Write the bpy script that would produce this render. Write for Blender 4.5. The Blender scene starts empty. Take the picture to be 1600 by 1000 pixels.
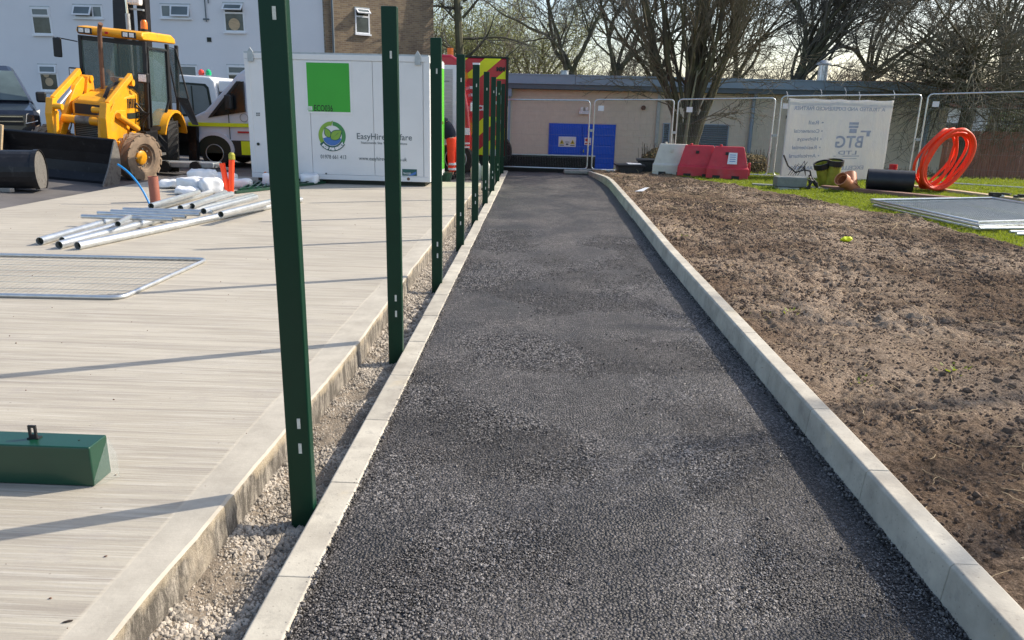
import bpy, bmesh, math, random
import numpy as np
from mathutils import Vector, Matrix, noise
R = math.radians
S = bpy.context.scene
C = S.collection
random.seed(7)

# ---------------------------------------------------------------- camera
EYE = 1.65
FOC = 1165.0
AX = np.array([[0.99919045, 0.0311255, -0.02548832],      # world X, Y, Z in camera axes (right, down, forward)
               [0.03301645, -0.27244712, 0.96160412],
               [0.02298619, -0.96166718, -0.27325421]])
cam_data = bpy.data.cameras.new('camera')
cam_data.sensor_width = 36.0
cam_data.lens = FOC / 1600 * 36
cam_data.clip_start = 0.05
cam_data.clip_end = 900
cam = bpy.data.objects.new('camera', cam_data)
C.objects.link(cam)
m = Matrix.Identity(4)
for r in range(3):
    m[r][0] = AX[r, 0]; m[r][1] = -AX[r, 1]; m[r][2] = -AX[r, 2]
m[2][3] = EYE
cam.matrix_world = m
S.camera = cam

# ---------------------------------------------------------------- sky and sun
SUN_AZ, SUN_EL = 24.0, 35.5            # degrees ahead of +X, above the horizon
w = bpy.data.worlds.new('World'); S.world = w; w.use_nodes = True
nt = w.node_tree; nt.nodes.clear()
sky = nt.nodes.new('ShaderNodeTexSky'); sky.sky_type = 'NISHITA'; sky.sun_disc = False
sky.sun_elevation = R(SUN_EL); sky.sun_rotation = R(90 - SUN_AZ)
sky.air_density = 1.0; sky.dust_density = 2.0; sky.ozone_density = 1.0
bg = nt.nodes.new('ShaderNodeBackground'); bg.inputs['Strength'].default_value = 0.15
wo = nt.nodes.new('ShaderNodeOutputWorld')
nt.links.new(sky.outputs[0], bg.inputs[0]); nt.links.new(bg.outputs[0], wo.inputs[0])
ld = bpy.data.lights.new('sun', 'SUN'); ld.energy = 3.8; ld.angle = R(0.55); ld.color = (1, 0.90, 0.76)
sun = bpy.data.objects.new('sun', ld); C.objects.link(sun)
sd = Vector((math.cos(R(SUN_AZ)) * math.cos(R(SUN_EL)), math.sin(R(SUN_AZ)) * math.cos(R(SUN_EL)), math.sin(R(SUN_EL))))
sun.rotation_euler = sd.to_track_quat('Z', 'Y').to_euler()
S.view_settings.view_transform = 'Standard'
S.view_settings.look = 'None'
S.view_settings.exposure = 0.68
S.view_settings.gamma = 1.0

# ---------------------------------------------------------------- helpers
def at(x, y, Y):
    """world point at depth Y on the sight line of a photograph position (1600 wide)"""
    v = AX @ np.array([x - 800.0, y - 500.0, FOC]); t = Y / v[1]
    return Vector((v[0] * t, Y, EYE + v[2] * t))
def gp(x, y, z=0.0):
    v = AX @ np.array([x - 800.0, y - 500.0, FOC]); t = (z - EYE) / v[2]
    return Vector((v[0] * t, v[1] * t, z))

class MB:
    def __init__(s): s.v = []; s.f = []
    def add(s, vs, fs):
        o = len(s.v); s.v += [tuple(p) for p in vs]; s.f += [tuple(i + o for i in f) for f in fs]; return s
    def box(s, c, d, rot=None):
        hx, hy, hz = d[0] / 2, d[1] / 2, d[2] / 2
        vs = [Vector((a * hx, b * hy, e * hz)) for a in (-1, 1) for b in (-1, 1) for e in (-1, 1)]
        if rot is not None: vs = [rot @ p for p in vs]
        c = Vector(c)
        return s.add([p + c for p in vs], [(0, 1, 3, 2), (4, 6, 7, 5), (0, 4, 5, 1), (2, 3, 7, 6), (0, 2, 6, 4), (1, 5, 7, 3)])
    def bb(s, a, b):
        return s.box([(a[i] + b[i]) / 2 for i in range(3)], [abs(b[i] - a[i]) for i in range(3)])
    def bar(s, a, b, w, h, up=(0, 0, 1)):
        a = Vector(a); b = Vector(b); d = b - a; L = d.length; d.normalize()
        u = Vector(up); sd_ = d.cross(u)
        if sd_.length < 1e-4: sd_ = d.cross(Vector((1, 0, 0)))
        sd_.normalize(); u = sd_.cross(d)
        return s.box((a + b) / 2, (L, w, h), Matrix((d, sd_, u)).transposed())
    def tube(s, pts, r, n=8, caps=True, closed=False):
        pts = [Vector(p) for p in pts]; k = len(pts)
        if not isinstance(r, (list, tuple)): r = [r] * k
        vs = []; u = None
        for i, p in enumerate(pts):
            if closed: d = pts[(i + 1) % k] - pts[i - 1]
            else: d = pts[min(i + 1, k - 1)] - pts[max(i - 1, 0)]
            d.normalize()
            if u is None: u = d.orthogonal().normalized()
            else:
                u = u - d * u.dot(d)
                u = u.normalized() if u.length > 1e-6 else d.orthogonal().normalized()
            q = d.cross(u)
            for j in range(n):
                a = 2 * math.pi * j / n
                vs.append(p + (u * math.cos(a) + q * math.sin(a)) * r[i])
        fs = []
        for i in range(k if closed else k - 1):
            a = i * n; b = ((i + 1) % k) * n
            for j in range(n): fs.append((a + j, a + (j + 1) % n, b + (j + 1) % n, b + j))
        if caps and not closed: fs += [tuple(range(n))[::-1], tuple((k - 1) * n + j for j in range(n))]
        return s.add(vs, fs)
    def pipe(s, a, b, r, n=16, th=0.12):
        """hollow pipe with wall"""
        a = Vector(a); b = Vector(b); d = (b - a).normalized(); u = d.orthogonal().normalized(); q = d.cross(u)
        vs = []
        for p, rr in ((a, r), (b, r), (b, r * (1 - th)), (a, r * (1 - th))):
            for j in range(n):
                t = 2 * math.pi * j / n; vs.append(p + (u * math.cos(t) + q * math.sin(t)) * rr)
        fs = []
        for i in range(4):
            e = i * n; g = ((i + 1) % 4) * n
            for j in range(n): fs.append((e + j, e + (j + 1) % n, g + (j + 1) % n, g + j))
        return s.add(vs, fs)
    def prism(s, poly, a0, a1, axis='y'):
        """polygon in the plane across `axis`, extruded from a0 to a1"""
        k = len(poly)
        def P(p, t):
            return {'y': (p[0], t, p[1]), 'x': (t, p[0], p[1]), 'z': (p[0], p[1], t)}[axis]
        vs = [P(p, a0) for p in poly] + [P(p, a1) for p in poly]
        fs = [tuple(range(k)), tuple(range(k, 2 * k))[::-1]] + [(i, (i + 1) % k, k + (i + 1) % k, k + i)[::-1] for i in range(k)]
        return s.add(vs, fs)
    def quad(s, *p): return s.add(p, [tuple(range(len(p)))])
    def lathe(s, prof, c=(0, 0, 0), axis='z', n=24, caps=True):
        k = len(prof); vs = []
        for r_, h in prof:
            for j in range(n):
                t = 2 * math.pi * j / n; x, y = r_ * math.cos(t), r_ * math.sin(t)
                p = {'z': (x, y, h), 'y': (x, h, y), 'x': (h, x, y)}[axis]
                vs.append((p[0] + c[0], p[1] + c[1], p[2] + c[2]))
        fs = [(i * n + j, i * n + (j + 1) % n, (i + 1) * n + (j + 1) % n, (i + 1) * n + j) for i in range(k - 1) for j in range(n)]
        if caps: fs += [tuple(range(n))[::-1], tuple((k - 1) * n + j for j in range(n))]
        return s.add(vs, fs)
    def mesh(s, name, mat=None, smooth=False):
        me = bpy.data.meshes.new(name); me.from_pydata(s.v, [], s.f); me.validate()
        b = bmesh.new(); b.from_mesh(me); bmesh.ops.recalc_face_normals(b, faces=b.faces); b.to_mesh(me); b.free()
        if mat: me.materials.append(mat)
        if smooth: me.polygons.foreach_set('use_smooth', [True] * len(me.polygons))
        return me
    def obj(s, name, mat=None, parent=None, smooth=False, bevel=0, seg=2, raw=False):
        if raw:
            me = bpy.data.meshes.new(name); me.from_pydata(s.v, [], s.f)
            if mat: me.materials.append(mat)
            if smooth: me.polygons.foreach_set('use_smooth', [True] * len(me.polygons))
        else: me = s.mesh(name, mat, smooth)
        o = bpy.data.objects.new(name, me); C.objects.link(o)
        if parent: o.parent = parent
        if bevel:
            b = o.modifiers.new('bevel', 'BEVEL'); b.width = bevel; b.segments = seg; b.limit_method = 'ANGLE'; b.angle_limit = R(40)
            if smooth: pass
        if smooth and hasattr(me, 'set_sharp_from_angle'): me.set_sharp_from_angle(angle=R(38))
        return o

def tag(o, label=None, cat=None, group=None, kind=None):
    if label: o['label'] = label
    if cat: o['category'] = cat
    if group: o['group'] = group
    if kind: o['kind'] = kind
    return o
def thing(name, label, cat, loc=(0, 0, 0), rz=0, group=None):
    o = bpy.data.objects.new(name, None); C.objects.link(o); o.location = loc; o.rotation_euler = (0, 0, rz)
    o.empty_display_size = 0.2
    return tag(o, label, cat, group)
def inst(name, me, parent=None, loc=(0, 0, 0), rot=(0, 0, 0), scale=(1, 1, 1)):
    o = bpy.data.objects.new(name, me); C.objects.link(o); o.location = loc; o.rotation_euler = rot; o.scale = scale
    if parent: o.parent = parent
    return o
def copy_tree(o, parent=None):
    c = o.copy(); C.objects.link(c); c.parent = parent
    for ch in list(o.children): copy_tree(ch, c)
    return c

FONT = None
def text(s, size, mat, parent, origin, right, up, name='lettering', align='LEFT', extrude=0.001, sx=1.0, bold=0.008):
    """flat lettering as a mesh; origin = baseline point, right/up = unit vectors"""
    cu = bpy.data.curves.new('text', 'FONT'); cu.body = s; cu.size = size; cu.align_x = align; cu.extrude = extrude; cu.resolution_u = 3; cu.offset = bold
    t = bpy.data.objects.new('text', cu); C.objects.link(t)
    dg = bpy.context.evaluated_depsgraph_get(); dg.update()
    me = bpy.data.meshes.new_from_object(t.evaluated_get(dg)); bpy.data.objects.remove(t)
    right = Vector(right).normalized(); up = Vector(up).normalized(); n = right.cross(up)
    M = Matrix((right * sx, up, n)).transposed().to_4x4(); M.translation = Vector(origin)
    me.transform(M); me.materials.clear(); me.materials.append(mat)
    o = bpy.data.objects.new(name, me); C.objects.link(o); o.parent = parent
    return o

# ---------------------------------------------------------------- materials
def nodes(m): return m.node_tree.nodes, m.node_tree.links
def mk(name, col, rough=0.6, metal=0.0, var=0.12, vs=4.0, bump=0.15, bs=60.0, dirt=None, dirt_amt=0.35, ds=3.0, coat=0.0, stretch=(1, 1, 1), spec=0.5, geo=False):
    m = bpy.data.materials.new(name); m.use_nodes = True; N, L = nodes(m); p = N['Principled BSDF']
    p.inputs['Roughness'].default_value = rough; p.inputs['Metallic'].default_value = metal
    p.inputs['Coat Weight'].default_value = coat; p.inputs['Specular IOR Level'].default_value = spec
    tc = N.new('ShaderNodeTexCoord'); mp = N.new('ShaderNodeMapping'); mp.inputs['Scale'].default_value = stretch
    if geo:
        g = N.new('ShaderNodeNewGeometry'); L.new(g.outputs['Position'], mp.inputs[0])
    else:
        oi = N.new('ShaderNodeObjectInfo'); ad = N.new('ShaderNodeVectorMath'); ad.operation = 'MULTIPLY_ADD'
        ad.inputs[1].default_value = (1, 1, 1); L.new(tc.outputs['Object'], ad.inputs[0])
        cx = N.new('ShaderNodeCombineXYZ'); mu = N.new('ShaderNodeMath'); mu.operation = 'MULTIPLY'; mu.inputs[1].default_value = 37.0
        L.new(oi.outputs['Random'], mu.inputs[0]); L.new(mu.outputs[0], cx.inputs[0]); L.new(mu.outputs[0], cx.inputs[1]); L.new(cx.outputs[0], ad.inputs[2])
        L.new(ad.outputs[0], mp.inputs[0])
    n1 = N.new('ShaderNodeTexNoise'); n1.inputs['Scale'].default_value = vs; n1.inputs['Detail'].default_value = 6; n1.inputs['Roughness'].default_value = 0.62
    L.new(mp.outputs[0], n1.inputs[0])
    ramp = N.new('ShaderNodeMapRange'); ramp.inputs[1].default_value = 0.3; ramp.inputs[2].default_value = 0.7
    ramp.inputs[3].default_value = 1 - var; ramp.inputs[4].default_value = 1 + var; L.new(n1.outputs[0], ramp.inputs[0])
    mx = N.new('ShaderNodeVectorMath'); mx.operation = 'SCALE'; mx.inputs[0].default_value = col[:3]; L.new(ramp.outputs[0], mx.inputs['Scale'])
    out = mx.outputs[0]
    if dirt:
        n3 = N.new('ShaderNodeTexNoise'); n3.inputs['Scale'].default_value = ds; n3.inputs['Detail'].default_value = 8; n3.inputs['Roughness'].default_value = 0.7
        L.new(mp.outputs[0], n3.inputs[0])
        mr = N.new('ShaderNodeMapRange'); mr.inputs[1].default_value = 0.62 - dirt_amt * 0.3; mr.inputs[2].default_value = 0.72 - dirt_amt * 0.15; mr.inputs[4].default_value = min(1, dirt_amt * 1.6)
        L.new(n3.outputs[0], mr.inputs[0])
        mi = N.new('ShaderNodeMix'); mi.data_type = 'RGBA'; L.new(mr.outputs[0], mi.inputs[0]); L.new(out, mi.inputs[6]); mi.inputs[7].default_value = (*dirt, 1)
        out = mi.outputs[2]
        rr = N.new('ShaderNodeMapRange'); rr.inputs[3].default_value = rough; rr.inputs[4].default_value = 0.85; L.new(mr.outputs[0], rr.inputs[0]); L.new(rr.outputs[0], p.inputs['Roughness'])
    L.new(out, p.inputs['Base Color'])
    if bump:
        n2 = N.new('ShaderNodeTexNoise'); n2.inputs['Scale'].default_value = bs; n2.inputs['Detail'].default_value = 5; L.new(mp.outputs[0], n2.inputs[0])
        b = N.new('ShaderNodeBump'); b.inputs['Strength'].default_value = bump; b.inputs['Distance'].default_value = 0.01; L.new(n2.outputs[0], b.inputs['Height']); L.new(b.outputs[0], p.inputs['Normal'])
    return m
def glass(name, col=(0.05, 0.07, 0.07), rough=0.04, alpha=0.55):
    m = bpy.data.materials.new(name); m.use_nodes = True; N, L = nodes(m); p = N['Principled BSDF']
    p.inputs['Base Color'].default_value = (*col, 1); p.inputs['Roughness'].default_value = rough; p.inputs['Alpha'].default_value = alpha
    p.inputs['Specular IOR Level'].default_value = 0.8
    return m
M = {}
M['green_paint'] = mk('green_paint', (0.003, 0.045, 0.024), 0.33, var=0.08, bump=0.02, bs=30, coat=0.15, dirt=(0.09, 0.12, 0.09), dirt_amt=0.04, ds=30)
M['green_post'] = mk('green_post', (0.001, 0.030, 0.015), 0.4, var=0.12, bump=0.02, bs=30, spec=0.28, dirt=(0.05, 0.07, 0.05), dirt_amt=0.03, ds=9)
M['slot'] = mk('slot_metal', (0.62, 0.62, 0.55), 0.5, var=0.2, vs=40)
M['galv'] = mk('galvanised', (0.58, 0.61, 0.63), 0.32, 0.75, var=0.14, vs=9, bump=0.03, bs=25)
M['galv_dull'] = mk('galvanised_dull', (0.42, 0.45, 0.46), 0.5, 0.6, var=0.15, vs=9, bump=0.05)
M['jcb'] = mk('digger_yellow', (0.82, 0.36, 0.012), 0.42, var=0.12, vs=3, bump=0.05, bs=12, dirt=(0.30, 0.17, 0.07), dirt_amt=0.28, ds=4)
M['black_steel'] = mk('black_steel', (0.012, 0.012, 0.014), 0.42, 0.2, var=0.4, vs=3, bump=0.2, bs=14, dirt=(0.10, 0.10, 0.10), dirt_amt=0.2, ds=7)
M['worn_steel'] = mk('worn_steel', (0.22, 0.21, 0.19), 0.5, 0.3, var=0.35, vs=6, bump=0.4, bs=14, dirt=(0.06, 0.05, 0.045), dirt_amt=0.5, ds=6)
M['black_plastic'] = mk('black_plastic', (0.014, 0.014, 0.015), 0.5, var=0.2, bump=0.05)
M['rubber'] = mk('rubber', (0.018, 0.018, 0.017), 0.8, var=0.3, vs=8, bump=0.3, bs=30, dirt=(0.10, 0.08, 0.06), dirt_amt=0.25, ds=5)
M['muddy_rubber'] = mk('muddy_rubber', (0.26, 0.19, 0.13), 0.9, var=0.25, vs=6, bump=0.3, bs=25, dirt=(0.07, 0.055, 0.045), dirt_amt=0.25, ds=7)
M['rust_pipe'] = mk('exhaust_steel', (0.16, 0.09, 0.06), 0.6, 0.4, var=0.3, vs=9)
M['chrome'] = mk('chrome', (0.75, 0.75, 0.76), 0.12, 1.0, var=0.05, bump=0)
M['glass'] = glass('tinted_glass', (0.10, 0.16, 0.155), 0.03, 0.42)
M['screen_glass'] = mk('windscreen_glass', (0.085, 0.12, 0.13), 0.08, var=0.35, vs=1.2, bump=0)  # reflected sky is put into the colour as a lighter teal-grey
M['dark_glass'] = mk('dark_glass', (0.009, 0.012, 0.014), 0.18, var=0.4, vs=3, bump=0, spec=0.3)
M['win_glass'] = mk('window_glass', (0.055, 0.065, 0.06), 0.06, var=0.5, vs=2.0, bump=0.05, bs=3)
M['frost_glass'] = mk('frosted_glass', (0.13, 0.16, 0.17), 0.15, var=0.15, vs=2.0, bump=0.05, bs=3)
M['upvc'] = mk('white_frame', (0.75, 0.77, 0.79), 0.35, var=0.04, bump=0)
M['lamp'] = mk('lamp_lens', (0.8, 0.8, 0.78), 0.2, 0.0, var=0.3, vs=30, bump=0.2)
M['orange_lens'] = mk('orange_lens', (0.85, 0.19, 0.01), 0.2, var=0.1)
M['green_lens'] = mk('green_lens', (0.01, 0.45, 0.18), 0.2, var=0.1)
M['red_lens'] = mk('red_lens', (0.75, 0.07, 0.05), 0.2, var=0.1)
M['navy'] = mk('navy_car_paint', (0.012, 0.016, 0.028), 0.25, 0.3, var=0.05, bump=0, coat=1.0)
M['silver_van'] = mk('silver_van_paint', (0.62, 0.64, 0.70), 0.4, 0.0, var=0.04, bump=0, coat=0.2)
M['white_paint'] = mk('white_paint', (0.74, 0.75, 0.75), 0.38, var=0.05, vs=2, bump=0.02, dirt=(0.45, 0.43, 0.38), dirt_amt=0.08)
M['cont_white'] = mk('cabin_white', (0.72, 0.725, 0.72), 0.42, var=0.035, vs=1.5, bump=0.02, bs=8, dirt=(0.5, 0.48, 0.44), dirt_amt=0.06, ds=2)
M['cont_green'] = mk('cabin_green', (0.035, 0.36, 0.028), 0.4, var=0.04, vs=2, bump=0)
M['bright_green'] = mk('door_green', (0.10, 0.52, 0.035), 0.4, var=0.05, bump=0)
M['logo_lime'] = mk('logo_lime', (0.22, 0.40, 0.05), 0.5, var=0.02, bump=0)
M['logo_green'] = mk('logo_green', (0.05, 0.24, 0.07), 0.5, var=0.02, bump=0)
M['logo_teal'] = mk('logo_teal', (0.012, 0.09, 0.085), 0.5, var=0.02, bump=0)
M['logo_blue'] = mk('logo_blue', (0.05, 0.16, 0.45), 0.5, var=0.02, bump=0)
M['print_grey'] = mk('print_grey', (0.11, 0.14, 0.15), 0.6, var=0.02, bump=0)
M['print_black'] = mk('print_black', (0.012, 0.02, 0.012), 0.6, var=0.02, bump=0)
M['print_white'] = mk('print_white', (0.8, 0.8, 0.8), 0.6, var=0.02, bump=0)
M['fire_red'] = mk('fire_red', (0.48, 0.006, 0.018), 0.35, var=0.05, bump=0, coat=0.4)
M['hivis_yellow'] = mk('hivis_yellow', (0.72, 0.80, 0.01), 0.5, var=0.04, bump=0)
M['hivis_orange'] = mk('hivis_orange', (0.95, 0.06, 0.012), 0.75, var=0.12, vs=8, bump=0.5, bs=9)
M['navy_cloth'] = mk('navy_cloth', (0.012, 0.018, 0.035), 0.9, var=0.2, vs=8, bump=0.5, bs=14)
M['skin'] = mk('skin', (0.50, 0.30, 0.22), 0.55, var=0.06, bump=0.05)
M['hair'] = mk('hair', (0.03, 0.02, 0.014), 0.8, var=0.3, vs=40)
M['shutter'] = mk('shutter_grey', (0.42, 0.42, 0.41), 0.45, 0.2, var=0.06, vs=3, dirt=(0.25, 0.22, 0.2), dirt_amt=0.15)
M['render'] = mk('white_render', (0.72, 0.73, 0.75), 0.9, var=0.04, vs=0.5, bump=0.15, bs=20, dirt=(0.56, 0.57, 0.58), dirt_amt=0.12, ds=0.5)
M['concrete_kerb'] = None
M['blue_door'] = mk('blue_door', (0.002, 0.09, 0.62), 0.45, var=0.07, vs=3, bump=0.03)
M['fascia'] = mk('grey_fascia', (0.26, 0.34, 0.42), 0.5, 0.1, var=0.08, vs=1.5, bump=0.02)
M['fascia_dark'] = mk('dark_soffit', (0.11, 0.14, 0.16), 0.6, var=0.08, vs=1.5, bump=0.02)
M['louvre'] = mk('blue_grey_louvre', (0.26, 0.34, 0.42), 0.5, 0.1, var=0.06)
M['block'] = mk('wall_block', (0.68, 0.60, 0.48), 0.92, var=0.05, vs=6, bump=0.25, bs=50, dirt=(0.70, 0.62, 0.50), dirt_amt=0.15, ds=2)
M['mortar'] = mk('mortar', (0.65, 0.575, 0.455), 0.95, var=0.1, vs=5)
M['fence_wood'] = mk('brown_fence_wood', (0.30, 0.15, 0.11), 0.8, var=0.3, vs=3, bump=0.3, bs=30, stretch=(6, 6, 0.6))
M['dark_wood'] = mk('black_board', (0.014, 0.012, 0.010), 0.8, var=0.4, vs=4, bump=0.4, bs=20)
M['pale_wood'] = mk('pale_wood', (0.48, 0.36, 0.22), 0.75, var=0.2, vs=5, stretch=(1, 1, 6))
M['board'] = mk('red_brown_board', (0.22, 0.115, 0.085), 0.8, var=0.25, vs=3, bump=0.2)
M['red_barrier'] = mk('red_barrier_plastic', (0.56, 0.035, 0.05), 0.5, var=0.12, vs=4, bump=0.1, bs=10, dirt=(0.42, 0.14, 0.14), dirt_amt=0.25, ds=3)
M['white_barrier'] = mk('white_barrier_plastic', (0.60, 0.58, 0.50), 0.5, var=0.10, vs=4, bump=0.1, bs=10, dirt=(0.40, 0.36, 0.28), dirt_amt=0.25, ds=3)
M['orange_duct'] = mk('orange_duct', (0.98, 0.068, 0.010), 0.5, var=0.05, bump=0.05)
M['terracotta'] = mk('terracotta_plastic', (0.52, 0.20, 0.09), 0.5, var=0.08, bump=0.03)
M['brown_duct'] = mk('brown_duct', (0.30, 0.10, 0.065), 0.6, var=0.1)
M['blue_pipe'] = mk('blue_pipe', (0.01, 0.22, 0.55), 0.4, var=0.05, bump=0)
M['black_roll'] = mk('black_membrane', (0.011, 0.012, 0.016), 0.45, var=0.3, vs=6, bump=0.4, bs=10)
M['bag'] = mk('white_bag', (0.78, 0.79, 0.80), 0.35, var=0.07, vs=5, bump=0.8, bs=9)
M['yellow_plastic'] = mk('yellow_plastic', (0.30, 0.29, 0.03), 0.6, var=0.3, vs=8)
M['neon'] = mk('neon_yellow', (0.75, 0.85, 0.01), 0.7, var=0.1, vs=20)
M['grey_metal'] = mk('grey_metal', (0.20, 0.215, 0.20), 0.6, 0.2, var=0.2, vs=9)
M['film'] = glass('clear_film', (0.5, 0.56, 0.53), 0.15, 0.14)
M['seat'] = mk('seat_cloth', (0.05, 0.05, 0.055), 0.9, var=0.2)
M['tag_white'] = mk('tag_white', (0.75, 0.76, 0.78), 0.5, var=0.05)
M['sign_yellow'] = mk('sign_yellow', (0.65, 0.50, 0.04), 0.5, var=0.05)
M['fence_foot'] = mk('concrete_foot', (0.30, 0.28, 0.25), 0.9, var=0.2, vs=9)

# bark with moss
def bark(name, c1, c2):
    m = bpy.data.materials.new(name); m.use_nodes = True; N, L = nodes(m); p = N['Principled BSDF']; p.inputs['Roughness'].default_value = 0.9
    g = N.new('ShaderNodeNewGeometry'); n = N.new('ShaderNodeTexNoise'); n.inputs['Scale'].default_value = 1.7; n.inputs['Detail'].default_value = 6
    L.new(g.outputs['Position'], n.inputs[0]); mi = N.new('ShaderNodeMix'); mi.data_type = 'RGBA'
    mr = N.new('ShaderNodeMapRange'); mr.inputs[1].default_value = 0.4; mr.inputs[2].default_value = 0.62; L.new(n.outputs[0], mr.inputs[0])
    L.new(mr.outputs[0], mi.inputs[0]); mi.inputs[6].default_value = (*c1, 1); mi.inputs[7].default_value = (*c2, 1)
    n2 = N.new('ShaderNodeTexNoise'); n2.inputs['Scale'].default_value = 30; n2.inputs['Detail'].default_value = 4; L.new(g.outputs['Position'], n2.inputs[0])
    b = N.new('ShaderNodeBump'); b.inputs['Strength'].default_value = 0.6; b.inputs['Distance'].default_value = 0.02; L.new(n2.outputs[0], b.inputs['Height']); L.new(b.outputs[0], p.inputs['Normal'])
    L.new(mi.outputs[2], p.inputs['Base Color']); return m
M['bark_dark'] = bark('dark_bark', (0.07, 0.062, 0.042), (0.11, 0.105, 0.055))
M['bark_twig'] = bark('twig_bark', (0.12, 0.105, 0.07), (0.20, 0.175, 0.12))
M['bark_far'] = bark('far_bark', (0.13, 0.115, 0.09), (0.18, 0.16, 0.12))
M['bark_pale'] = bark('pale_bark', (0.17, 0.16, 0.11), (0.20, 0.20, 0.12))
M['bud'] = mk('spring_bud_leaf', (0.22, 0.24, 0.07), 0.7, var=0.25, vs=3, geo=True)
M['hedge'] = mk('dry_hedge_leaf', (0.20, 0.15, 0.06), 0.8, var=0.35, vs=8, geo=True)
M['hedge_green'] = mk('green_leaf', (0.10, 0.15, 0.03), 0.8, var=0.35, vs=8, geo=True)

# --- ground materials (position based)
def geo_mat(name):
    m = bpy.data.materials.new(name); m.use_nodes = True; N, L = nodes(m); g = N.new('ShaderNodeNewGeometry'); return m, N, L, N['Principled BSDF'], g
def nz(N, L, src, scale, det=5, rough=0.6, stretch=None):
    if stretch:
        mp = N.new('ShaderNodeMapping'); mp.inputs['Scale'].default_value = stretch; L.new(src, mp.inputs[0]); src = mp.outputs[0]
    n = N.new('ShaderNodeTexNoise'); n.inputs['Scale'].default_value = scale; n.inputs['Detail'].default_value = det; n.inputs['Roughness'].default_value = rough
    L.new(src, n.inputs[0]); return n.outputs[0]
def mr_(N, L, src, a, b, c, d):
    n = N.new('ShaderNodeMapRange'); n.inputs[1].default_value = a; n.inputs[2].default_value = b; n.inputs[3].default_value = c; n.inputs[4].default_value = d
    L.new(src, n.inputs[0]); return n.outputs[0]
def mixc(N, L, fac, a, b):
    n = N.new('ShaderNodeMix'); n.data_type = 'RGBA'
    if isinstance(fac, float): n.inputs[0].default_value = fac
    else: L.new(fac, n.inputs[0])
    for i, c in ((6, a), (7, b)):
        if isinstance(c, tuple): n.inputs[i].default_value = (*c, 1)
        else: L.new(c, n.inputs[i])
    return n.outputs[2]
def bump_(N, L, h, strength, dist, prev=None):
    b = N.new('ShaderNodeBump'); b.inputs['Strength'].default_value = strength; b.inputs['Distance'].default_value = dist; L.new(h, b.inputs['Height'])
    if prev: L.new(prev, b.inputs['Normal'])
    return b.outputs[0]

# asphalt
m, N, L, p, g = geo_mat('asphalt'); P = g.outputs['Position']
vo = N.new('ShaderNodeTexVoronoi'); vo.inputs['Scale'].default_value = 85; L.new(P, vo.inputs['Vector'])
vo2 = N.new('ShaderNodeTexVoronoi'); vo2.inputs['Scale'].default_value = 150; L.new(P, vo2.inputs['Vector'])
patch = mr_(N, L, nz(N, L, P, 1.1, 5, 0.6, (1, 0.75, 1)), 0.42, 0.62, 0, 1)     # fine, tight surface against open, stony surface
mottle = mr_(N, L, nz(N, L, P, 5, 5, 0.7), 0.3, 0.7, 0.8, 1.22)
col = mixc(N, L, patch, (0.034, 0.031, 0.031), (0.092, 0.084, 0.081))
sp = N.new('ShaderNodeSeparateColor'); L.new(vo.outputs['Color'], sp.inputs[0])
pws = N.new('ShaderNodeMath'); pws.operation = 'POWER'; pws.inputs[1].default_value = 2.0; L.new(sp.outputs[0], pws.inputs[0]); st0 = mr_(N, L, pws.outputs[0], 0, 1, 0.42, 2.5); gap = mr_(N, L, vo.outputs['Distance'], 0.25, 0.75, 1.15, 0.45); mm_ = N.new('ShaderNodeMath'); mm_.operation = 'MULTIPLY'; L.new(st0, mm_.inputs[0]); L.new(gap, mm_.inputs[1]); st = mm_.outputs[0]
v1 = N.new('ShaderNodeVectorMath'); v1.operation = 'SCALE'; L.new(col, v1.inputs[0]); L.new(st, v1.inputs['Scale'])
v2 = N.new('ShaderNodeVectorMath'); v2.operation = 'SCALE'; L.new(v1.outputs[0], v2.inputs[0]); L.new(mottle, v2.inputs['Scale'])
L.new(v2.outputs[0], p.inputs['Base Color'])
L.new(mr_(N, L, patch, 0, 1, 0.5, 0.68), p.inputs['Roughness'])
b1 = bump_(N, L, vo.outputs['Distance'], 1.0, -0.011)
b2 = bump_(N, L, vo2.outputs['Distance'], 0.5, -0.004, b1)
b3 = bump_(N, L, nz(N, L, P, 9, 3), 0.35, 0.012, b2)
L.new(b3, p.inputs['Normal']); M['asphalt'] = m
# stones of the asphalt
M['chip'] = mk('asphalt_chip', (0.115, 0.106, 0.102), 0.4, var=0.8, vs=1.5, bump=0.3, bs=150)

def grains(name, c1, c2, pw=2.0, rough=0.6, mid=None):
    # every stone its own tone
    m = bpy.data.materials.new(name); m.use_nodes = True; N, L = nodes(m); p = N['Principled BSDF']; p.inputs['Roughness'].default_value = rough; p.inputs['Specular IOR Level'].default_value = 0.35
    oi = N.new('ShaderNodeObjectInfo'); mt = N.new('ShaderNodeMath'); mt.operation = 'POWER'; mt.inputs[1].default_value = pw; L.new(oi.outputs['Random'], mt.inputs[0])
    g = N.new('ShaderNodeNewGeometry'); c = mixc(N, L, mt.outputs[0], c1, c2)
    if mid: c = mixc(N, L, mr_(N, L, nz(N, L, g.outputs['Position'], 1.3, 4), .42, .6, 0, .8), c, mid)
    L.new(c, p.inputs['Base Color']); L.new(bump_(N, L, nz(N, L, g.outputs['Position'], 160, 3), .4, .003), p.inputs['Normal']); return m
M['chip'] = grains('asphalt_chip', (0.012, 0.011, 0.011), (0.27, 0.25, 0.235), 1.9, 0.42)
M['gravel'] = grains('gravel_stone', (0.11, 0.092, 0.072), (0.52, 0.46, 0.38), 1.5, 0.8, (0.23, 0.19, 0.145))
M['clod'] = grains('soil_clod', (0.055, 0.035, 0.022), (0.46, 0.34, 0.24), 1.5, 0.95)
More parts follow.
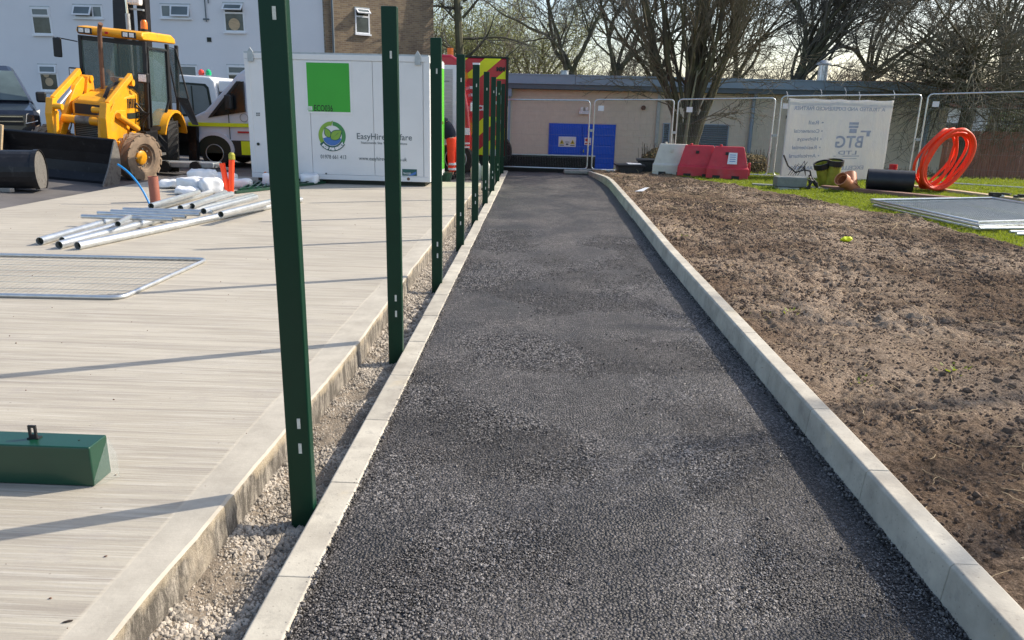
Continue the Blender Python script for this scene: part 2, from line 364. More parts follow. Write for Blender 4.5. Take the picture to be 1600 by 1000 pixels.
# yard paving
m, N, L, p, g = geo_mat('yard_tarmac'); P = g.outputs['Position']
col = mixc(N, L, mr_(N, L, nz(N, L, P, 0.9, 7), 0.35, 0.65, 0, 1), (0.085, 0.080, 0.078), (0.15, 0.14, 0.135)); L.new(col, p.inputs['Base Color']); p.inputs['Roughness'].default_value = 0.8
L.new(bump_(N, L, nz(N, L, P, 45, 4), 0.5, 0.01), p.inputs['Normal']); M['yard'] = m

# brushed concrete slab
m, N, L, p, g = geo_mat('brushed_concrete'); P = g.outputs['Position']
broad = nz(N, L, P, 0.55, 5, 0.6)
streak = nz(N, L, P, 1.0, 7, 0.72, (0.55, 16, 1)); fine = nz(N, L, P, 1.0, 4, 0.7, (1.6, 75, 1)); mot = nz(N, L, P, 6, 6, 0.7)
c0 = mixc(N, L, mr_(N, L, broad, 0.35, 0.65, 0, 1), (0.375, 0.342, 0.278), (0.445, 0.408, 0.335))
c1 = mixc(N, L, mr_(N, L, streak, 0.44, 0.64, 0, 0.8), c0, (0.27, 0.24, 0.20))
c2 = mixc(N, L, mr_(N, L, fine, 0.5, 0.72, 0, 0.5), c1, (0.60, 0.575, 0.52))
c3 = mixc(N, L, mr_(N, L, mot, 0.54, 0.74, 0, 0.5), c2, (0.33, 0.30, 0.27))
sx_ = N.new('ShaderNodeSeparateXYZ'); L.new(P, sx_.inputs[0])
wob = mr_(N, L, nz(N, L, P, 2, 3), 0, 1, -0.02, 0.02); ax_ = N.new('ShaderNodeMath'); ax_.operation = 'ADD'; L.new(sx_.outputs[0], ax_.inputs[0]); L.new(wob, ax_.inputs[1])
edge = mr_(N, L, ax_.outputs[0], -1.375, -1.36, 0, 1)
ce = mixc(N, L, mr_(N, L, nz(N, L, P, 5, 6, 0.7), 0.35, 0.65, 0, 1), (0.47, 0.435, 0.365), (0.36, 0.33, 0.275))
spk = N.new('ShaderNodeTexVoronoi'); spk.inputs['Scale'].default_value = 9; L.new(P, spk.inputs['Vector'])
c3 = mixc(N, L, mr_(N, L, spk.outputs['Distance'], 0.035, 0.06, 0.75, 0), c3, (0.20, 0.17, 0.14))
c3 = mixc(N, L, mr_(N, L, nz(N, L, P, 1.0, 6, 0.7, (0.9, 3.2, 1)), 0.58, 0.75, 0, 0.35), c3, (0.58, 0.55, 0.49))
c4 = mixc(N, L, edge, c3, ce); L.new(c4, p.inputs['Base Color']); p.inputs['Roughness'].default_value = 0.82
mu = N.new('ShaderNodeMath'); mu.operation = 'MULTIPLY'; L.new(fine, mu.inputs[0]); L.new(mr_(N, L, edge, 0, 1, 1, 0.15), mu.inputs[1])
bb = bump_(N, L, mu.outputs[0], 0.6, 0.006); L.new(bump_(N, L, nz(N, L, P, 60, 4), 0.25, 0.004, bb), p.inputs['Normal']); M['slab'] = m
# slab face: shuttered side with drips and ochre stain
m, N, L, p, g = geo_mat('stained_concrete_face'); P = g.outputs['Position']
sz = N.new('ShaderNodeSeparateXYZ'); L.new(P, sz.inputs[0])
dr = nz(N, L, P, 1.0, 9, 0.78, (1, 17, 4.5)); big = nz(N, L, P, 3.5, 4)
c0 = mixc(N, L, mr_(N, L, dr, 0.46, 0.62, 0, 1), (0.105, 0.092, 0.075), (0.40, 0.36, 0.30))
top = N.new('ShaderNodeMath'); top.operation = 'ADD'; L.new(sz.outputs[2], top.inputs[0]); L.new(mr_(N, L, nz(N, L, P, 7, 5), 0, 1, -0.09, 0.09), top.inputs[1])
c1 = mixc(N, L, mr_(N, L, top.outputs[0], 0.055, 0.10, 0, 0.8), c0, (0.46, 0.385, 0.27))
c2 = mixc(N, L, mr_(N, L, big, 0.56, 0.70, 0, 0.6), c1, (0.50, 0.43, 0.33)); L.new(c2, p.inputs['Base Color']); p.inputs['Roughness'].default_value = 0.85
L.new(bump_(N, L, nz(N, L, P, 55, 5, 0.75), 0.9, 0.012, bump_(N, L, dr, 0.7, 0.02)), p.inputs['Normal']); M['slab_face'] = m
# kerb concrete
m, N, L, p, g = geo_mat('kerb_concrete'); P = g.outputs['Position']
oi = N.new('ShaderNodeObjectInfo')
c0 = mixc(N, L, mr_(N, L, nz(N, L, P, 3.2, 7, 0.65), 0.35, 0.66, 0, 1), (0.35, 0.32, 0.265), (0.54, 0.505, 0.42))
c1 = mixc(N, L, mr_(N, L, nz(N, L, P, 11, 6, 0.7), 0.54, 0.70, 0, 0.6), c0, (0.25, 0.23, 0.20))
spk = N.new('ShaderNodeTexVoronoi'); spk.inputs['Scale'].default_value = 38; L.new(P, spk.inputs['Vector'])
c1 = mixc(N, L, mr_(N, L, spk.outputs['Distance'], 0.10, 0.17, 0.5, 0), c1, (0.20, 0.18, 0.15))
c2 = mixc(N, L, mr_(N, L, nz(N, L, P, 2.3, 5, 0.7), 0.60, 0.74, 0, 0.55), c1, (0.52, 0.43, 0.27))
v = N.new('ShaderNodeVectorMath'); v.operation = 'SCALE'; L.new(c2, v.inputs[0]); L.new(mr_(N, L, oi.outputs['Random'], 0, 1, 0.93, 1.06), v.inputs['Scale']); L.new(v.outputs[0], p.inputs['Base Color'])
p.inputs['Roughness'].default_value = 0.8
L.new(bump_(N, L, nz(N, L, P, 90, 5), 0.3, 0.004), p.inputs['Normal']); M['kerb'] = m
# soil
m, N, L, p, g = geo_mat('dry_soil'); P = g.outputs['Position']
c0 = mixc(N, L, mr_(N, L, nz(N, L, P, 0.55, 6, 0.6), 0.42, 0.62, 0, 1), (0.175, 0.122, 0.084), (0.42, 0.325, 0.24))
c1 = mixc(N, L, mr_(N, L, nz(N, L, P, 14, 6, 0.75), 0.50, 0.68, 0, 0.7), c0, (0.10, 0.066, 0.040))
c2 = mixc(N, L, mr_(N, L, nz(N, L, P, 40, 4, 0.7), 0.6, 0.72, 0, 0.7), c1, (0.42, 0.33, 0.24))
hf = mr_(N, L, nz(N, L, P, 62, 5, 0.8), 0.36, 0.66, 0.45, 1.65); vh = N.new('ShaderNodeVectorMath'); vh.operation = 'SCALE'; L.new(c2, vh.inputs[0]); L.new(hf, vh.inputs['Scale']); L.new(vh.outputs[0], p.inputs['Base Color']); p.inputs['Roughness'].default_value = 0.95; p.inputs['Specular IOR Level'].default_value = 0.08
b = bump_(N, L, nz(N, L, P, 28, 6, 0.75), 1.0, 0.05); L.new(bump_(N, L, nz(N, L, P, 120, 4), 0.5, 0.006, b), p.inputs['Normal']); M['soil'] = m
M['clod'] = mk('soil_clod', (0.13, 0.088, 0.06), 0.95, var=0.45, vs=2.0, bump=0.8, bs=40, geo=True)
M['straw'] = mk('straw', (0.42, 0.31, 0.18), 0.9, var=0.4, vs=5, geo=True)
# gravel
M['gravel_bed'] = mk('gravel_fines', (0.20, 0.165, 0.125), 0.95, var=0.3, vs=20, bump=1.0, bs=90, geo=True)
M['gravel'] = mk('gravel_stone', (0.37, 0.33, 0.275), 0.85, var=0.6, vs=14, bump=0.3, bs=80, geo=True)
# grass
m, N, L, p, g = geo_mat('grass_ground'); P = g.outputs['Position']
L.new(mixc(N, L, mr_(N, L, nz(N, L, P, 3, 6), 0.35, 0.65, 0, 1), (0.05, 0.07, 0.012), (0.09, 0.11, 0.02)), p.inputs['Base Color']); p.inputs['Roughness'].default_value = 0.95
L.new(bump_(N, L, nz(N, L, P, 30, 5), 0.8, 0.04), p.inputs['Normal']); M['grass_ground'] = m
def leafy(name, c1, c2):
    m, N, L, p, g = geo_mat(name); P = g.outputs['Position']
    L.new(mixc(N, L, mr_(N, L, nz(N, L, P, 5, 4), 0.3, 0.7, 0, 1), c1, c2), p.inputs['Base Color']); p.inputs['Roughness'].default_value = 0.6
    tr = N.new('ShaderNodeBsdfTranslucent'); tr.inputs[0].default_value = (c2[0] * 1.6, c2[1] * 1.6, c2[2] * 1.2, 1); ms = N.new('ShaderNodeMixShader'); ms.inputs[0].default_value = 0.4
    o = N['Material Output']; L.new(p.outputs[0], ms.inputs[1]); L.new(tr.outputs[0], ms.inputs[2]); L.new(ms.outputs[0], o.inputs[0]); return m
M['grass'] = leafy('grass_blade', (0.12, 0.17, 0.012), (0.22, 0.27, 0.025))
# far ground
m, N, L, p, g = geo_mat('rough_ground'); P = g.outputs['Position']
L.new(mixc(N, L, mr_(N, L, nz(N, L, P, 0.4, 7), 0.4, 0.6, 0, 1), (0.10, 0.09, 0.05), (0.07, 0.09, 0.03)), p.inputs['Base Color']); p.inputs['Roughness'].default_value = 0.95; M['ground'] = m
# brick wing
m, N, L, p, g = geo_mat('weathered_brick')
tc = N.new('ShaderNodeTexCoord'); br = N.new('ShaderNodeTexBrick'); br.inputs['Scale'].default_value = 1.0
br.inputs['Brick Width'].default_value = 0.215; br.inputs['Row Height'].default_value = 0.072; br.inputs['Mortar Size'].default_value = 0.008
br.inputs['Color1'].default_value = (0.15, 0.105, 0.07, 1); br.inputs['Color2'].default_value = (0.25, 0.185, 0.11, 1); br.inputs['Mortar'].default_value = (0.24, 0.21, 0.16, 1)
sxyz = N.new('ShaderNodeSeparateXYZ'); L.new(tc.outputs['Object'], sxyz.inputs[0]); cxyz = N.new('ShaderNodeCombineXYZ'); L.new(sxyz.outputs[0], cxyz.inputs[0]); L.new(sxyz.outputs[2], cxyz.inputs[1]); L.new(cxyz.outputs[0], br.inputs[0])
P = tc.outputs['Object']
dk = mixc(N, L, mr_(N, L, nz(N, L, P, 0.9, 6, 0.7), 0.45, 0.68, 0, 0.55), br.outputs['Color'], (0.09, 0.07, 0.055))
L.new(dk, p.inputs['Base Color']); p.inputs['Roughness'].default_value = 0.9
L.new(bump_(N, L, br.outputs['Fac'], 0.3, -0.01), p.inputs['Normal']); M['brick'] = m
# banner cloth: translucent
m, N, L, p, g = geo_mat('banner_cloth'); P = g.outputs['Position']
col = mixc(N, L, mr_(N, L, nz(N, L, P, 5, 6, 0.7, (2.2, 1, 0.6)), 0.38, 0.62, 0, 1), (0.76, 0.76, 0.77), (0.86, 0.84, 0.79)); L.new(col, p.inputs['Base Color']); p.inputs['Roughness'].default_value = 0.6
tr = N.new('ShaderNodeBsdfTranslucent'); tr.inputs[0].default_value = (0.75, 0.73, 0.68, 1); ms = N.new('ShaderNodeMixShader'); ms.inputs[0].default_value = 0.42
o = N['Material Output']; L.new(p.outputs[0], ms.inputs[1]); L.new(tr.outputs[0], ms.inputs[2]); L.new(ms.outputs[0], o.inputs[0])
L.new(bump_(N, L, nz(N, L, P, 9, 4, 0.6, (2.5, 1, 0.8)), 0.6, 0.03), p.inputs['Normal']); M['banner'] = m
M['banner_print'] = mk('banner_print', (0.38, 0.41, 0.48), 0.6, var=0.25, vs=9, bump=0)

# ---------------------------------------------------------------- scatter
def scatter(name, area_mesh, items, count, smin, smax, seed, mat=None, align=True, parent=None, kind='stuff', patch=None):
    """stuff: point instances over an area mesh; items = meshes"""
    coll = bpy.data.collections.new(name + '_shapes')
    for i, me in enumerate(items):
        coll.objects.link(bpy.data.objects.new(name + '_shape', me))
    o = bpy.data.objects.new(name, area_mesh); C.objects.link(o)
    ng = bpy.data.node_groups.new(name, 'GeometryNodeTree')
    ng.interface.new_socket('Geometry', in_out='INPUT', socket_type='NodeSocketGeometry'); ng.interface.new_socket('Geometry', in_out='OUTPUT', socket_type='NodeSocketGeometry')
    n = ng.nodes; l = ng.links
    gi = n.new('NodeGroupInput'); go = n.new('NodeGroupOutput')
    area = sum(p_.area for p_ in area_mesh.polygons)
    dp = n.new('GeometryNodeDistributePointsOnFaces'); dp.inputs['Density'].default_value = count / max(area, 1e-6); dp.inputs['Seed'].default_value = seed
    ci = n.new('GeometryNodeCollectionInfo'); ci.inputs['Collection'].default_value = coll; ci.inputs['Separate Children'].default_value = True; ci.inputs['Reset Children'].default_value = True
    ip = n.new('GeometryNodeInstanceOnPoints'); ip.inputs['Pick Instance'].default_value = True
    rv = n.new('FunctionNodeRandomValue'); rv.data_type = 'FLOAT_VECTOR'
    if align: rv.inputs[0].default_value = (-0.25, -0.25, 0); rv.inputs[1].default_value = (0.25, 0.25, 6.283)
    else: rv.inputs[0].default_value = (0, 0, 0); rv.inputs[1].default_value = (6.283, 6.283, 6.283)
    rs = n.new('FunctionNodeRandomValue'); rs.data_type = 'FLOAT'; rs.inputs[2].default_value = 0.0; rs.inputs[3].default_value = 1.0; rs.inputs['Seed'].default_value = 3
    pw = n.new('ShaderNodeMath'); pw.operation = 'POWER'; pw.inputs[1].default_value = 2.6
    mr = n.new('ShaderNodeMapRange'); mr.inputs[3].default_value = smin; mr.inputs[4].default_value = smax
    if patch:
        po = n.new('GeometryNodeInputPosition'); nn = n.new('ShaderNodeTexNoise'); nn.inputs['Scale'].default_value = patch; nn.inputs['Detail'].default_value = 4; l.new(po.outputs[0], nn.inputs['Vector'])
        pm_ = n.new('ShaderNodeMapRange'); pm_.inputs[1].default_value = 0.40; pm_.inputs[2].default_value = 0.60; pm_.inputs[3].default_value = 1.0; pm_.inputs[4].default_value = 0.30; l.new(nn.outputs[0], pm_.inputs[0])
        ml = n.new('ShaderNodeMath'); ml.operation = 'MULTIPLY'; l.new(mr.outputs[0], ml.inputs[0]); l.new(pm_.outputs[0], ml.inputs[1]); scale_out = ml.outputs[0]
    else: scale_out = mr.outputs[0]
    l.new(rs.outputs[1], pw.inputs[0]); l.new(pw.outputs[0], mr.inputs[0])
    l.new(gi.outputs[0], dp.inputs[0]); l.new(dp.outputs[0], ip.inputs['Points']); l.new(ci.outputs[0], ip.inputs['Instance'])
    l.new(rv.outputs[0], ip.inputs['Rotation']); l.new(scale_out, ip.inputs['Scale']); l.new(ip.outputs[0], go.inputs[0])
    md = o.modifiers.new('scatter', 'NODES'); md.node_group = ng
    o['kind'] = kind
    if parent: o.parent = parent
    return o
def rock_mesh(name, mat, seed, squash=0.7, sub=1, smooth=True):
    rnd = random.Random(seed); b = bmesh.new(); bmesh.ops.create_icosphere(b, subdivisions=sub, radius=0.5)
    ax = Vector((rnd.uniform(.7, 1.2), rnd.uniform(.7, 1.1), squash * rnd.uniform(.8, 1.15)))
    for v in b.verts:
        k = 1 + 0.42 * noise.noise(v.co * 2.3 + Vector((seed * 7.1, seed * 3.3, 0)))
        v.co = Vector((v.co.x * ax.x, v.co.y * ax.y, v.co.z * ax.z)) * k
    me = bpy.data.meshes.new(name); b.to_mesh(me); b.free(); me.materials.append(mat)
    return me
def grid_mesh(name, xs, ys, zf, mat=None, smooth=True, inside=None):
    nx, ny = len(xs), len(ys)
    vs = [(x, y, zf(x, y)) for y in ys for x in xs]
    fs = []
    for j in range(ny - 1):
        for i in range(nx - 1):
            if inside and not inside((xs[i] + xs[i + 1]) / 2, (ys[j] + ys[j + 1]) / 2): continue
            a = j * nx + i; fs.append((a, a + 1, a + 1 + nx, a + nx))
    me = bpy.data.meshes.new(name); me.from_pydata(vs, [], fs)
    if mat: me.materials.append(mat)
    if smooth: me.polygons.foreach_set('use_smooth', [True] * len(me.polygons))
    return me
def link(name, me, parent=None, kind=None):
    o = bpy.data.objects.new(name, me); C.objects.link(o)
    if parent: o.parent = parent
    if kind: o['kind'] = kind
    return o
def lin(a, b, n): return [a + (b - a) * i / (n - 1) for i in range(n)]
# ================================================================ SETTING
def gz(x, y):
    """ground level: flat by the works, dropping towards the plant room"""
    t = min(1, max(0, (y - 20.9) / 3.0)); t = t * t * (3 - 2 * t)
    k = min(1, max(0, (x + 1.4) / 1.0))
    return -0.16 - 0.72 * t * k
xs = sorted(set([-150, -80, -40, -20, -10, -6, -3, -2] + lin(-1.5, 0, 7) + lin(1, 24, 24) + [30, 45, 80, 150]))
ys = sorted(set([-40, -10, 0, 10, 18] + lin(20, 25, 16) + [28, 32, 40, 60, 100, 200, 400]))
link('ground', grid_mesh('ground', xs, ys, gz, M['ground']), kind='structure')

def yz(x, y):
    return -0.012 + max(0.0, min(0.3, 0.073 * (-8.4 - x)))
yard = grid_mesh('yard', [-45, -30, -20, -14] + lin(-13, -7.7, 12) + [-7.4], [-2] + lin(2, 29.8, 20), yz, M['yard'])
link('yard', yard, kind='structure')
MB().bb((-7.4, 16.12, -0.1), (-0.93, 29.8, -0.012)).obj('yard_strip', M['yard'])['kind'] = 'structure'

# asphalt path
def xr(y):
    return float(np.interp(y, [0, 8.5, 11.6, 16.9, 18.0, 20.6], [1.46, 1.49, 1.55, 1.625, 1.58, 1.33]))
vs_y = lin(0.3, 20.55, 120); nx = 26
V = []; F = []
for y in vs_y:
    a, b = -0.765, xr(y) + 0.02
    for i in range(nx):
        x = a + (b - a) * i / (nx - 1)
        V.append((x, y, 0.012 * noise.noise(Vector((x * 1.3, y * 1.3, 0))) + 0.004 * noise.noise(Vector((x * 6, y * 6, 3)))))
for j in range(len(vs_y) - 1):
    for i in range(nx - 1):
        a = j * nx + i; F.append((a, a + 1, a + 1 + nx, a + nx))
me = bpy.data.meshes.new('path'); me.from_pydata(V, [], F); me.materials.append(M['asphalt']); me.polygons.foreach_set('use_smooth', [True] * len(me.polygons))
path = link('path', me, kind='structure')
# loose and proud chippings of the asphalt surface, densest where it is near
chips = [rock_mesh('chip', M['chip'], s, 0.55, 1) for s in range(4)]
def strip(y0, y1):
    b = MB(); b.quad((-0.74, y0, 0.0005), (xr(y0), y0, 0.0005), (xr(y1), y1, 0.0005), (-0.74, y1, 0.0005)); return b.mesh('chips')
scatter('asphalt_chippings', strip(1.6, 3.4), chips, 95000, 0.0075, 0.017, 4, patch=1.1)
scatter('asphalt_chippings', strip(3.4, 5.8), chips, 100000, 0.008, 0.017, 5, patch=1.1)
scatter('asphalt_chippings', strip(5.8, 10.5), chips, 120000, 0.009, 0.019, 6, patch=1.1)

def edge_strip(xa, xb, z, y0=1.7, y1=12.0, n_=60):
    b = MB()
    for i in range(n_):
        a, c_ = y0 + (y1 - y0) * i / n_, y0 + (y1 - y0) * (i + 1) / n_; b.quad((xa(a), a, z), (xb(a), a, z), (xb(c_), c_, z), (xa(c_), c_, z))
    return b.mesh('edge_area')
scatter('asphalt_crumbs', edge_strip(lambda y: -0.768 - .012 * noise.noise(Vector((0, y * 5, 0))), lambda y: -0.735, 0.014), chips, 9000, 0.006, 0.018, 30, align=False)
scatter('asphalt_crumbs', edge_strip(lambda y: xr(y) - .03, lambda y: xr(y) + .012, 0.006), chips, 9000, 0.006, 0.018, 31, align=False)
scatter('path_grit', strip(1.6, 9.0), chips, 1500, 0.008, 0.022, 32, align=False)
# kerb stones right: upstand kerb
def kerb_mesh(L_, w_, h_, ch=0.012, bat=0.02):
    prof = [(0, -0.10), (bat, h_ - ch), (bat + ch, h_), (w_ - 0.006, h_), (w_, h_ - 0.006), (w_, -0.10)]
    b = MB(); b.prism(prof, 0.002, L_ - 0.002, 'y'); return b.mesh('kerb_stone', M['kerb'])
rk = tag(MB().bb((1.47, 0.2, -0.14), (1.6, 17.5, -0.105)).obj('kerb_bed', M['gravel_bed']), kind='structure')
km = kerb_mesh(0.7, 0.125, 0.16)
y = 0.218
def kerb_copy(name, me, parent, p0, p1):
    d = Vector(p1) - Vector(p0); a = math.atan2(-d.x, d.y); o = inst(name, me, parent, p0)
    L_ = math.hypot(d.x, d.y); o.rotation_euler = (math.atan2(d.z, L_), 0, a); o.scale = (1, L_ / 0.7, 1)
    bv = o.modifiers.new('bevel', 'BEVEL'); bv.width = 0.004; bv.segments = 2; return o
while y < 17.2:
    kerb_copy('kerb_stone', km, rk, (xr(y), y, random.uniform(-.002, .002)), (xr(y + .7), y + .7, 0)); y += 0.7
zz = 0.0
while y < 20.3:
    kerb_copy('kerb_stone', km, rk, (xr(y), y, zz), (xr(y + .7), y + .7, zz - 0.02)); y += 0.7; zz -= 0.02
# edging slabs left
lk = tag(MB().bb((-0.87, 0.2, -0.14), (-0.76, 20.5, -0.105)).obj('edging_bed', M['gravel_bed']), kind='structure')
em = kerb_mesh(0.7, 0.138, 0.022, 0.008, 0.004)
y = 0.188
while y < 20.3:
    kerb_copy('edging_slab', em, lk, (-0.885 + random.uniform(-.004, .004), y, random.uniform(-.0015, .0015)), (-0.885 + random.uniform(-.003, .003), y + .7, 0)); y += 0.7

# concrete slab
ed = [(-1.8, -1.21), (1.9, -1.222), (2.7, -1.202), (3.4, -1.185), (4.8, -1.16), (7.1, -1.185), (11.1, -1.18), (16.1, -1.16)]
yy = lin(-1.5, 16.1, 300)
def sx_e(y): return float(np.interp(y, [e[0] for e in ed], [e[1] for e in ed])) + 0.006 * noise.noise(Vector((0, y * 3.1, 5))) + 0.003 * noise.noise(Vector((0, y * 14, 5)))
V = []; F = []; cols = [-7.62, -5, -3, -2, -1.6, -1.4]
for y in yy:
    e = sx_e(y)
    for x in cols: V.append((x, y, 0.1))
    V.append((e - 0.012, y, 0.1)); V.append((e, y, 0.093))
n = len(cols) + 2
for j in range(len(yy) - 1):
    for i in range(n - 1):
        a = j * n + i; F.append((a, a + 1, a + 1 + n, a + n))
b0 = len(V)
V += [(-7.62, yy[0], -0.13), (-7.62, yy[-1], -0.13), (-1.16, yy[-1], -0.13)]
F.append((0, n * (len(yy) - 1), b0 + 1, b0)); F.append((n * (len(yy) - 1), n * len(yy) - 1, b0 + 2, b0 + 1))
me = bpy.data.meshes.new('concrete_slab'); me.from_pydata(V, [], F); me.materials.append(M['slab'])
slab = link('concrete_slab', me, kind='structure')
V = []; F = []; hs = [0.093, 0.085, 0.06, 0.03, 0.0, -0.05, -0.14]
for y in yy:
    e = sx_e(y)
    for h in hs: V.append((e + (0.0 if h > .09 else 0.002 + 0.007 * noise.noise(Vector((h * 9, y * 5, 1))) + 0.004 * noise.noise(Vector((h * 20, y * 19, 1)))), y, h))
n = len(hs)
for j in range(len(yy) - 1):
    for i in range(n - 1):
        a = j * n + i; F.append((a, a + 1, a + 1 + n, a + n))
me = bpy.data.meshes.new('slab_face'); me.from_pydata(V, [], F); me.materials.append(M['slab_face']); me.polygons.foreach_set('use_smooth', [True] * len(me.polygons))
link('slab_face', me, parent=slab)

# gravel strip
def gravel_z(x, y):
    t = (x + 1.23) / 0.36
    return -0.085 + 0.03 * (1 - min(1, abs(t) * 2.2)) + 0.028 * noise.noise(Vector((x * 7, y * 3.3, 0))) + 0.012 * noise.noise(Vector((x * 22, y * 22, 0))) + 0.02 * max(0, t - .5)
gravel = link('gravel_strip', grid_mesh('gravel_strip', lin(-1.235, -0.86, 24), lin(0.8, 20.4, 800), gravel_z, M['gravel_bed']), kind='structure')
rocks = [rock_mesh('gravel_stone', M['gravel'], 20 + s, 0.75, 1) for s in range(6)]
def gs(y0, y1, n_): return grid_mesh('gravel_area', lin(-1.215, -0.885, 10), lin(y0, y1, n_), lambda x, y: gravel_z(x, y) + 0.001)
scatter('gravel_stones', gs(1.2, 5.0, 60), rocks, 22000, 0.003, 0.036, 1, align=False, patch=3.5)
scatter('gravel_stones', gs(5.0, 11, 60), rocks, 13000, 0.008, 0.036, 2, align=False)
scatter('gravel_stones', gs(11, 20, 60), rocks, 6000, 0.012, 0.045, 3, align=False)
# the grey cobbles lying among the gravel between the second and third post
COB = ['grey cobble in the gravel, %s' % w_ for w_ in ('nearest the camera of the cobbles there', 'second nearest of the cobbles there', 'third nearest of the cobbles there', 'fourth nearest of the cobbles there', 'middle one of the cobbles there', 'just past the middle of the cobbles there', 'third farthest of the cobbles there', 'second farthest of the cobbles there', 'farthest of the cobbles there')]
rr = random.Random(3)
for i in range(9):
    me = rock_mesh('cobble', M['grey_metal'] if False else M['gravel'], 60 + i, 0.6, 2)
    y = 5.35 + .14 * i + rr.uniform(-.04, .04); x = rr.uniform(-1.02, -0.91)
    s = rr.uniform(0.05, 0.085)
    o = inst('cobble', me, None, (x, y, gravel_z(x, y) + s * 0.2), (rr.uniform(-.3, .3), rr.uniform(-.3, .3), rr.uniform(0, 6)), (s, s, s))
    tag(o, COB[i], 'stone', 'grey cobbles lying in the gravel strip')

# soil bed
GB = [(0, 8.5), (8, 6.9), (9.65, 6.15), (11.5, 6.0), (13.4, 5.6), (15.0, 5.05), (16.4, 4.5), (17.6, 4.15), (19.6, 3.3), (20.5, 1.6)]
def xg(y): return float(np.interp(y, [g_[0] for g_ in GB], [g_[1] for g_ in GB])) + 0.25 * noise.noise(Vector((y * 0.9, 1, 1))) + 0.1 * noise.noise(Vector((y * 4, 1, 1)))
def soil_z(x, y):
    e = x - (xr(y) + 0.125)
    z = 0.105 + 0.05 * noise.noise(Vector((x * .7, y * .7, 2))) + 0.03 * noise.noise(Vector((x * 2.3, y * 2.3, 2)))
    n3 = noise.noise(Vector((x * 7, y * 7, 2))); n4 = noise.noise(Vector((x * 17, y * 17, 2))); n5 = noise.noise(Vector((x * 38, y * 38, 2)))
    rough = 0.6 + 0.9 * noise.noise(Vector((x * .9, y * .9, 8)))
    rough = max(0.25, min(1.3, rough))
    z += (0.026 * n3 + 0.032 * abs(n4) + 0.016 * n5 + 0.022 * abs(noise.noise(Vector((x * 11, y * 11, 5))))) * rough + 0.052 * max(0.12, min(1.1, 0.62 + 1.7 * noise.noise(Vector((x * .55, y * .8, 21))))) * (noise.turbulence(Vector((x * 4.2, y * 4.2, 2)), 5, True, amplitude_scale=.62, frequency_scale=2.15) - .45)
    # lug marks of a tracked machine: two bands running away from the path
    for (x0, y0, x1, y1, wd) in ((3.45, 5.9, 3.05, 8.9, 0.16), (3.05, 6.2, 2.65, 9.2, 0.16)):
        dx, dy = x1 - x0, y1 - y0; L_ = math.hypot(dx, dy); u = ((x - x0) * dx + (y - y0) * dy) / L_; v_ = abs((x - x0) * dy - (y - y0) * dx) / L_
        if 0 < u < L_ and v_ < wd:
            f = min(1, (wd - v_) / 0.04) * min(1, u / 0.4) * min(1, (L_ - u) / 0.8)
            z += f * (0.032 * math.sin(u * 2 * math.pi / 0.20 + 1.5 * n3) - 0.012)
    if e < 0.25: z = z * (e / .25 * .5 + .5) + (1 - (e / .25 * .5 + .5)) * 0.115
    return z
ys_ = [0.6]
while ys_[-1] < 20.4: ys_.append(ys_[-1] + max(0.011, 0.0046 * ys_[-1]))
NX = 420
V = []; F = []
for y in ys_:
    a = xr(y) + 0.115; b = xg(y) + 0.05
    for i in range(NX):
        t = i / (NX - 1); x = a + (b - a) * t; V.append((x, y, soil_z(x, y)))
for j in range(len(ys_) - 1):
    for i in range(NX - 1):
        q = j * NX + i; F.append((q, q + 1, q + 1 + NX, q + NX))
me = bpy.data.meshes.new('soil_bed'); me.from_pydata(V, [], F); me.materials.append(M['soil']); me.polygons.foreach_set('use_smooth', [True] * len(me.polygons))
soil = link('soil_bed', me, kind='structure')
clods = [rock_mesh('clod', M['clod'], 40 + s, 0.75, 1) for s in range(5)]
def soil_area(y0, y1, n_, lift=0.0):
    yl = lin(y0, y1, n_); V = []; F = []; k = 30
    for y in yl:
        a = xr(y) + 0.13; b = xg(y)
        for i in range(k): x = a + (b - a) * i / (k - 1); V.append((x, y, soil_z(x, y) + lift))
    for j in range(n_ - 1):
        for i in range(k - 1): q = j * k + i; F.append((q, q + 1, q + 1 + k, q + k))
    me = bpy.data.meshes.new('soil_area'); me.from_pydata(V, [], F); return me
scatter('soil_clods', soil_area(1.5, 6, 60), clods, 46000, 0.004, 0.026, 6, align=False)
scatter('soil_clods', soil_area(1.5, 7, 60), clods, 2600, 0.02, 0.075, 16, align=False, patch=.9)
scatter('soil_clods', soil_area(6, 12, 60), clods, 46000, 0.006, 0.034, 7, align=False)
scatter('soil_clods', soil_area(7, 12, 60), clods, 2600, 0.02, 0.09, 17, align=False, patch=.7)
scatter('soil_clods', soil_area(12, 20, 60), clods, 22000, 0.010, 0.07, 8, align=False, patch=.6)
def straw_mesh(seed):
    r = random.Random(seed); b = MB(); pts = [Vector((0, 0, 0.01))]
    d = Vector((1, 0, 0))
    for i in range(5):
        d = (d + Vector((r.uniform(-.3, .3), r.uniform(-.4, .4), r.uniform(-.12, .12)))).normalized(); pts.append(pts[-1] + d * 0.2)
    b.tube(pts, [0.012, .012, .011, .01, .008, .005], 4); return b.mesh('straw', M['straw'])
straws = [straw_mesh(s) for s in range(5)]
scatter('dry_straw', soil_area(1.5, 12, 80, 0.014), straws, 4600, 0.02, 0.20, 9)
scatter('dry_straw', soil_area(10, 20, 50, 0.015), straws, 1800, 0.06, 0.38, 10)

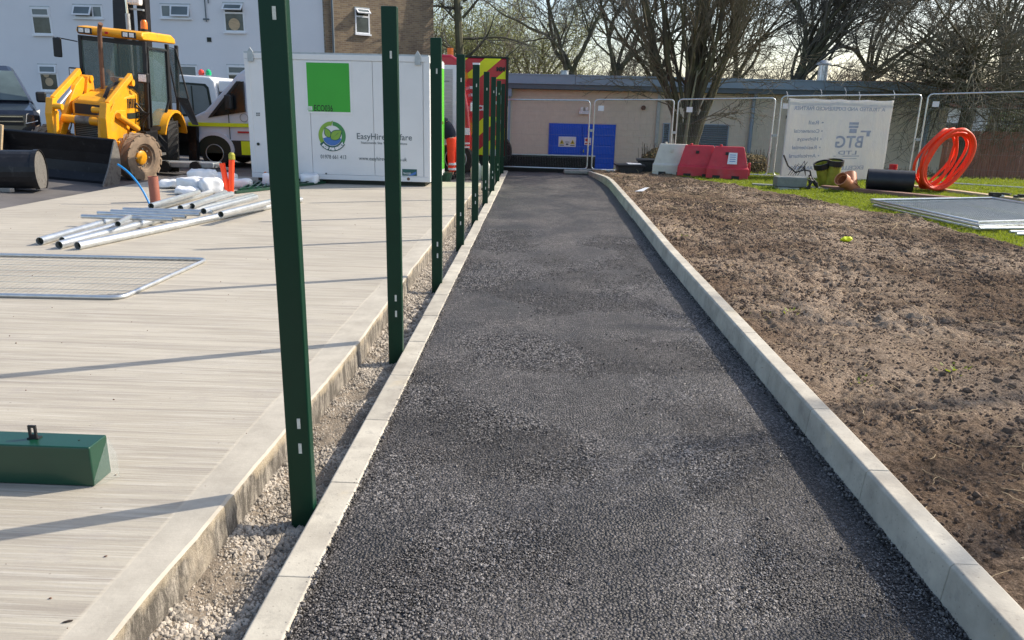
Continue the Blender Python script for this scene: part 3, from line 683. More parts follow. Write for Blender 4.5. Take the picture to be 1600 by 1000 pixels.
# lawn
def lawn_z(x, y):
    t = min(1, max(0, (y - 20.3) / 5.0)); t = t * t * (3 - 2 * t)
    return 0.085 - 0.85 * t + 0.02 * noise.noise(Vector((x, y, 3)))
V = []; F = []; yl = lin(7, 29.5, 90); k = 40
for y in yl:
    a = xg(min(y, 20.4)) - 0.1 if y < 20.4 else 1.6
    for i in range(k): t = (i / (k - 1)) ** 1.4; x = a + (26 - a) * t; V.append((x, y, lawn_z(x, y)))
for j in range(len(yl) - 1):
    for i in range(k - 1): q = j * k + i; F.append((q, q + 1, q + 1 + k, q + k))
me = bpy.data.meshes.new('lawn'); me.from_pydata(V, [], F); me.materials.append(M['grass_ground']); me.polygons.foreach_set('use_smooth', [True] * len(me.polygons))
link('lawn', me, kind='structure')
def tuft(seed, n_=14, h=1.0):
    r = random.Random(seed); b = MB()
    for i in range(n_):
        a = r.uniform(0, 6.28); bx, by = r.uniform(-.5, .5), r.uniform(-.5, .5); hh = h * r.uniform(.5, 1); lx, ly = math.cos(a), math.sin(a); w_ = 0.055; bend = r.uniform(.1, .55)
        p = Vector((bx, by, 0)); s_ = Vector((-ly, lx, 0)) * w_
        m1 = p + Vector((lx * bend * .35, ly * bend * .35, hh * .6)); t_ = p + Vector((lx * bend, ly * bend, hh))
        b.add([p - s_, p + s_, m1 + s_ * .7, m1 - s_ * .7, t_], [(0, 1, 2, 3), (3, 2, 4)])
    me = bpy.data.meshes.new('tuft'); me.from_pydata(b.v, [], b.f); me.materials.append(M['grass']); return me
tufts = [tuft(s) for s in range(4)]
def lawn_area(y0, y1, w_, n_=40, off=0.0):
    yl = lin(y0, y1, n_); V = []; F = []; k = 16
    for y in yl:
        a = xg(y) + off
        for i in range(k): x = a + w_ * i / (k - 1); V.append((x, y, lawn_z(x, y)))
    for j in range(n_ - 1):
        for i in range(k - 1): q = j * k + i; F.append((q, q + 1, q + 1 + k, q + k))
    me = bpy.data.meshes.new('lawn_area'); me.from_pydata(V, [], F); return me
scatter('grass', lawn_area(8, 20.3, 5.0), tufts, 26000, 0.03, 0.075, 11)
scatter('grass', lawn_area(15, 20.3, 14.0), tufts, 16000, 0.04, 0.09, 12)
scatter('grass', grid_mesh('slope_grass', lin(2, 24, 20), lin(20.4, 29, 20), lawn_z), tufts, 16000, 0.05, 0.12, 13)
# sprigs of weed in the soil
rr = random.Random(9)
for (px_, py_) in ((1065, 368), (1190, 492), (1235, 487), (1345, 590), (1490, 578)):
    p_ = gp(px_, py_, 0.12); b = MB(); r2 = random.Random(px_)
    for i in range(14):
        a = r2.uniform(0, 6.28); rad = r2.uniform(0, .11); q_ = Vector((p_.x + rad * math.cos(a), p_.y + rad * math.sin(a), soil_z(p_.x, p_.y))); L_ = r2.uniform(.02, .045)
        d = Vector((math.cos(a) * .8, math.sin(a) * .8, r2.uniform(.2, .8))).normalized() * L_; s_ = Vector((-math.sin(a), math.cos(a), 0)) * .007
        b.add([q_ - s_, q_ + s_, q_ + d * .6 + s_, q_ + d, q_ + d * .6 - s_], [(0, 1, 2, 3, 4)])
    o = bpy.data.objects.new('weed', None); C.objects.link(o); lv_ = b.obj('leaves', M['grass'], o); lv_['kind'] = 'stuff'; where = {1065: 'furthest up the soil by the kerb', 1190: 'left of the track marks', 1235: 'just right of another weed by the track marks', 1345: 'in the near soil beyond the kerb', 1490: 'near the right edge of the soil'}[px_]
    tag(o, 'small green weed sprig ' + where, 'weed', 'weeds in the bare soil')

# ================================================================ GREEN POSTS
pm = MB()
hw, hd = 0.049, 0.026
def post_mesh():
    b = MB(); b.bb((-hw, -hd, -0.12), (hw, hd, 2.30)); me = b.mesh('fence_post', M['green_post']); return me
pme = post_mesh()
slot_me = MB().bb((-0.0065, -0.0015, -0.022), (0.0065, 0.0015, 0.022)).mesh('slot', M['slot'])
where = ['nearest green steel fence post, cut off by the top of the photo', 'second green steel fence post, in front of the brick wall', 'third green steel fence post, overlapping the right end of the white cabin',
         'fourth green steel fence post, just right of the orange trousers', 'fifth green steel fence post, with a pale cap, right of the red van nose', 'sixth green steel fence post, over the chevron tail of the fire truck',
         'seventh green steel fence post, over the middle of the chevron tail', 'eighth green steel fence post, shortest in view over the chevron tail', 'last green steel fence post, low beside the far end of the path']
for i in range(9):
    y = 2.79 + 2.085 * i
    if i == 8: y = 19.55
    o = inst('fence_post', pme, None, (-0.936 + (0.012 * i if i < 5 else .06), y, -0.07), (0, 0, random.uniform(-.02, .02)))
    bv = o.modifiers.new('bevel', 'BEVEL'); bv.width = 0.006; bv.segments = 3
    tag(o, where[i], 'fence post', 'green steel posts along the path')
    for zz in (0.36, 0.47, 2.02) if i < 8 else (): inst('slot', slot_me, o, (0.008, -hd - 0.0008, zz))
    if i == 4: MB().bb((-0.05, -0.027, 2.30), (0.05, 0.027, 2.325)).obj('post_cap', M['tag_white'], o)

# green box-section post lying on the slab
t = thing('steel_box_section', 'green painted steel box section with a black lug, lying on the concrete at lower left', 'steel box', (-2.45, 2.79, 0.1))
b = MB().bb((-0.65, -0.065, 0.002), (0.665, 0.065, 0.178)).obj('box_section', M['green_paint'], t, bevel=0.007, seg=3)
b = MB(); b.bb((0.30 - .08, -0.002, 0.178), (0.30 - .05, 0.008, 0.235)); b.bb((0.24 + .03, -.002, 0.178), (0.245 + .03, .008, .235)); b = MB()
lug = MB(); LO = 0.14
lug.bb((0.235, -0.003, 0.179), (0.245, 0.005, 0.238)); lug.bb((0.259, -0.003, 0.179), (0.269, 0.005, 0.238)); lug.bb((0.2455, -0.003, 0.228), (0.2585, 0.005, 0.238)); lug.bb((0.2455, -0.003, 0.179), (0.2585, 0.005, 0.198)); lug.bb((0.228, -0.006, 0.1785), (0.276, 0.022, 0.183))
lug.obj('lug', M['black_plastic'], t).location.x = 0.14
fl = MB(); fl.add([(0.667, -0.066, 0.004), (0.667, 0.066, 0.004), (0.667, 0.066, 0.17), (0.667, -0.066, 0.03), (0.72, 0.03, -0.0), (0.70, 0.06, 0.09)], [(0, 4, 3), (3, 4, 5), (3, 5, 2), (4, 1, 5), (5, 1, 2)])
fl.obj('clear_wrap', M['film'], t)
MB().lathe([(0.004, 0.1775), (0.004, 0.1795)], (0.585, 0.0, 0), n=10).obj('screw_hole', M['print_black'], t)

# debris on the slab
rr = random.Random(5)
deb = [(105, 972, .014, 'dark curled leaf on the concrete near the lower left corner'), (165, 870, .008, 'brown fleck on the concrete near the corner of the first bay'), (188, 862, .006, 'tiny brown fleck beside a larger one on the concrete'), (256, 480 + 496 * .52, .006, 'small dark crumb on the concrete near the slab edge')]
for (px_, py_, s_, lb) in deb[:2]:
    p_ = gp(px_, py_, .1); me = rock_mesh('crumb', M['hair'] if s_ > .01 else M['rust_pipe'], px_, 0.4, 1)
    tag(inst('dead_leaf' if s_ > .01 else 'crumb', me, None, (p_.x, p_.y, .103), (0, 0, .4), (s_ * 2.4, s_ * 1.1, s_ * .8)), lb, 'leaf' if s_ > .01 else 'crumb')
crumbs = [rock_mesh('crumb', M['rust_pipe'], 80 + s, 0.5, 1) for s in range(3)]
scatter('slab_crumbs', MB().quad((-7.4, 1, .101), (-1.25, 1, .101), (-1.25, 15.9, .101), (-7.4, 15.9, .101)).mesh('crumb_area'), crumbs, 420, 0.003, 0.016, 20, align=False)
# black rod leaning against slab face
a = Vector((-1.135, 3.30, -0.055)); b_ = Vector((-1.165, 3.37, 0.055))
tag(MB().tube([a, b_], 0.0035, 6).obj('rod', M['black_steel']), 'thin black rod leaning against the slab edge behind the nearest post', 'rod')

# ================================================================ FENCE PANEL LYING ON SLAB
def heras(name, label, corners, z, thick=0.019, nw=60, nh=6, mat=None, cat='fence panel', group=None, rad=0.12, nwr=0.0014):
    """corners: 4 points in order round the panel; tube frame with rounded corners and welded wires"""
    c = [Vector(p) for p in corners]
    o_ = (c[0] + c[2]) / 2
    t = thing(name, label, cat, o_, 0, group)
    c = [p - o_ for p in c]
    pts = []
    for i in range(4):
        p = c[i]; a = (c[i - 1] - p).normalized(); b = (c[(i + 1) % 4] - p).normalized()
        for s in range(5):
            q = s / 4; A = p + a * rad; B_ = p + b * rad
            pts.append(A * (1 - q) ** 2 + p * 2 * q * (1 - q) + B_ * q * q)
    fr = MB(); fr.tube(pts, thick, 10, closed=True); fr.obj('panel_frame', mat or M['galv'], t, smooth=True)
    wr = MB(); w2 = MB()
    for i in range(1, nw):
        q = i / nw; wr.tube([c[0].lerp(c[1], q), c[3].lerp(c[2], q)], nwr, 3, caps=False)
    for i in range(1, nh):
        q = i / nh; w2.tube([c[0].lerp(c[3], q), c[1].lerp(c[2], q)], nwr * 1.6, 3, caps=False)
    wo_ = wr.obj('mesh_wires', M['galv_dull'], t, raw=True); wo_['kind'] = 'stuff'
    for i in range(1, nh):
        q = i / nh; MB().tube([c[0].lerp(c[3], q), c[1].lerp(c[2], q)], nwr * 1.7, 4).obj('cross_wire', M['galv_dull'], t)
    return t
A = gp(180 + 10, 465, .12); Bp = gp(324, 405, .12)
bl = gp(0, 398, .12); fl_ = gp(0, 461, .12)
A.z = Bp.z = 0.12
dirw = (bl - Bp).normalized(); far = Bp + (bl - Bp) * 1.35; near = A + (fl_ - A) * 2.4
t = heras('site_fence_panel', 'galvanised mesh fence panel lying flat on the brushed concrete, left of the second post', [near, A, Bp, far], .12, 0.017, 40, 7, nwr=0.0015, rad=0.1)

# ================================================================ STEEL TUBES ON SLAB
GT = 'galvanised steel tubes piled on the concrete'
def steel_tube(a, b_, r, label, name='steel_tube'):
    a = Vector(a); b_ = Vector(b_); o_ = MB().pipe(a, b_, r, 20, 0.1).obj(name, M['galv'], smooth=True)
    d = (b_ - a).normalized()
    MB().tube([a + d * 0.05, a + d * 0.06], r * 0.9, 12).obj('tube_bore', M['print_black'], o_)
    return tag(o_, label, 'tube', GT)
def sp_(x, y, z): p_ = gp(x, y, z); p_.z = z; return p_
r1 = 0.045
long_ = [((62, 377), (330, 300), 'leftmost of the long galvanised tubes with a black open end'), ((92, 383), (395, 306), 'middle long galvanised tube with a black open end'),
         ((121, 384), (470, 312), 'nearest long galvanised tube, running right behind the first green post'), ((97, 375), (290, 322), 'long tube half hidden between the open ends')]
for i, (a, b_, lb) in enumerate(long_):
    z = 0.1 + r1
    steel_tube(sp_(*a, z), sp_(*b_, z), r1 if i < 3 else 0.035, lb)
z = 0.1 + r1 * 2 + 0.03
for i, (a, b_, lb) in enumerate([((128, 338), (270, 343), 'nearest of the thin tubes laid across the pile'), ((153, 333), (290, 339), 'second thin tube laid across the pile'), ((174, 330), (312, 335), 'third thin tube laid across the pile'), ((193, 327), (332, 331), 'rearmost thin tube laid across the pile')]):
    steel_tube(sp_(*a, z), sp_(*b_, z), 0.026, lb)
for i, (a, b_, lb) in enumerate([((236, 322), (310, 300), 'thick tube at the back of the pile, nearest the blue pipe'), ((282, 325), (362, 303), 'thick tube in the back of the pile, left of the orange pipes'), ((318, 330), (400, 308), 'thick tube in the back of the pile, pointing at the green mesh'), ((345, 335), (428, 314), 'thick tube tight behind the nearest long tube'), ((300, 322), (352, 301), 'short thick tube wedged between two others in the back of the pile')]):
    zt = z + 0.02; steel_tube(sp_(*a, zt), sp_(*b_, zt), 0.042, lb)
steel_tube(sp_(184, 350, z + .03), sp_(202, 339, z + .03), 0.033, 'short stub of tube lying on the pile above the open ends')

# bags
GBg = 'white plastic bags stacked at the back of the slab'
def bag(px_, py_, w_, d_, h_, lb, z0=0.1, rz=0.0):
    p_ = gp(px_, py_, z0); b = bmesh.new(); bmesh.ops.create_cube(b, size=1); bmesh.ops.subdivide_edges(b, edges=b.edges[:], cuts=9, use_grid_fill=True)
    for v in b.verts:
        c = v.co; n_ = Vector((abs(c.x * 2) ** 5, abs(c.y * 2) ** 5, abs(c.z * 2) ** 5))
        k = 1 / max(1e-6, (n_.x + n_.y + n_.z)) ** 0.2
        v.co = c * k * 0.5 * 2
        v.co = Vector((v.co.x * w_, v.co.y * d_, v.co.z * h_)) * 1.0
        q_ = v.co * 7 + Vector((px_, py_, 0)); v.co += Vector((noise.noise(q_), noise.noise(q_ + Vector((9, 0, 0))), noise.noise(q_ + Vector((0, 9, 0))))) * 0.035
        v.co.z += (0.02 * abs(noise.noise(v.co * 16)))
    me = bpy.data.meshes.new('plastic_bag'); b.to_mesh(me); b.free(); me.materials.append(M['bag']); me.polygons.foreach_set('use_smooth', [True] * len(me.polygons))
    tag(inst('plastic_bag', me, None, (p_.x, p_.y, z0 + h_ / 2), (0, 0, rz)), lb, 'bag', GBg)
for a in [(272, 294, .46, .3, .15, 'leftmost flat white bag of the pile', .1, .1), (303, 299, .5, .35, .24, 'crumpled white bag second from the left', .1, -.3), (292, 304, .36, .26, .12, 'small white bag lying in front, left of the crumpled pair', .1, 0), (331, 302, .36, .4, .26, 'upright crumpled white bag in front of the orange pipes', .1, .6),
          (345, 287, .6, .4, .2, 'wide white bag on the back of the pile', .12, 0), (372, 293, .5, .35, .15, 'rightmost flat white bag beyond the orange pipes', .1, .2), (318, 290, .5, .35, .30, 'tall white bag at the back of the pile', .1, 0.2), (425, 292, .3, .3, .24, 'white bag showing just left of the first green post', .1, 0), (484, 288, .36, .3, .2, 'white bag showing just right of the first green post', .1, 0.2)]:
    bag(*a)
# ducts standing out of the slab
p0 = gp(234, 320, .1); p1 = at(184, 257, p0.y + .15); mid = at(215, 275, p0.y + .05)
tag(MB().tube([p0 * (1 - s) ** 2 + mid * 2 * s * (1 - s) + p1 * s * s for s in lin(0, 1, 14)], 0.016, 10).obj('blue_water_pipe', M['blue_pipe'], smooth=True), 'thin blue water pipe curving up out of the slab before the digger wheel', 'pipe')
p0 = gp(243, 316, .1); b = MB().pipe(p0, p0 + Vector((0, 0, .40)), 0.075, 20, .12).obj('duct', M['brown_duct'], smooth=True); tag(b, 'short brown duct standing upright in the slab beside the blue pipe', 'duct')
for (x0, y0, x1, y1, lb) in ((356, 299, 347, 255, 'shorter leaning orange duct standing in the slab'), (356 + 5, 299, 362, 243, 'taller orange duct with a yellow cap standing in the slab')):
    p0 = gp(x0, y0, .1); p1 = at(x1, y1, p0.y)
    o = MB().pipe(p0, p1, 0.048, 16, .12).obj('orange_duct', M['orange_duct'], smooth=True); tag(o, lb, 'duct', 'orange ducts standing in the slab')
    if y1 < 250: MB().tube([p1 + Vector((0, 0, -.07)), p1 + Vector((0, 0, .02)), p1 + Vector((0, 0, .05))], [.054, .054, .03], 14).obj('yellow_cap', M['yellow_plastic'], o)
# green mesh panels lying
t = thing('green_mesh_panel', 'green welded mesh fence panels lying flat between the tubes and the cabin', 'mesh panel', gp(440, 296, .1))
O_ = t.location
a = gp(368, 303, .1) - O_; d_ = gp(508, 287, .1) - O_; a2 = gp(395, 289, .1) - O_; d2 = gp(480, 283, .1) - O_
for k in range(7):
    q = k / 6; p_ = a.lerp(a2, q); r_ = d_.lerp(d2, q); MB().bar(p_ + Vector((0, 0, .03 + .01 * (k % 2))), r_ + Vector((0, 0, .03 + .01 * (k % 2))), 0.05, 0.045).obj('rail', M['green_paint'], t)
for k in range(12):
    q = (k + .5) / 12; p_ = a.lerp(d_, q); r_ = a2.lerp(d2, q); MB().bar(p_ + Vector((0, 0, .075)), r_ + Vector((0, 0, .075)), 0.03, 0.012).obj('strap', M['green_paint'], t)
# ================================================================ SITE FENCE (upright)
GF = 'upright galvanised site fence panels at the far end'
def up_panel(a, b_, z0, za, zb, label, n_=44, name='site_fence_panel'):
    return heras(name, label, [Vector((a[0], a[1], z0)), Vector((b_[0], b_[1], z0)), Vector((b_[0], b_[1], zb)), Vector((a[0], a[1], za))], 0, 0.019, n_, 6, mat=M['galv'], group=GF, rad=0.11, nwr=0.0008)
P0 = up_panel((-1.3, 20.65), (1.37, 20.38), .12, 1.86, 1.89, 'site fence panel standing across the end of the path', 60)
P1 = up_panel((1.49, 20.38), (3.56, 20.42), .12, 1.91, 1.96, 'site fence panel in front of the right half of the blue door', 50)
P2 = up_panel((3.67, 20.40), (6.04, 19.98), .12, 1.97, 2.05, 'site fence panel in front of the louvre, behind the red barriers', 56)
P3 = up_panel((6.18, 19.93), (9.40, 19.40), .12, 2.10, 2.20, 'site fence panel that carries the white banner', 70)
P4 = up_panel((9.54, 19.36), (12.9, 17.4), .12, 2.21, 2.36, 'rightmost site fence panel, rising out of the photo beside the brown fence', 80)
for pn, (x, y, z) in ((P1, (1.66, 20.36, 1.70)), (P2, (3.95, 20.30, 1.72)), (P3, (6.28, 19.86, 1.86)), (P4, (9.68, 19.22, 1.98))):
    o = MB().box((x - pn.location.x, y - pn.location.y, z - pn.location.z), (0.15, 0.012, 0.13), Matrix.Rotation(-.12, 3, 'Z')).obj('name_plate', M['tag_white'], pn)
for (x, y, lb) in ((1.43, 20.38, 'pale concrete fence foot at the end of the path'), (3.62, 20.41, 'concrete fence foot behind the white barrier'), (6.11, 19.96, 'concrete fence foot just right of the red barriers'), (9.47, 19.38, 'concrete fence foot hidden behind the orange coil')):
    o = MB().bb((x - .3, y - .1, 0.02), (x + .3, y + .1, 0.13)).obj('concrete_block', M['fence_foot'], bevel=.02); tag(o, lb, 'fence foot', 'feet of the site fence')
    tag(MB().bb((x - .06, y - .04, 1.1), (x + .06, y + .04, 1.16)).obj('fence_clip', M['galv_dull']), 'steel clip joining two fence panels, ' + lb.split('foot ')[1].replace('hidden ', ''), 'clip', 'clips between the site fence panels')
# banner
TL, TR, BR, BL = at(1232, 153, 19.80), at(1396, 157, 19.33), at(1376, 283, 19.28), at(1216, 286, 19.72)
def bp(u, v, d=0.0):
    """u: 0 right edge .. 1 left edge as seen, v: 0 bottom .. 1 top"""
    p = (TR.lerp(TL, u)).lerp(BR.lerp(BL, u), 1 - v)
    k = 0.035 * noise.noise(Vector((u * 3, v * 2.2, 0))) + 0.012 * noise.noise(Vector((u * 9, v * 5, 1))) - 0.02 * math.sin(math.pi * v) 
    return p + Vector((0, k - 0.03 + d, 0))
V = []; F = []; nu, nv = 46, 34
for j in range(nv):
    for i in range(nu):
        u, v = i / (nu - 1), j / (nv - 1); sag = 0.025 * (abs(math.sin(u * math.pi * 3)) - 1) if j == nv - 1 else 0
        p = bp(u, v); p.z += -0.02 * abs(math.sin(u * math.pi * 4)) * v ** 6; V.append(tuple(p))
for j in range(nv - 1):
    for i in range(nu - 1): a = j * nu + i; F.append((a, a + 1, a + 1 + nu, a + nu))
me = bpy.data.meshes.new('banner'); me.from_pydata(V, [], F); me.materials.append(M['banner']); me.polygons.foreach_set('use_smooth', [True] * len(me.polygons))
ban = link('banner', me); sm = ban.modifiers.new('solid', 'SOLIDIFY'); sm.thickness = 0.002
tag(ban, 'creased white banner tied to the site fence, its print showing reversed', 'banner')
def btext(s, u0, v0, u1, hgt, name='lettering'):
    """reversed print: starts at the right edge and runs left"""
    o = text(s, 1.0, M['banner_print'], ban, (0, 0, 0), (1, 0, 0), (0, 1, 0), name, bold=.018); me = o.data
    co = np.empty(len(me.vertices) * 3); me.vertices.foreach_get('co', co); co = co.reshape(-1, 3)
    w_ = co[:, 0].max() - co[:, 0].min(); x0 = co[:, 0].min()
    for v in me.vertices:
        u = u0 + (v.co.x - x0) / w_ * (u1 - u0); vv = v0 + v.co.y * hgt
        v.co = bp(u, vv, -0.006 - 0.0005 * (v.co.z > 0))
btext('A TRUSTED AND EXPERIENCED PARTNER', .07, .865, .94, .062)
for s, v0, u1 in (('\u2022 Rail', .70, .80), ('\u2022 Commercial', .60, .93), ('\u2022 Highways', .505, .89), ('\u2022 Residential', .405, .93), ('\u2022 Agricultural', .305, .95)):
    btext(s, .635, v0, u1 - .02, .062)
btext('BTG', .235, .425, .50, .20, 'logo_letters')
btext('LTD', .28, .34, .46, .065)
btext('EXCELLENCE AS STANDARD', .19, .155, .92, .066)
for (u0, u1, v0, v1) in ((.30, .39, .66, .69), (.30, .39, .70, .73), (.31, .38, .60, .65), (.18, .21, .56, .62), (.17, .27, .61, .63), (.25, .50, .315, .325), (.27, .48, .285, .292)):
    b = MB(); b.quad(bp(u0, v0, -.007), bp(u1, v0, -.007), bp(u1, v1, -.007), bp(u0, v1, -.007)); b.obj('logo_bar', M['banner_print'], ban)
for i, (x, y) in enumerate(((1229, 143), (1282, 139), (1320, 137), (1342, 143), (1396, 141))):
    p = at(x, y, 19.6); q = at(x + 1, y + 13, 19.6); b = MB(); b.tube([p, (p + q) / 2 + Vector((.02, -.02, 0)), q], 0.007, 5); b.obj('cable_tie', M['tag_white'], ban)

# ================================================================ BARRIERS
GBR = 'plastic barriers by the site fence'
def barrier(loc, rz, mat, label, hl=0.50):
    t = thing('barrier', label, 'barrier', loc, rz, GBR)
    b = MB(); lv = [(0.0, hl, .24), (0.25, hl - .005, .235), (0.29, hl - .03, .165), (0.72, hl - .14, .07), (0.76, hl - .155, .055), (0.77, hl - .175, .04)]
    vs = []
    for z, a, d in lv: vs += [(-a, -d, z), (a, -d, z), (a, d, z), (-a, d, z)]
    fs = [(3, 2, 1, 0)] + [(4 * i + j, 4 * i + (j + 1) % 4, 4 * i + 4 + (j + 1) % 4, 4 * i + 4 + j) for i in range(len(lv) - 1) for j in range(4)] + [tuple(range(4 * len(lv) - 4, 4 * len(lv)))]
    b.add(vs, fs); b.obj('barrier_body', mat, t, bevel=.012, seg=3)
    for x in (-.25, .2): MB().bb((x - .09, -.2445, 0.0), (x + .09, -.2, .085)).obj('fork_slot', M['black_plastic'], t)
    MB().lathe([(.03, .76), (.035, .80), (.02, .81)], (-.2, 0, 0), n=12).obj('filler_cap', mat, t)
    MB().bb((hl - .02, -.06, .08), (hl + .04, .06, .40)).obj('end_lug', mat, t, bevel=.02)
    MB().bb((-.08, -.135, .57), (.0, -.11, .64)).obj('recess', M['black_plastic'] if mat == M['red_barrier'] else mat, t)
    return t
barrier((3.50, 19.62, .10), -.16, M['white_barrier'], 'off-white plastic barrier at the left end of the row of three')
barrier((4.07, 19.22, .10), -.20, M['red_barrier'], 'red plastic barrier in the middle of the row of three')
t = barrier((4.72, 18.86, .10), -.24, M['red_barrier'], 'red plastic barrier with a white notice, right end of the row')
b = MB(); b.quad((-.02, -.188, .36), (.21, -.188, .36), (.20, -.118, .63), (0.0, -.118, .63)); o = b.obj('notice', M['tag_white'], t); o.location = (0, -.012, 0)
for k in range(4): b = MB(); zz = .42 + k * .05; yy_ = -.188 + (zz - .36) * .26 - .0135; b.quad((.03, yy_, zz), (.17, yy_, zz), (.17, yy_ + .004, zz + .015), (.03, yy_ + .004, zz + .015)); b.obj('notice_line', M['logo_blue'], t)

# black trays, board and litter near the path end
def tray(loc, rz, dims, label, lid=True):
    w_, d_, h_ = dims; t = thing('black_tray', label, 'tray', loc, rz, 'black trays at the end of the path')
    b = MB(); b.prism([(-w_ / 2 + .06, 0), (w_ / 2 - .06, 0), (w_ / 2, h_), (-w_ / 2, h_)], -d_ / 2, d_ / 2, 'y'); b.obj('tray_body', M['black_plastic'], t, bevel=.01)
    MB().bb((-w_ / 2 - .04, -d_ / 2 - .04, h_ + .002), (w_ / 2 + .04, d_ / 2 + .04, h_ + .05)).obj('tray_rim', M['black_plastic'], t, bevel=.008)
    for k in range(4): MB().bb((-w_ / 2 + .12 + k * w_ / 4.6, -d_ / 2 - .012, .04), (-w_ / 2 + .15 + k * w_ / 4.6, -d_ / 2 - .001, h_ - .03)).obj('rib', M['black_plastic'], t)
    return t
p = gp(972, 276, .05); t1 = tray((2.42, 19.75, .06), .05, (.66, .5, .22), 'nearer black plastic tray beside the kerb end, with a white sheet on its rim')
tag(MB().bb((2.36, 19.5, .336), (2.70, 19.95, .35)).obj('white_sheet', M['tag_white']), 'small white sheet lying on the nearer black tray', 'sheet')
tray((2.95, 20.1, .06), -.1, (.55, .5, .34), 'taller black plastic tray behind, left of the dry bush')
o = MB().bb((-1.25, 20.92, -.25), (1.62, 20.98, .42)).obj('black_board', M['dark_wood'])
tag(o, 'long low black board behind the fence across the end of the path', 'board'); MB().bb((-1.25, 20.90, .421), (1.62, 21.0, .45)).obj('top_rail', M['galv_dull'], o)
tag(MB().bb((.75, 20.1, .012), (1.38, 20.4, .10)).obj('timber_block', M['fence_foot'], bevel=.02), 'mud-caked block lying under the fence at the right end of the path', 'block')
tag(MB().prism([(1.72, 20.05), (2.05, 20.0), (2.1, 20.12), (1.78, 20.2)], .10, .15, 'z').obj('paper_scrap', M['tag_white']), 'flat white scrap beside the kerb end, left of the black trays', 'litter')
p = gp(1002, 300, .12); o = MB().add([(p.x - .13, p.y - .03, .13), (p.x + .02, p.y - .07, .14), (p.x + .16, p.y + .1, .20), (p.x + .08, p.y + .12, .19), (p.x - .05, p.y + .02, .15)], [(0, 1, 2, 3, 4)]).obj('paper_scrap', M['tag_white']); o.modifiers.new('s', 'SOLIDIFY').thickness = .006
tag(o, 'torn white scrap on the soil near the bend of the kerb', 'litter')
p = gp(1322, 378, .13); me = rock_mesh('neon_lump', M['neon'], 7, .7, 2)
for v in me.vertices: v.co *= 1 + .35 * noise.noise(v.co * 9)
tag(inst('crumpled_glove', me, None, (p.x, p.y, .165), (0, 0, .3), (.17, .11, .10)), 'crumpled neon yellow scrap lying on the bare soil', 'glove')
p = gp(1530, 885, .12); tag(MB().tube([(1.80, 2.42, .125), (1.86, 2.43, .132), (1.90, 2.44, .128)], [.004, .006, .004], 6).obj('wood_splinter', M['pale_wood']), 'pale wood splinter on the soil close behind the near kerb', 'stick')

# ================================================================ THINGS ON THE GRASS
t = thing('flat_mesh_panels', 'stack of wire mesh panels lying flat on the grass at the right edge', 'mesh panel', (8.3, 13.6, .1))
A_, B_, C_, D_ = gp(1362, 316, .19), gp(1551, 313, .19), Vector((10.9, 13.3, .19)), gp(1530, 352, .19)
C_ = D_ + (B_ - A_)
O_ = Vector(t.location)
A_, B_, C_, D_ = [q - O_ for q in (A_, B_, C_, D_)]
for k, (dz, sh) in enumerate(((0, 0), (-.06, .05), (.045, -.03))):
    off = Vector((sh, sh * .6, dz)); MB().tube([p + off for p in (A_, B_, C_, D_)], .021, 8, closed=True).obj('panel_frame', M['galv'], t, smooth=True)
b = MB()
for k in range(2):
    off = Vector((.02 * k, .013 * k, .025 - .045 * k))
    for i in range(1, 70): q = i / 70; b.tube([A_.lerp(B_, q) + off, D_.lerp(C_, q) + off], .0028, 3, caps=False)
    for i in range(1, 26): q = i / 26; b.tube([A_.lerp(D_, q) + off, B_.lerp(C_, q) + off], .003, 3, caps=False)
o = b.obj('mesh_wires', M['galv_dull'], t, raw=True); o['kind'] = 'stuff'
for i, (a, b_) in enumerate((((1524, 353), (1640, 350)), ((1578, 362), (1660, 362)), ((1588, 366), (1680, 366)), ((1530, 357), (1640, 356)))):
    steel = MB().tube([gp(*a, .15), gp(*b_, .15)], .022, 10).obj('loose_tube', M['galv'], smooth=True)
    tag(steel, ['galvanised tube end nearest the stacked mesh panels on the grass', 'loose galvanised tube at the right edge below the mesh panels', 'lowest galvanised tube at the right edge on the grass', 'second galvanised tube tight under the mesh panel corner'][i], 'tube', 'loose tubes beside the mesh panels on the grass')
# boards
for (a, b_, h, mt, lb) in (((1285, 296), (1560, 322), .09, 'board', 'long red-brown board lying along the grass under the black roll'), ((1420, 293), (1600, 316), .07, 'pale_wood', 'pale-edged board running behind the orange coil'), ((1175, 290), (1295, 297), .05, 'grey_metal', 'low grey board at the foot of the banner')):
    p, q = gp(*a, .1), gp(*b_, .1); o = MB().bar(p + Vector((0, 0, h / 2 - .0)), q + Vector((0, 0, h / 2 - .0)), .22, h).obj('board', M[mt], bevel=.006); tag(o, lb, 'board')
# black roll
p, q = gp(1352, 299, .12), gp(1424, 303, .12); p.z = q.z = .37
roll = MB().pipe(p, q, .225, 32, .10).obj('black_roll', M['black_roll'], smooth=True); tag(roll, 'thick roll of black membrane lying left of the orange coil', 'roll')
MB().pipe(p, q, .16, 24, .1).obj('inner_wrap', M['black_roll'], roll, smooth=True)
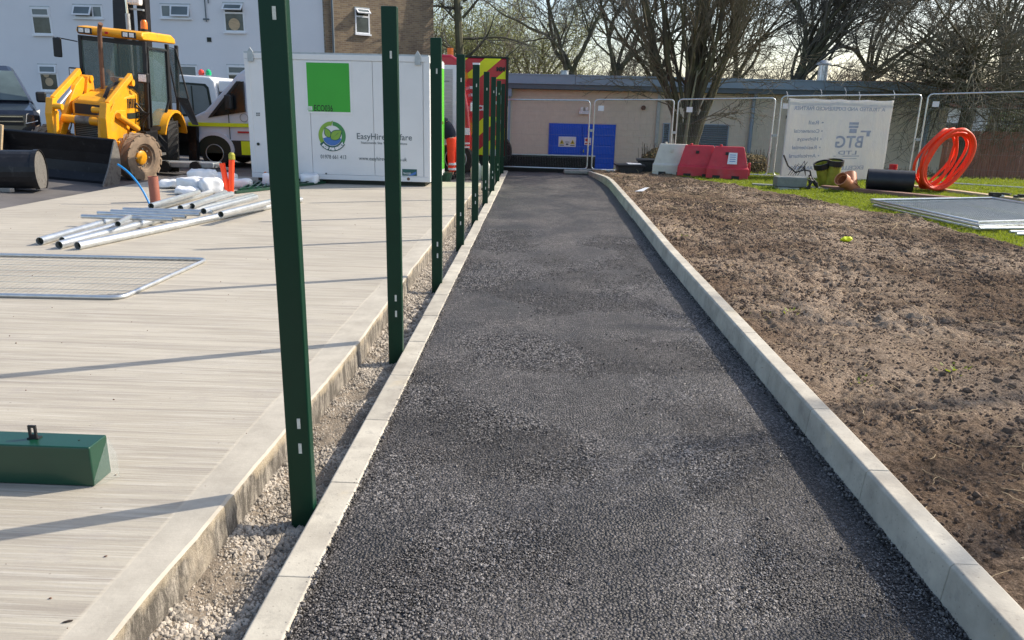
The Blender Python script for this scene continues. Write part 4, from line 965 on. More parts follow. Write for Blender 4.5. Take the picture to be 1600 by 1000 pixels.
# orange coil
t = thing('orange_coil', 'large coil of bright orange ducting standing on edge on the boards', 'coil', (8.85, 16.75, .17))
rr = random.Random(2)
for k in range(9):
    pts = []; yaw = (-.05, .0, .1, .05, .12, .35, .40, .02, .38)[k]; rx = (.60, .585, .62, .60, .57, .56, .52, .56, .59)[k]; ry = .60 + rr.uniform(-.03, .03); rx *= .74; cx_ = (-.02, .0, .02, .04, .05, -.10, -.08, .03, -.12)[k]
    for i in range(44):
        a = 2 * math.pi * i / 44; x = rx * math.cos(a); z = ry * math.sin(a)
        lx = x * math.cos(yaw); ly = x * math.sin(yaw)
        pts.append((cx_ + lx + .30 * z * .9 + (.02 + .004 * k) * math.sin(3 * a + k * 1.7), ly + .05 * (k - 3), z + ry + (k % 3) * .02))
    MB().tube(pts, .030, 10, closed=True).obj('winding', M['orange_duct'], t, smooth=True)
tag(MB().tube([(8.15, 17.6, .1), (8.15, 17.6, .62)], .09, 14).obj('red_cylinder', M['fire_red']), 'small dark red cylinder standing behind the orange coil', 'cylinder')
# pipe fittings: yellow risers with black collars
for i, (x, y0, x1, y1, lb) in enumerate(((1290, 292, 1284, 262, 'left yellow riser pipe with a black collar, leaning left'), (1298, 293, 1306, 258, 'right yellow riser pipe with a black collar, leaning right'))):
    a = gp(x, y0, .1); b_ = at(x1, y1 - 6, a.y - .1)
    o = MB().pipe(a, b_, .14, 22, .08).obj('riser_pipe', M['yellow_plastic'], smooth=True); tag(o, lb, 'pipe', 'yellow risers with black collars')
    d = (b_ - a).normalized(); MB().pipe(b_ - d * .09, b_ + d * .03, .175, 22, .15).obj('collar', M['black_plastic'], o, smooth=True); MB().tube([b_ - d * .12, b_ - d * .10], .14, 20).obj('bore', M['print_black'], o)
# terracotta junction
a = gp(1336, 297, .14); b_ = at(1316, 281, a.y - .25); o = MB().pipe(a, b_, .115, 20, .14).obj('terracotta_junction', M['terracotta'], smooth=True)
tag(o, 'terracotta drainage junction lying beside the yellow risers', 'pipe fitting'); c_ = a.lerp(b_, .35)
d = (b_ - a).normalized(); MB().pipe(b_ - d * .08, b_ + d * .06, .145, 20, .14).obj('socket', M['terracotta'], o, smooth=True)
e_ = at(1330, 273, a.y); MB().pipe(c_, e_ + Vector((0, .1, .0)), .14, 20, .14).obj('branch_socket', M['terracotta'], o, smooth=True)
# grey cased unit with cables
t = thing('grey_machine_case', 'grey metal case with loose black cables at the foot of the banner', 'machine case', gp(1240, 296, .1)); O_ = Vector(t.location)
MB().bb((-.42, -.15, .06), (.22, .15, .27)).obj('case', M['grey_metal'], t, bevel=.02)
MB().bb((-.40, -.2, .0), (.05, .1, .05)).obj('skid', M['galv_dull'], t)
for s in range(4): MB().tube([(.25 + .05 * s, -.1 + .07 * s, .02), (.34, -.1 + .07 * s, .2), (.3 + .06 * s, 0, .30 - .05 * s), (.5, 0, .05)], .028, 8).obj('hose', M['black_plastic'], t, smooth=True)
MB().tube([(-.3, 0, .72), (-.18, 0, .5), (.0, 0, .36), (.16, 0, .42), (.3, 0, .40), (.36, 0, .22)], .018, 8).obj('cable', M['black_plastic'], t, smooth=True)
r2 = random.Random(4)
for k in range(5): MB().tube([(-.15 + .05 * k, .02, .3), (-.02 + .06 * k, 0, .5 + r2.uniform(0, .12)), (.16, 0, .52 + r2.uniform(-.1, .12)), (.22, 0, .3)], .006, 5).obj('loose_wire', M['black_plastic'], t)
t = thing('black_clutter', 'heap of small black fittings lying on the back corner of the mesh panels', 'fittings', gp(1572, 312, .2)); r2 = random.Random(8)
for k in range(9):
    x = r2.uniform(-.25, .25); MB().box((x, r2.uniform(-.1, .1), .05 + r2.uniform(0, .06)), (r2.uniform(.08, .2), .09, r2.uniform(.03, .07)), Matrix.Rotation(r2.uniform(-1, 1), 3, 'Z')).obj('fitting', M['black_plastic'] if k % 3 else M['galv'], t)

# ================================================================ PLANT ROOM
t = thing('plant_room', 'long low blockwork building with a grey fascia and flat roof', 'building', (0, 0, 0)); pr = t
X0, X1, YF = -1.0, 14.6, 28.0
openings = [(0.43, 2.86, -1.0, 1.17), (5.44, 6.92, .42, 1.26), (4.55, 4.80, .1, 1.26)]
MB().bb((X0, YF + .02, -1.2), (X1, 36, 2.32)).obj('wall', M['mortar'], t)
bme = None; blocks_o = 0; stuffb = MB()
def cut(a, b_, z0, z1):
    for (x0, x1, y0, y1) in openings:
        if a < x1 and b_ > x0 and z0 < y1 and z1 > y0: return (x0, x1)
    return None
bl_w, bl_h = 0.45, 0.225
full = MB().bb((0.004, .008, .004), (bl_w - .004, .04, bl_h - .004)).mesh('block', M['block'])
row = 0; z = 2.32 - bl_h
while z > -1.1:
    x = X0 + (bl_w / 2 if row % 2 else 0) - (bl_w if row % 2 else 0)
    while x < X1:
        a, b_ = max(x, X0), min(x + bl_w, X1); c_ = cut(a, b_, z, z + bl_h); segs = [(a, b_)]
        if c_: segs = [s for s in ((a, c_[0]), (c_[1], b_)) if s[1] - s[0] > .04]
        for (s0, s1) in segs:
            jit = random.uniform(-.002, .003)
            if blocks_o < 296 and z > -.35 and abs((s1 - s0) - bl_w) < .01: inst('block', full, t, (s0, YF + jit, z)); blocks_o += 1
            else: stuffb.bb((s0 + .004, YF + .008 + jit, z + .004), (s1 - .004, YF + .04, z + bl_h - .004))
        x += bl_w
    z -= bl_h; row += 1
o = stuffb.obj('blockwork', M['block'], t); o['kind'] = 'stuff'
x = X0 - .25
while x < X1 - .6:      # fascia sheets with joints
    x2 = min(x + 2.55, X1 + .25); MB().bb((x + .006, YF - .38, 2.50), (x2 - .006, YF - .34, 2.79)).obj('fascia_sheet', M['fascia'], t); x = x2
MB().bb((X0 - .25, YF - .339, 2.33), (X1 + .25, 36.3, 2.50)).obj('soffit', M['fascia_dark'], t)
MB().bb((X0 - .27, YF - .40, 2.791), (X1 + .27, 36.3, 2.83)).obj('roof', M['fascia'], t)
MB().bb((X0 - .22, YF - .30, 2.05), (X0 + .06, YF - .02, 2.33)).obj('rainwater_hopper', M['fascia'], t)
MB().tube([(X0 - .02, YF - .10, 2.1), (X0 - .02, YF - .10, -1)], .045, 10).obj('drainpipe', M['fascia'], t)
for x in (7.68, 13.85): MB().tube([(x, YF - .3, 2.34), (x, YF - .22, 2.2), (x, YF - .10, 2.1), (x, YF - .10, -1)], .065 if x < 9 else .10, 12).obj('drainpipe', M['louvre'], t, smooth=True)
MB().bb((4.28, YF - .05, -1), (4.40, YF - .015, 2.32)).obj('pale_trim', M['galv_dull'], t)
# blue double door
d = MB().bb((.44, YF - .02, -1.0), (2.85, YF + .015, 1.16)).obj('door', M['blue_door'], t)
for (a, b_) in ((.52, 1.62), (1.66, 2.77)):
    l_ = MB().bb((a, YF - .045, -.95), (b_, YF - .021, 1.08)).obj('door_leaf', M['blue_door'], t, bevel=.006)
    for k in range(6):
        zz = -.88 + k * .325; MB().bb((a + .06, YF - .056, zz), (b_ - .06, YF - .0455, zz + .30)).obj('door_slat', M['blue_door'], l_, bevel=.006)
s = MB().bb((.80, YF - .066, .34), (1.43, YF - .058, .70)).obj('warning_sign', M['tag_white'], t)
for cx_ in (.92, 1.31):
    b = MB(); b.prism([(cx_ - .085, .44), (cx_ + .085, .44), (cx_, .60)], YF - .069, YF - .0665, 'y'); b.obj('warning_triangle', M['sign_yellow'], s)
    b = MB(); b.prism([(cx_ - .018, .47), (cx_ + .012, .47), (cx_ + .006, .51), (cx_ + .022, .51), (cx_ + .004, .565), (cx_ - .010, .52), (cx_ - .022, .52)], YF - .071, YF - .0695, 'y'); b.obj('bolt_symbol', M['print_black'], s)
    b = MB(); b.bb((cx_ - .08, YF - .069, .38), (cx_ + .08, YF - .0665, .41)); b.obj('sign_line', M['print_grey'], s)
MB().bb((1.07, YF - .069, .40), (1.16, YF - .0665, .46)).obj('sign_mark', M['print_grey'], s); MB().bb((1.04, YF - .069, .50), (1.19, YF - .0665, .52)).obj('sign_line', M['print_grey'], s)
s = MB().bb((1.74, YF - .066, .42), (1.98, YF - .058, .68)).obj('hazard_notice', M['tag_white'], t)
MB().lathe([(.055, YF - .069), (.055, YF - .0665)], (1.82, 0, .60), 'y', 16).obj('red_disc', M['fire_red'], s); MB().bb((1.76, YF - .069, .45), (1.96, YF - .0665, .49)).obj('red_line', M['fire_red'], s)
MB().bb((1.70, YF - .10, .16), (1.74, YF - .057, .26)).obj('door_handle', M['chrome'], t)
# louvres
for (a, b_, z0, z1) in ((5.44, 6.92, .42, 1.26), (4.55, 4.80, .1, 1.26)):
    f = MB(); f.bb((a, YF - .03, z0), (a + .04, YF + .015, z1)); f.bb((b_ - .04, YF - .03, z0), (b_, YF + .015, z1)); f.bb((a + .04, YF - .03, z0), (b_ - .04, YF + .015, z0 + .04)); f.bb((a + .04, YF - .03, z1 - .04), (b_ - .04, YF + .015, z1))
    f = f.obj('louvre_frame', M['louvre'], t); n_ = int((z1 - z0 - .08) / .075)
    MB().bb((a + .04, YF + .008, z0 + .04), (b_ - .04, YF + .014, z1 - .04)).obj('louvre_back', M['fascia_dark'], f)
    for k in range(n_):
        zz = z0 + .06 + k * .075; MB().box(((a + b_) / 2, YF - .012, zz + .02), (b_ - a - .09, .045, .008), Matrix.Rotation(-.75, 3, 'X')).obj('louvre_slat', M['louvre'], f)
l_ = MB().bb((1.50, YF - .10, 1.50), (1.86, YF - .015, 1.62)).obj('floodlight', M['tag_white'], t, bevel=.01)
for x in (1.59, 1.77): MB().bb((x - .05, YF - .09, 1.625), (x + .05, YF - .02, 1.74)).obj('twin_lamp', M['lamp'], l_, bevel=.015)
MB().lathe([(.075, YF - .06), (.085, YF - .015)], (3.80, 0, 1.77), 'y', 18).obj('wall_vent', M['rust_pipe'], t)
MB().bb((8.9, YF - .04, 1.52), (8.98, YF - .015, 1.62)).obj('wall_sensor', M['print_black'], t)
fl = MB().tube([(10.55, 29.5, 2.83), (10.55, 29.5, 3.45)], .19, 18).obj('flue', M['galv'], t, smooth=True)
MB().tube([(10.55, 29.5, 3.46), (10.55, 29.5, 3.50), (10.55, 29.5, 3.62)], [.27, .27, .10], 18).obj('flue_cowl', M['galv_dull'], fl)
fl = MB().tube([(1.0, 30.5, 2.83), (1.0, 30.5, 3.1)], .16, 18).obj('roof_vent', M['galv_dull'], t, smooth=True)

# brown timber fence
t = thing('timber_fence', 'brown close-boarded timber fence at the far right behind the orange coil', 'fence', (15.2, 30, -.9))
bm_ = [MB().bb((0.004, -.012, 0), (.122, .012, 2.12 + dz)).mesh('fence_board', M['fence_wood']) for dz in (0, .012, -.01)]
for k in range(62): inst('fence_board', bm_[k % 3], t, (k * .128, random.uniform(-.006, .006), random.uniform(-.01, .01)), (0, random.uniform(-.006, .006), 0))
for z in (.4, 1.7): MB().bb((0, .02, z), (7.9, .07, z + .08)).obj('rail', M['fence_wood'], t)
tag(MB().bb((15.78, 29.55, -.72), (16.28, 29.85, .18)).obj('meter_box', M['grey_metal'], bevel=.015), 'grey meter cabinet in front of the brown fence, seen through the coil', 'cabinet')
hs_ = thing('far_house', 'pale house beyond the brown fence, glimpsed between branches', 'house', (25, 47, -.9)); MB().bb((-7, 0, 0), (9, 8, 3.2)).obj('wall', M['white_paint'], hs_)
MB().prism([(-7.4, 3.2), (9.4, 3.2), (8, 4.6), (-6, 4.6)], -.3, 8.3, 'y').obj('roof', M['fence_wood'], hs_)
for x in (-4, 0, 4): w_ = MB().bb((x - .8, -.03, 1.2), (x + .8, .02, 2.4)).obj('window', M['upvc'], hs_); MB().bb((x - .7, -.05, 1.3), (x + .7, -.031, 2.3)).obj('pane', M['win_glass'], w_)

# ================================================================ WHITE RENDERED BUILDING
WB = thing('rendered_building', 'two-storey white rendered building with small top-hung windows, at the left', 'building', (0, 0, 0))
YB = 30.0
MB().bb((-34, YB, -.2), (-8.17, 44, 7.2)).obj('wall', M['render'], WB)
MB().bb((-34.4, YB - .4, 7.2), (-7.9, 44.4, 7.5)).obj('roof', M['fascia'], WB)
def window(parent, c, X, Nn, w_, h_, kind, lower_mat, opened=0.0, split=.36, mat=None):
    """c = centre, X = unit vector along the wall to the right, Nn = outward normal"""
    c = Vector(c); X = Vector(X); Nn = Vector(Nn); Z = Vector((0, 0, 1))
    def rect(x0, x1, z0, z1, d0, d1, name, mt, par, tilt=0):
        b = MB(); R3 = Matrix((X, Nn, Z)).transposed()
        q = R3 if not tilt else R3
        ctr = c + X * (x0 + x1) / 2 + Z * (z0 + z1) / 2 + Nn * (d0 + d1) / 2
        b.box(ctr, (x1 - x0, abs(d1 - d0), z1 - z0), R3); return b.obj(name, M[mt], par)
    fr = MB(); R3 = Matrix((X, Nn, Z)).transposed(); a, h = w_ / 2, h_ / 2; f_ = .055
    def add(x0, x1, z0, z1, d0=-.05, d1=.02): fr.box(c + X * (x0 + x1) / 2 + Z * (z0 + z1) / 2 + Nn * (d0 + d1) / 2, (x1 - x0, d1 - d0, z1 - z0), R3)
    add(-a, -a + f_, -h, h); add(a - f_, a, -h, h); add(-a + f_, a - f_, h - f_, h); add(-a + f_, a - f_, -h, -h + f_)
    if kind == 'tall': zs = h - h_ * split; add(-a + f_, a - f_, zs - .03, zs + .03); vent = (-a + .03, a - .03, zs + .01, h - .03); fixed = (-a + f_, a - f_, -h + f_, zs - .03)
    elif kind == 'wide_l': xs_ = -a + w_ * .66; add(xs_ - .03, xs_ + .03, -h + f_, h - f_); vent = (-a + .03, xs_ - .01, -h + .03, h - .03); fixed = (xs_ + .03, a - f_, -h + f_, h - f_)
    elif kind == 'wide_r': xs_ = -a + w_ * .34; add(xs_ - .03, xs_ + .03, -h + f_, h - f_); vent = (xs_ + .01, a - .03, -h + .03, h - .03); fixed = (-a + f_, xs_ - .03, -h + f_, h - f_)
    else: vent = None; fixed = (-a + f_, a - f_, -h + f_, h - f_)
    fo = fr.obj('window', M['upvc'], parent)
    rect(-a - .03, a + .03, -h - .06, -h - .001, -.02, .09, 'sill', 'upvc', fo)
    rect(-a - .01, a + .01, h + .001, h + .035, 0.001, .03, 'head_trim', 'galv_dull', fo)
    rect(*fixed, .001, .008, 'pane', lower_mat, fo)
    if vent:
        x0, x1, z0, z1 = vent; hgt = z1 - z0; th = opened
        if th: rect(x0 + .03, x1 - .03, z0 + .03, z1 - .03, .001, .004, 'dark_opening', 'print_black', fo)
        up = (Z * -math.cos(th) + Nn * math.sin(th)); nn = (Nn * math.cos(th) + Z * math.sin(th))
        org = c + X * (x0 + x1) / 2 + Z * z1 + Nn * .03; R4 = Matrix((X, nn, -up)).transposed()
        s = MB(); W2 = (x1 - x0)
        def sb(x_0, x_1, t0, t1): s.box(org + X * (x_0 + x_1) / 2 + up * (t0 + t1) / 2, (x_1 - x_0, .04, t1 - t0), R4)
        e = .05; sb(-W2 / 2, -W2 / 2 + e, 0, hgt); sb(W2 / 2 - e, W2 / 2, 0, hgt); sb(-W2 / 2 + e, W2 / 2 - e, 0, e); sb(-W2 / 2 + e, W2 / 2 - e, hgt - e, hgt)
        so = s.obj('opening_sash', M['upvc'], fo); g_ = MB(); g_.box(org + up * hgt / 2, (W2 - 2 * e, .012, hgt - 2 * e), R4); g_.obj('sash_pane', M['frost_glass'], fo)
    return fo
for (x0, y0, x1, y1, kd, lm, op) in ((50, 11, 80, 54, 'tall', 'win_glass', 0.0), (115, 8, 160, 28, 'wide_l', 'frost_glass', .5), (251, 7, 298, 28, 'wide_r', 'frost_glass', .30), (350, 5, 382, 50, 'tall', 'win_glass', .75),
                                     (62, 101, 91, 142, 'tall', 'win_glass', .12), (272, 102, 308, 121, 'plain', 'frost_glass', 0), (356, 102, 390, 144, 'tall', 'win_glass', 0)):
    a = at((x0 + x1) / 2, y0, YB); b_ = at((x0 + x1) / 2, y1, YB); l_ = at(x0, (y0 + y1) / 2, YB); r_ = at(x1, (y0 + y1) / 2, YB)
    window(WB, ((l_.x + r_.x) / 2, YB, (a.z + b_.z) / 2), (1, 0, 0), (0, -1, 0), r_.x - l_.x, a.z - b_.z, kd, lm, op, .34)
p = at(327, 62, YB); MB().box(p, (.16, .06, .16)).obj('wall_vent', M['print_black'], WB)
for (x, y0, y1) in ((316, -30, 34), (322, -30, 5), (225, 2, 10)): a = at(x, y0, YB - .04); b_ = at(x + (y1 - y0) * .1, y1, YB - .04); a.x = b_.x; MB().tube([a, b_], .022, 6).obj('conduit', M['fascia_dark'], WB)
p = at(322, 30, YB - .03); MB().box(p, (.22, .05, .05)).obj('conduit_bracket', M['fascia_dark'], WB)
# blinds / shapes seen in lower panes
for (x, y, r_) in ((77, 128, .16), (366, 38, .22), (372, 135, .18), (72, 116, .12)):
    p = at(x, y, YB - .012); MB().lathe([(r_, YB - .012), (r_, YB - .009)], (p.x, 0, p.z), 'y', 12).obj('vase_in_window', M['pale_wood'], WB)
# brick wing
ang = R(38); cx0, cy0 = -8.14, 29.9
BW = thing('brick_wing', 'weathered brown brick wing right of the white building, set back at an angle', 'building', (cx0, cy0, -.2), ang)
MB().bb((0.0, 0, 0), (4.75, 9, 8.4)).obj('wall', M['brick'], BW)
MB().tube([(.30, -.06, 0), (.30, -.06, 8)], .05, 8).obj('drainpipe', M['fascia_dark'], BW)
X_ = Vector((1, 0, 0)); 
def onwing(px_, py_):
    v = AX @ np.array([px_ - 800.0, py_ - 500.0, FOC]); n_ = Vector((math.sin(ang), -math.cos(ang), 0)); o0 = Vector((0, 0, EYE)); d_ = Vector(v)
    t_ = (Vector((cx0, cy0, 0)) - o0).dot(n_) / d_.dot(n_); P_ = o0 + d_ * t_; dx = P_ - Vector((cx0, cy0, -.2)); return Vector((dx.x * math.cos(ang) + dx.y * math.sin(ang), 0, dx.z))
a, b_ = onwing(554, 12), onwing(578, 54); window(BW, ((a.x + b_.x) / 2, 0, (a.z + b_.z) / 2), (1, 0, 0), (0, -1, 0), b_.x - a.x, a.z - b_.z, 'tall', 'win_glass', .9, .32)

# ================================================================ WELFARE CABIN
ca = -.02
CB = thing('site_cabin', 'white portable site cabin with green panels and printed lettering', 'cabin', (-5.70, 15.06, .19), ca)
CL, CW, CH = 3.59, 2.0, 2.37
def onc(px_, py_):
    v = Vector(AX @ np.array([px_ - 800.0, py_ - 500.0, FOC])); n_ = Vector((math.sin(ca), -math.cos(ca), 0)); o0 = Vector((0, 0, EYE))
    t_ = (Vector(CB.location) - o0).dot(n_) / v.dot(n_); P_ = o0 + v * t_ - Vector(CB.location); return (P_.x * math.cos(ca) + P_.y * math.sin(ca), P_.z)
MB().bb((0.02, .02, .02), (CL - .02, CW - .02, CH - .03)).obj('cabin_shell', M['cont_white'], CB)
seams = [0.02, .44, 1.25, 2.5, CL - .11]
for i in range(len(seams) - 1): MB().bb((seams[i] + .005, -.002, .10), (seams[i + 1] - .005, .019, CH - .11)).obj('side_panel', M['cont_white'], CB, bevel=.006)
MB().bb((0, -.015, 0), (CL, .03, .095)).obj('bottom_rail', M['cont_white'], CB, bevel=.006)
MB().bb((0, -.015, CH - .105), (CL, .03, CH)).obj('top_rail', M['cont_white'], CB, bevel=.006)
for x in (0.0, CL - .10): MB().bb((x + .002, -.012, .097), (x + .098, .02, CH - .107)).obj('corner_post', M['cont_white'], CB, bevel=.006)
MB().bb((CL - .04, -.01, 0), (CL + .02, .22, CH - .001)).obj('corner_post', M['white_paint'], CB, bevel=.006)
MB().bb((CL - .04, .222, CH - .13), (CL + .02, CW, CH)).obj('end_rail', M['white_paint'], CB)
MB().bb((CL - .04, .222, 0), (CL + .02, CW, .12)).obj('end_rail', M['white_paint'], CB)
MB().bb((CL - .018, .225, .125), (CL + .005, CW * .42, CH - .135)).obj('end_panel', M['bright_green'], CB)
dr = MB().bb((CL - .018, CW * .43, .125), (CL + .02, CW - .02, CH - .135)).obj('end_door', M['bright_green'], CB); MB().bb((CL + .021, CW * .45, .15), (CL + .03, CW * .47, CH - .16)).obj('door_seal', M['print_black'], dr)
MB().bb((CL + .021, CW * .6, 1.1), (CL + .09, CW * .66, 1.16)).obj('door_handle', M['chrome'], dr)
MB().bb((0, 0, CH), (CL, CW, CH + .03)).obj('cabin_roof', M['galv_dull'], CB)
MB().bb((.08, .1, -.13), (CL - .1, CW - .1, -.001)).obj('skid_base', M['print_black'], CB)
MB().bb((CL + .003, .24, 1.0), (CL + .035, .29, 1.06)).obj('lock', M['print_black'], CB)
MB().bb((CL + .021, .01, CH - .22), (CL + .03, .07, CH - .12)).obj('corner_hole', M['print_black'], CB)
for px_ in (392, 653):
    a = onc(px_, 86); b = MB(); b.prism([(a[0] - .055, CH - .16), (a[0] + .055, CH - .16), (a[0] + .055, CH + .02), (a[0], CH + .10), (a[0] - .055, CH + .02)], -.04, -.016, 'y'); b.obj('lifting_lug', M['galv_dull'], CB)
def crect(x0, y0, x1, y1, mt, name, d0=-.010, d1=-.004):
    a = onc(x0, y0); b_ = onc(x1, y1); return MB().bb((a[0], d0, b_[1]), (b_[0], d1, a[1])).obj(name, M[mt], CB)
crect(476, 94.5, 551, 178.5, 'white_paint', 'window_surround', -.012, -.003)
crect(478.5, 97.5, 548, 175.5, 'cont_green', 'window_shutter', -.017, -.0125)
a = onc(480, 100); b_ = onc(547, 100)
crect(415, 98, 462, 271, 'cont_green', 'green_panel', -.008, -.003)
def ctext(s, x0, y0, x1, mt, name='lettering', hgt=None, off=-.0055):
    a = onc(x0, y0); b_ = onc(x1, y0 + (x1 - x0) * .027); o = text(s, 1.0, M[mt], CB, (0, 0, 0), (1, 0, 0), (0, 0, 1), name)
    w_ = max(v.co.x for v in o.data.vertices) - min(v.co.x for v in o.data.vertices); k = (b_[0] - a[0]) / w_; kh = k if hgt is None else hgt
    for v in o.data.vertices: v.co = Vector((a[0] + v.co.x * k, off - (.001 if v.co.y < 0 else 0), a[1] + v.co.z * kh))
    return o
ctext('ECO036', 491, 173.5, 520, 'print_black', off=-.019, hgt=.17)
crect(480, 166, 488.5, 172.5, 'print_white', 'small_label', -.0195, -.0175)
for k in range(3): crect(481, 167 + k * 1.9, 487.5, 167.8 + k * 1.9, 'logo_green', 'label_line', -.021, -.0197)
ctext('EasyHireWelfare', 557, 217.2, 643, 'print_grey', hgt=.165)
ctext('Nationwide Site Welfare Solutions', 564, 224.5, 636, 'print_grey')
ctext('01978 661 413', 501, 247.5, 541, 'print_grey', hgt=.11)
ctext('www.easyhirewelfare.co.uk', 561, 250, 636, 'print_grey', hgt=.105)
crect(628.5, 264, 651.5, 275, 'logo_teal', 'sticker', -.0075, -.0035)
ctext('TRACKED', 630, 272.2, 642, 'print_white', off=-.009, hgt=.05)
b = MB(); q = [onc(637, 274), onc(650.5, 268), onc(650.5, 272), onc(644, 274.5)]; b.prism([(p_[0], p_[1]) for p_ in q], -.0095, -.008, 'y'); b.obj('sticker_flash', M['logo_blue'], CB)
for (x, y, mt) in ((404, 225, 'print_black'), (638.5, 279.5, 'rust_pipe'), (415, 270.5, 'orange_lens'), (510, 271, 'print_black')):
    a = onc(x, y); MB().lathe([(.03 if mt != 'print_black' or y < 250 else .015, -.022), (.03 if mt != 'print_black' or y < 250 else .015, -.0155)], (a[0], 0, a[1]), 'y', 12).obj('fitting', M[mt], CB)
for k in range(2):
    for j in range(2): crect(400.5 + k * 3.4, 176 + j * 3, 402.8 + k * 3.4, 178 + j * 3, 'print_grey', 'data_mark', -.0115, -.005)
# eco logo
lc = onc(519, 212); Rl = .272
def ring(a0, a1, r0, r1, mt, name='logo_arc', d=-.0065):
    pts = [(lc[0] + r1 * math.cos(t_), lc[1] + r1 * math.sin(t_)) for t_ in lin(R(a0), R(a1), 18)] + [(lc[0] + r0 * math.cos(t_), lc[1] + r0 * math.sin(t_)) for t_ in lin(R(a1), R(a0), 18)]
    MB().prism(pts, d, d + .002, 'y').obj(name, M[mt], CB)
ring(95, 215, .195, Rl, 'logo_lime'); ring(-35, 85, .195, Rl, 'logo_green'); ring(196, 344, 0.0 + .01, .19, 'logo_blue')
b = MB(); b.prism([(lc[0] - .05 * 1 - .01, lc[1] + .24), (lc[0] + .03, lc[1] + .29), (lc[0] - .01, lc[1] + .18)], -.0085, -.0066, 'y'); b.obj('logo_arrow', M['logo_lime'], CB)
def leaf(cx_, cz_, L_, a, wd):
    out = []
    for s in (1, -1):
        for q in (lin(0, 1, 12) if s == 1 else lin(1, 0, 12)):
            x = q * L_; y_ = s * wd * math.sin(math.pi * q ** .8); out.append((cx_ + x * math.cos(a) - y_ * math.sin(a), cz_ + x * math.sin(a) + y_ * math.cos(a)))
    return out
for (x, z, L_, a, wd) in ((lc[0] - .02, lc[1] - .06, .27, .65, .085), (lc[0] - .05, lc[1] - .03, .19, 2.0, .055)):
    MB().prism(leaf(x - .012 * math.cos(a), z - .012 * math.sin(a), L_ + .03, a, wd + .015), -.0088, -.0068, 'y').obj('logo_leaf_edge', M['logo_teal'], CB)
    MB().prism(leaf(x, z, L_, a, wd), -.0108, -.009, 'y').obj('logo_leaf', M['logo_lime'], CB)
    MB().prism([(x, z), (x + L_ * .7 * math.cos(a) + .006, z + L_ * .7 * math.sin(a)), (x + L_ * .7 * math.cos(a), z + L_ * .7 * math.sin(a) + .006)], -.0122, -.011, 'y').obj('leaf_vein', M['logo_teal'], CB)
ring(213, 327, .20, .30, 'logo_teal', 'logo_ribbon', -.0135)
for i, ch in enumerate('ECO FRIENDLY'):
    if ch == ' ': continue
    t_ = R(222 + i * 8.8); p_ = (lc[0] + .275 * math.cos(t_), lc[1] + .275 * math.sin(t_)); tx = (-math.sin(t_), math.cos(t_)); text(ch, .058, M['print_white'], CB, (p_[0], -.015, p_[1]), (tx[0], 0, tx[1]), (-math.cos(t_), 0, -math.sin(t_)), 'logo_letter')
# ================================================================ BACKHOE LOADER
DG = thing('backhoe_loader', 'yellow backhoe loader with a wide black front bucket, facing the slab', 'digger', (-9.45, 15.95, .05))
def rotm(y, p, r): return Matrix.Rotation(y, 4, 'Z') @ Matrix.Rotation(p, 4, 'Y') @ Matrix.Rotation(r, 4, 'X')
DG.rotation_euler = (rotm(-1.512, .029, -.073)).to_euler()
Y_, K_ = M['jcb'], M['black_steel']
# bucket: curved shell open to the front, seen across its back-to-front mouth
def bucket_profile(): return [(1.66, .02), (1.25, .0), (1.10, .06), (1.00, .22), (.97, .42), (1.0, .62), (1.06, .80), (1.10, .90)]
bk = MB(); pr_ = bucket_profile(); inn = [(x + .025 * (1 if i > 1 else 0), z + (.02 if i < 3 else 0)) for i, (x, z) in enumerate(pr_)]
poly = pr_ + inn[::-1]
for i in range(len(pr_) - 1): bk.prism([pr_[i], pr_[i + 1], (inn[i + 1][0] + .004, inn[i + 1][1]), (inn[i][0] + .004, inn[i][1])], -1.12, .98, 'y')
bo = bk.obj('bucket', M['black_steel'], DG, smooth=True)
for y0, nm in ((-1.145, 'side_plate'), (.982, 'side_plate')):
    MB().prism([(1.70, .0), (1.25, -.02), (1.08, .04), (.98, .2), (.95, .42), (.98, .64), (1.05, .84), (1.10, .93), (1.18, .88), (1.44, .42), (1.70, .10)], y0, y0 + .025, 'y').obj(nm, M['worn_steel'] if y0 > 0 else M['black_steel'], bo)
MB().bb((1.54, -1.12, -.02), (1.74, .98, .005)).obj('cutting_edge', M['worn_steel'], bo)
MB().tube([(1.11, -1.12, .91), (1.11, .98, .91)], .03, 8).obj('top_lip', M['black_steel'], bo)
# bonnet
bn = MB(); lv = [(.45, -.14, .57, .82, 1.52, 1.58), (.30, -.16, .58, .80, 1.58, 1.66), (-.45, -.24, .58, .80, 1.68, 1.76), (-.98, -.30, .58, .80, 1.74, 1.84)]
vs = []
for (x, y0, y1, z0, z1, z2) in lv: vs += [(x, y0, z0), (x, y1, z0), (x, y1, z1), (x, y1 - .12, z2), (x, y0 + .12, z2), (x, y0, z1)]
fs = [(0, 1, 2, 3, 4, 5)] + [(6 * i + j, 6 * i + (j + 1) % 6, 6 * i + 6 + (j + 1) % 6, 6 * i + 6 + j) for i in range(3) for j in range(6)] + [tuple(range(18, 24))]
bn.add(vs, fs); bn.obj('bonnet', Y_, DG, bevel=.03, seg=3)
MB().bb((.452, -.08, 1.31), (.466, .50, 1.51)).obj('upper_grille', M['black_plastic'], DG)
g = MB().bb((.40, -.10, .84), (.47, .48, 1.12)).obj('lower_grille', M['black_plastic'], DG)
for k in range(7): MB().bb((.471, -.08, .86 + k * .036), (.476, .46, .872 + k * .036)).obj('grille_bar', M['grey_metal'], g)
MB().bb((-.9, -.30, .55), (.42, .44, .82)).obj('chassis', Y_, DG, bevel=.02)
MB().bb((-2.9, -.35, .50), (-.9, .50, .95)).obj('chassis', M['black_steel'], DG)
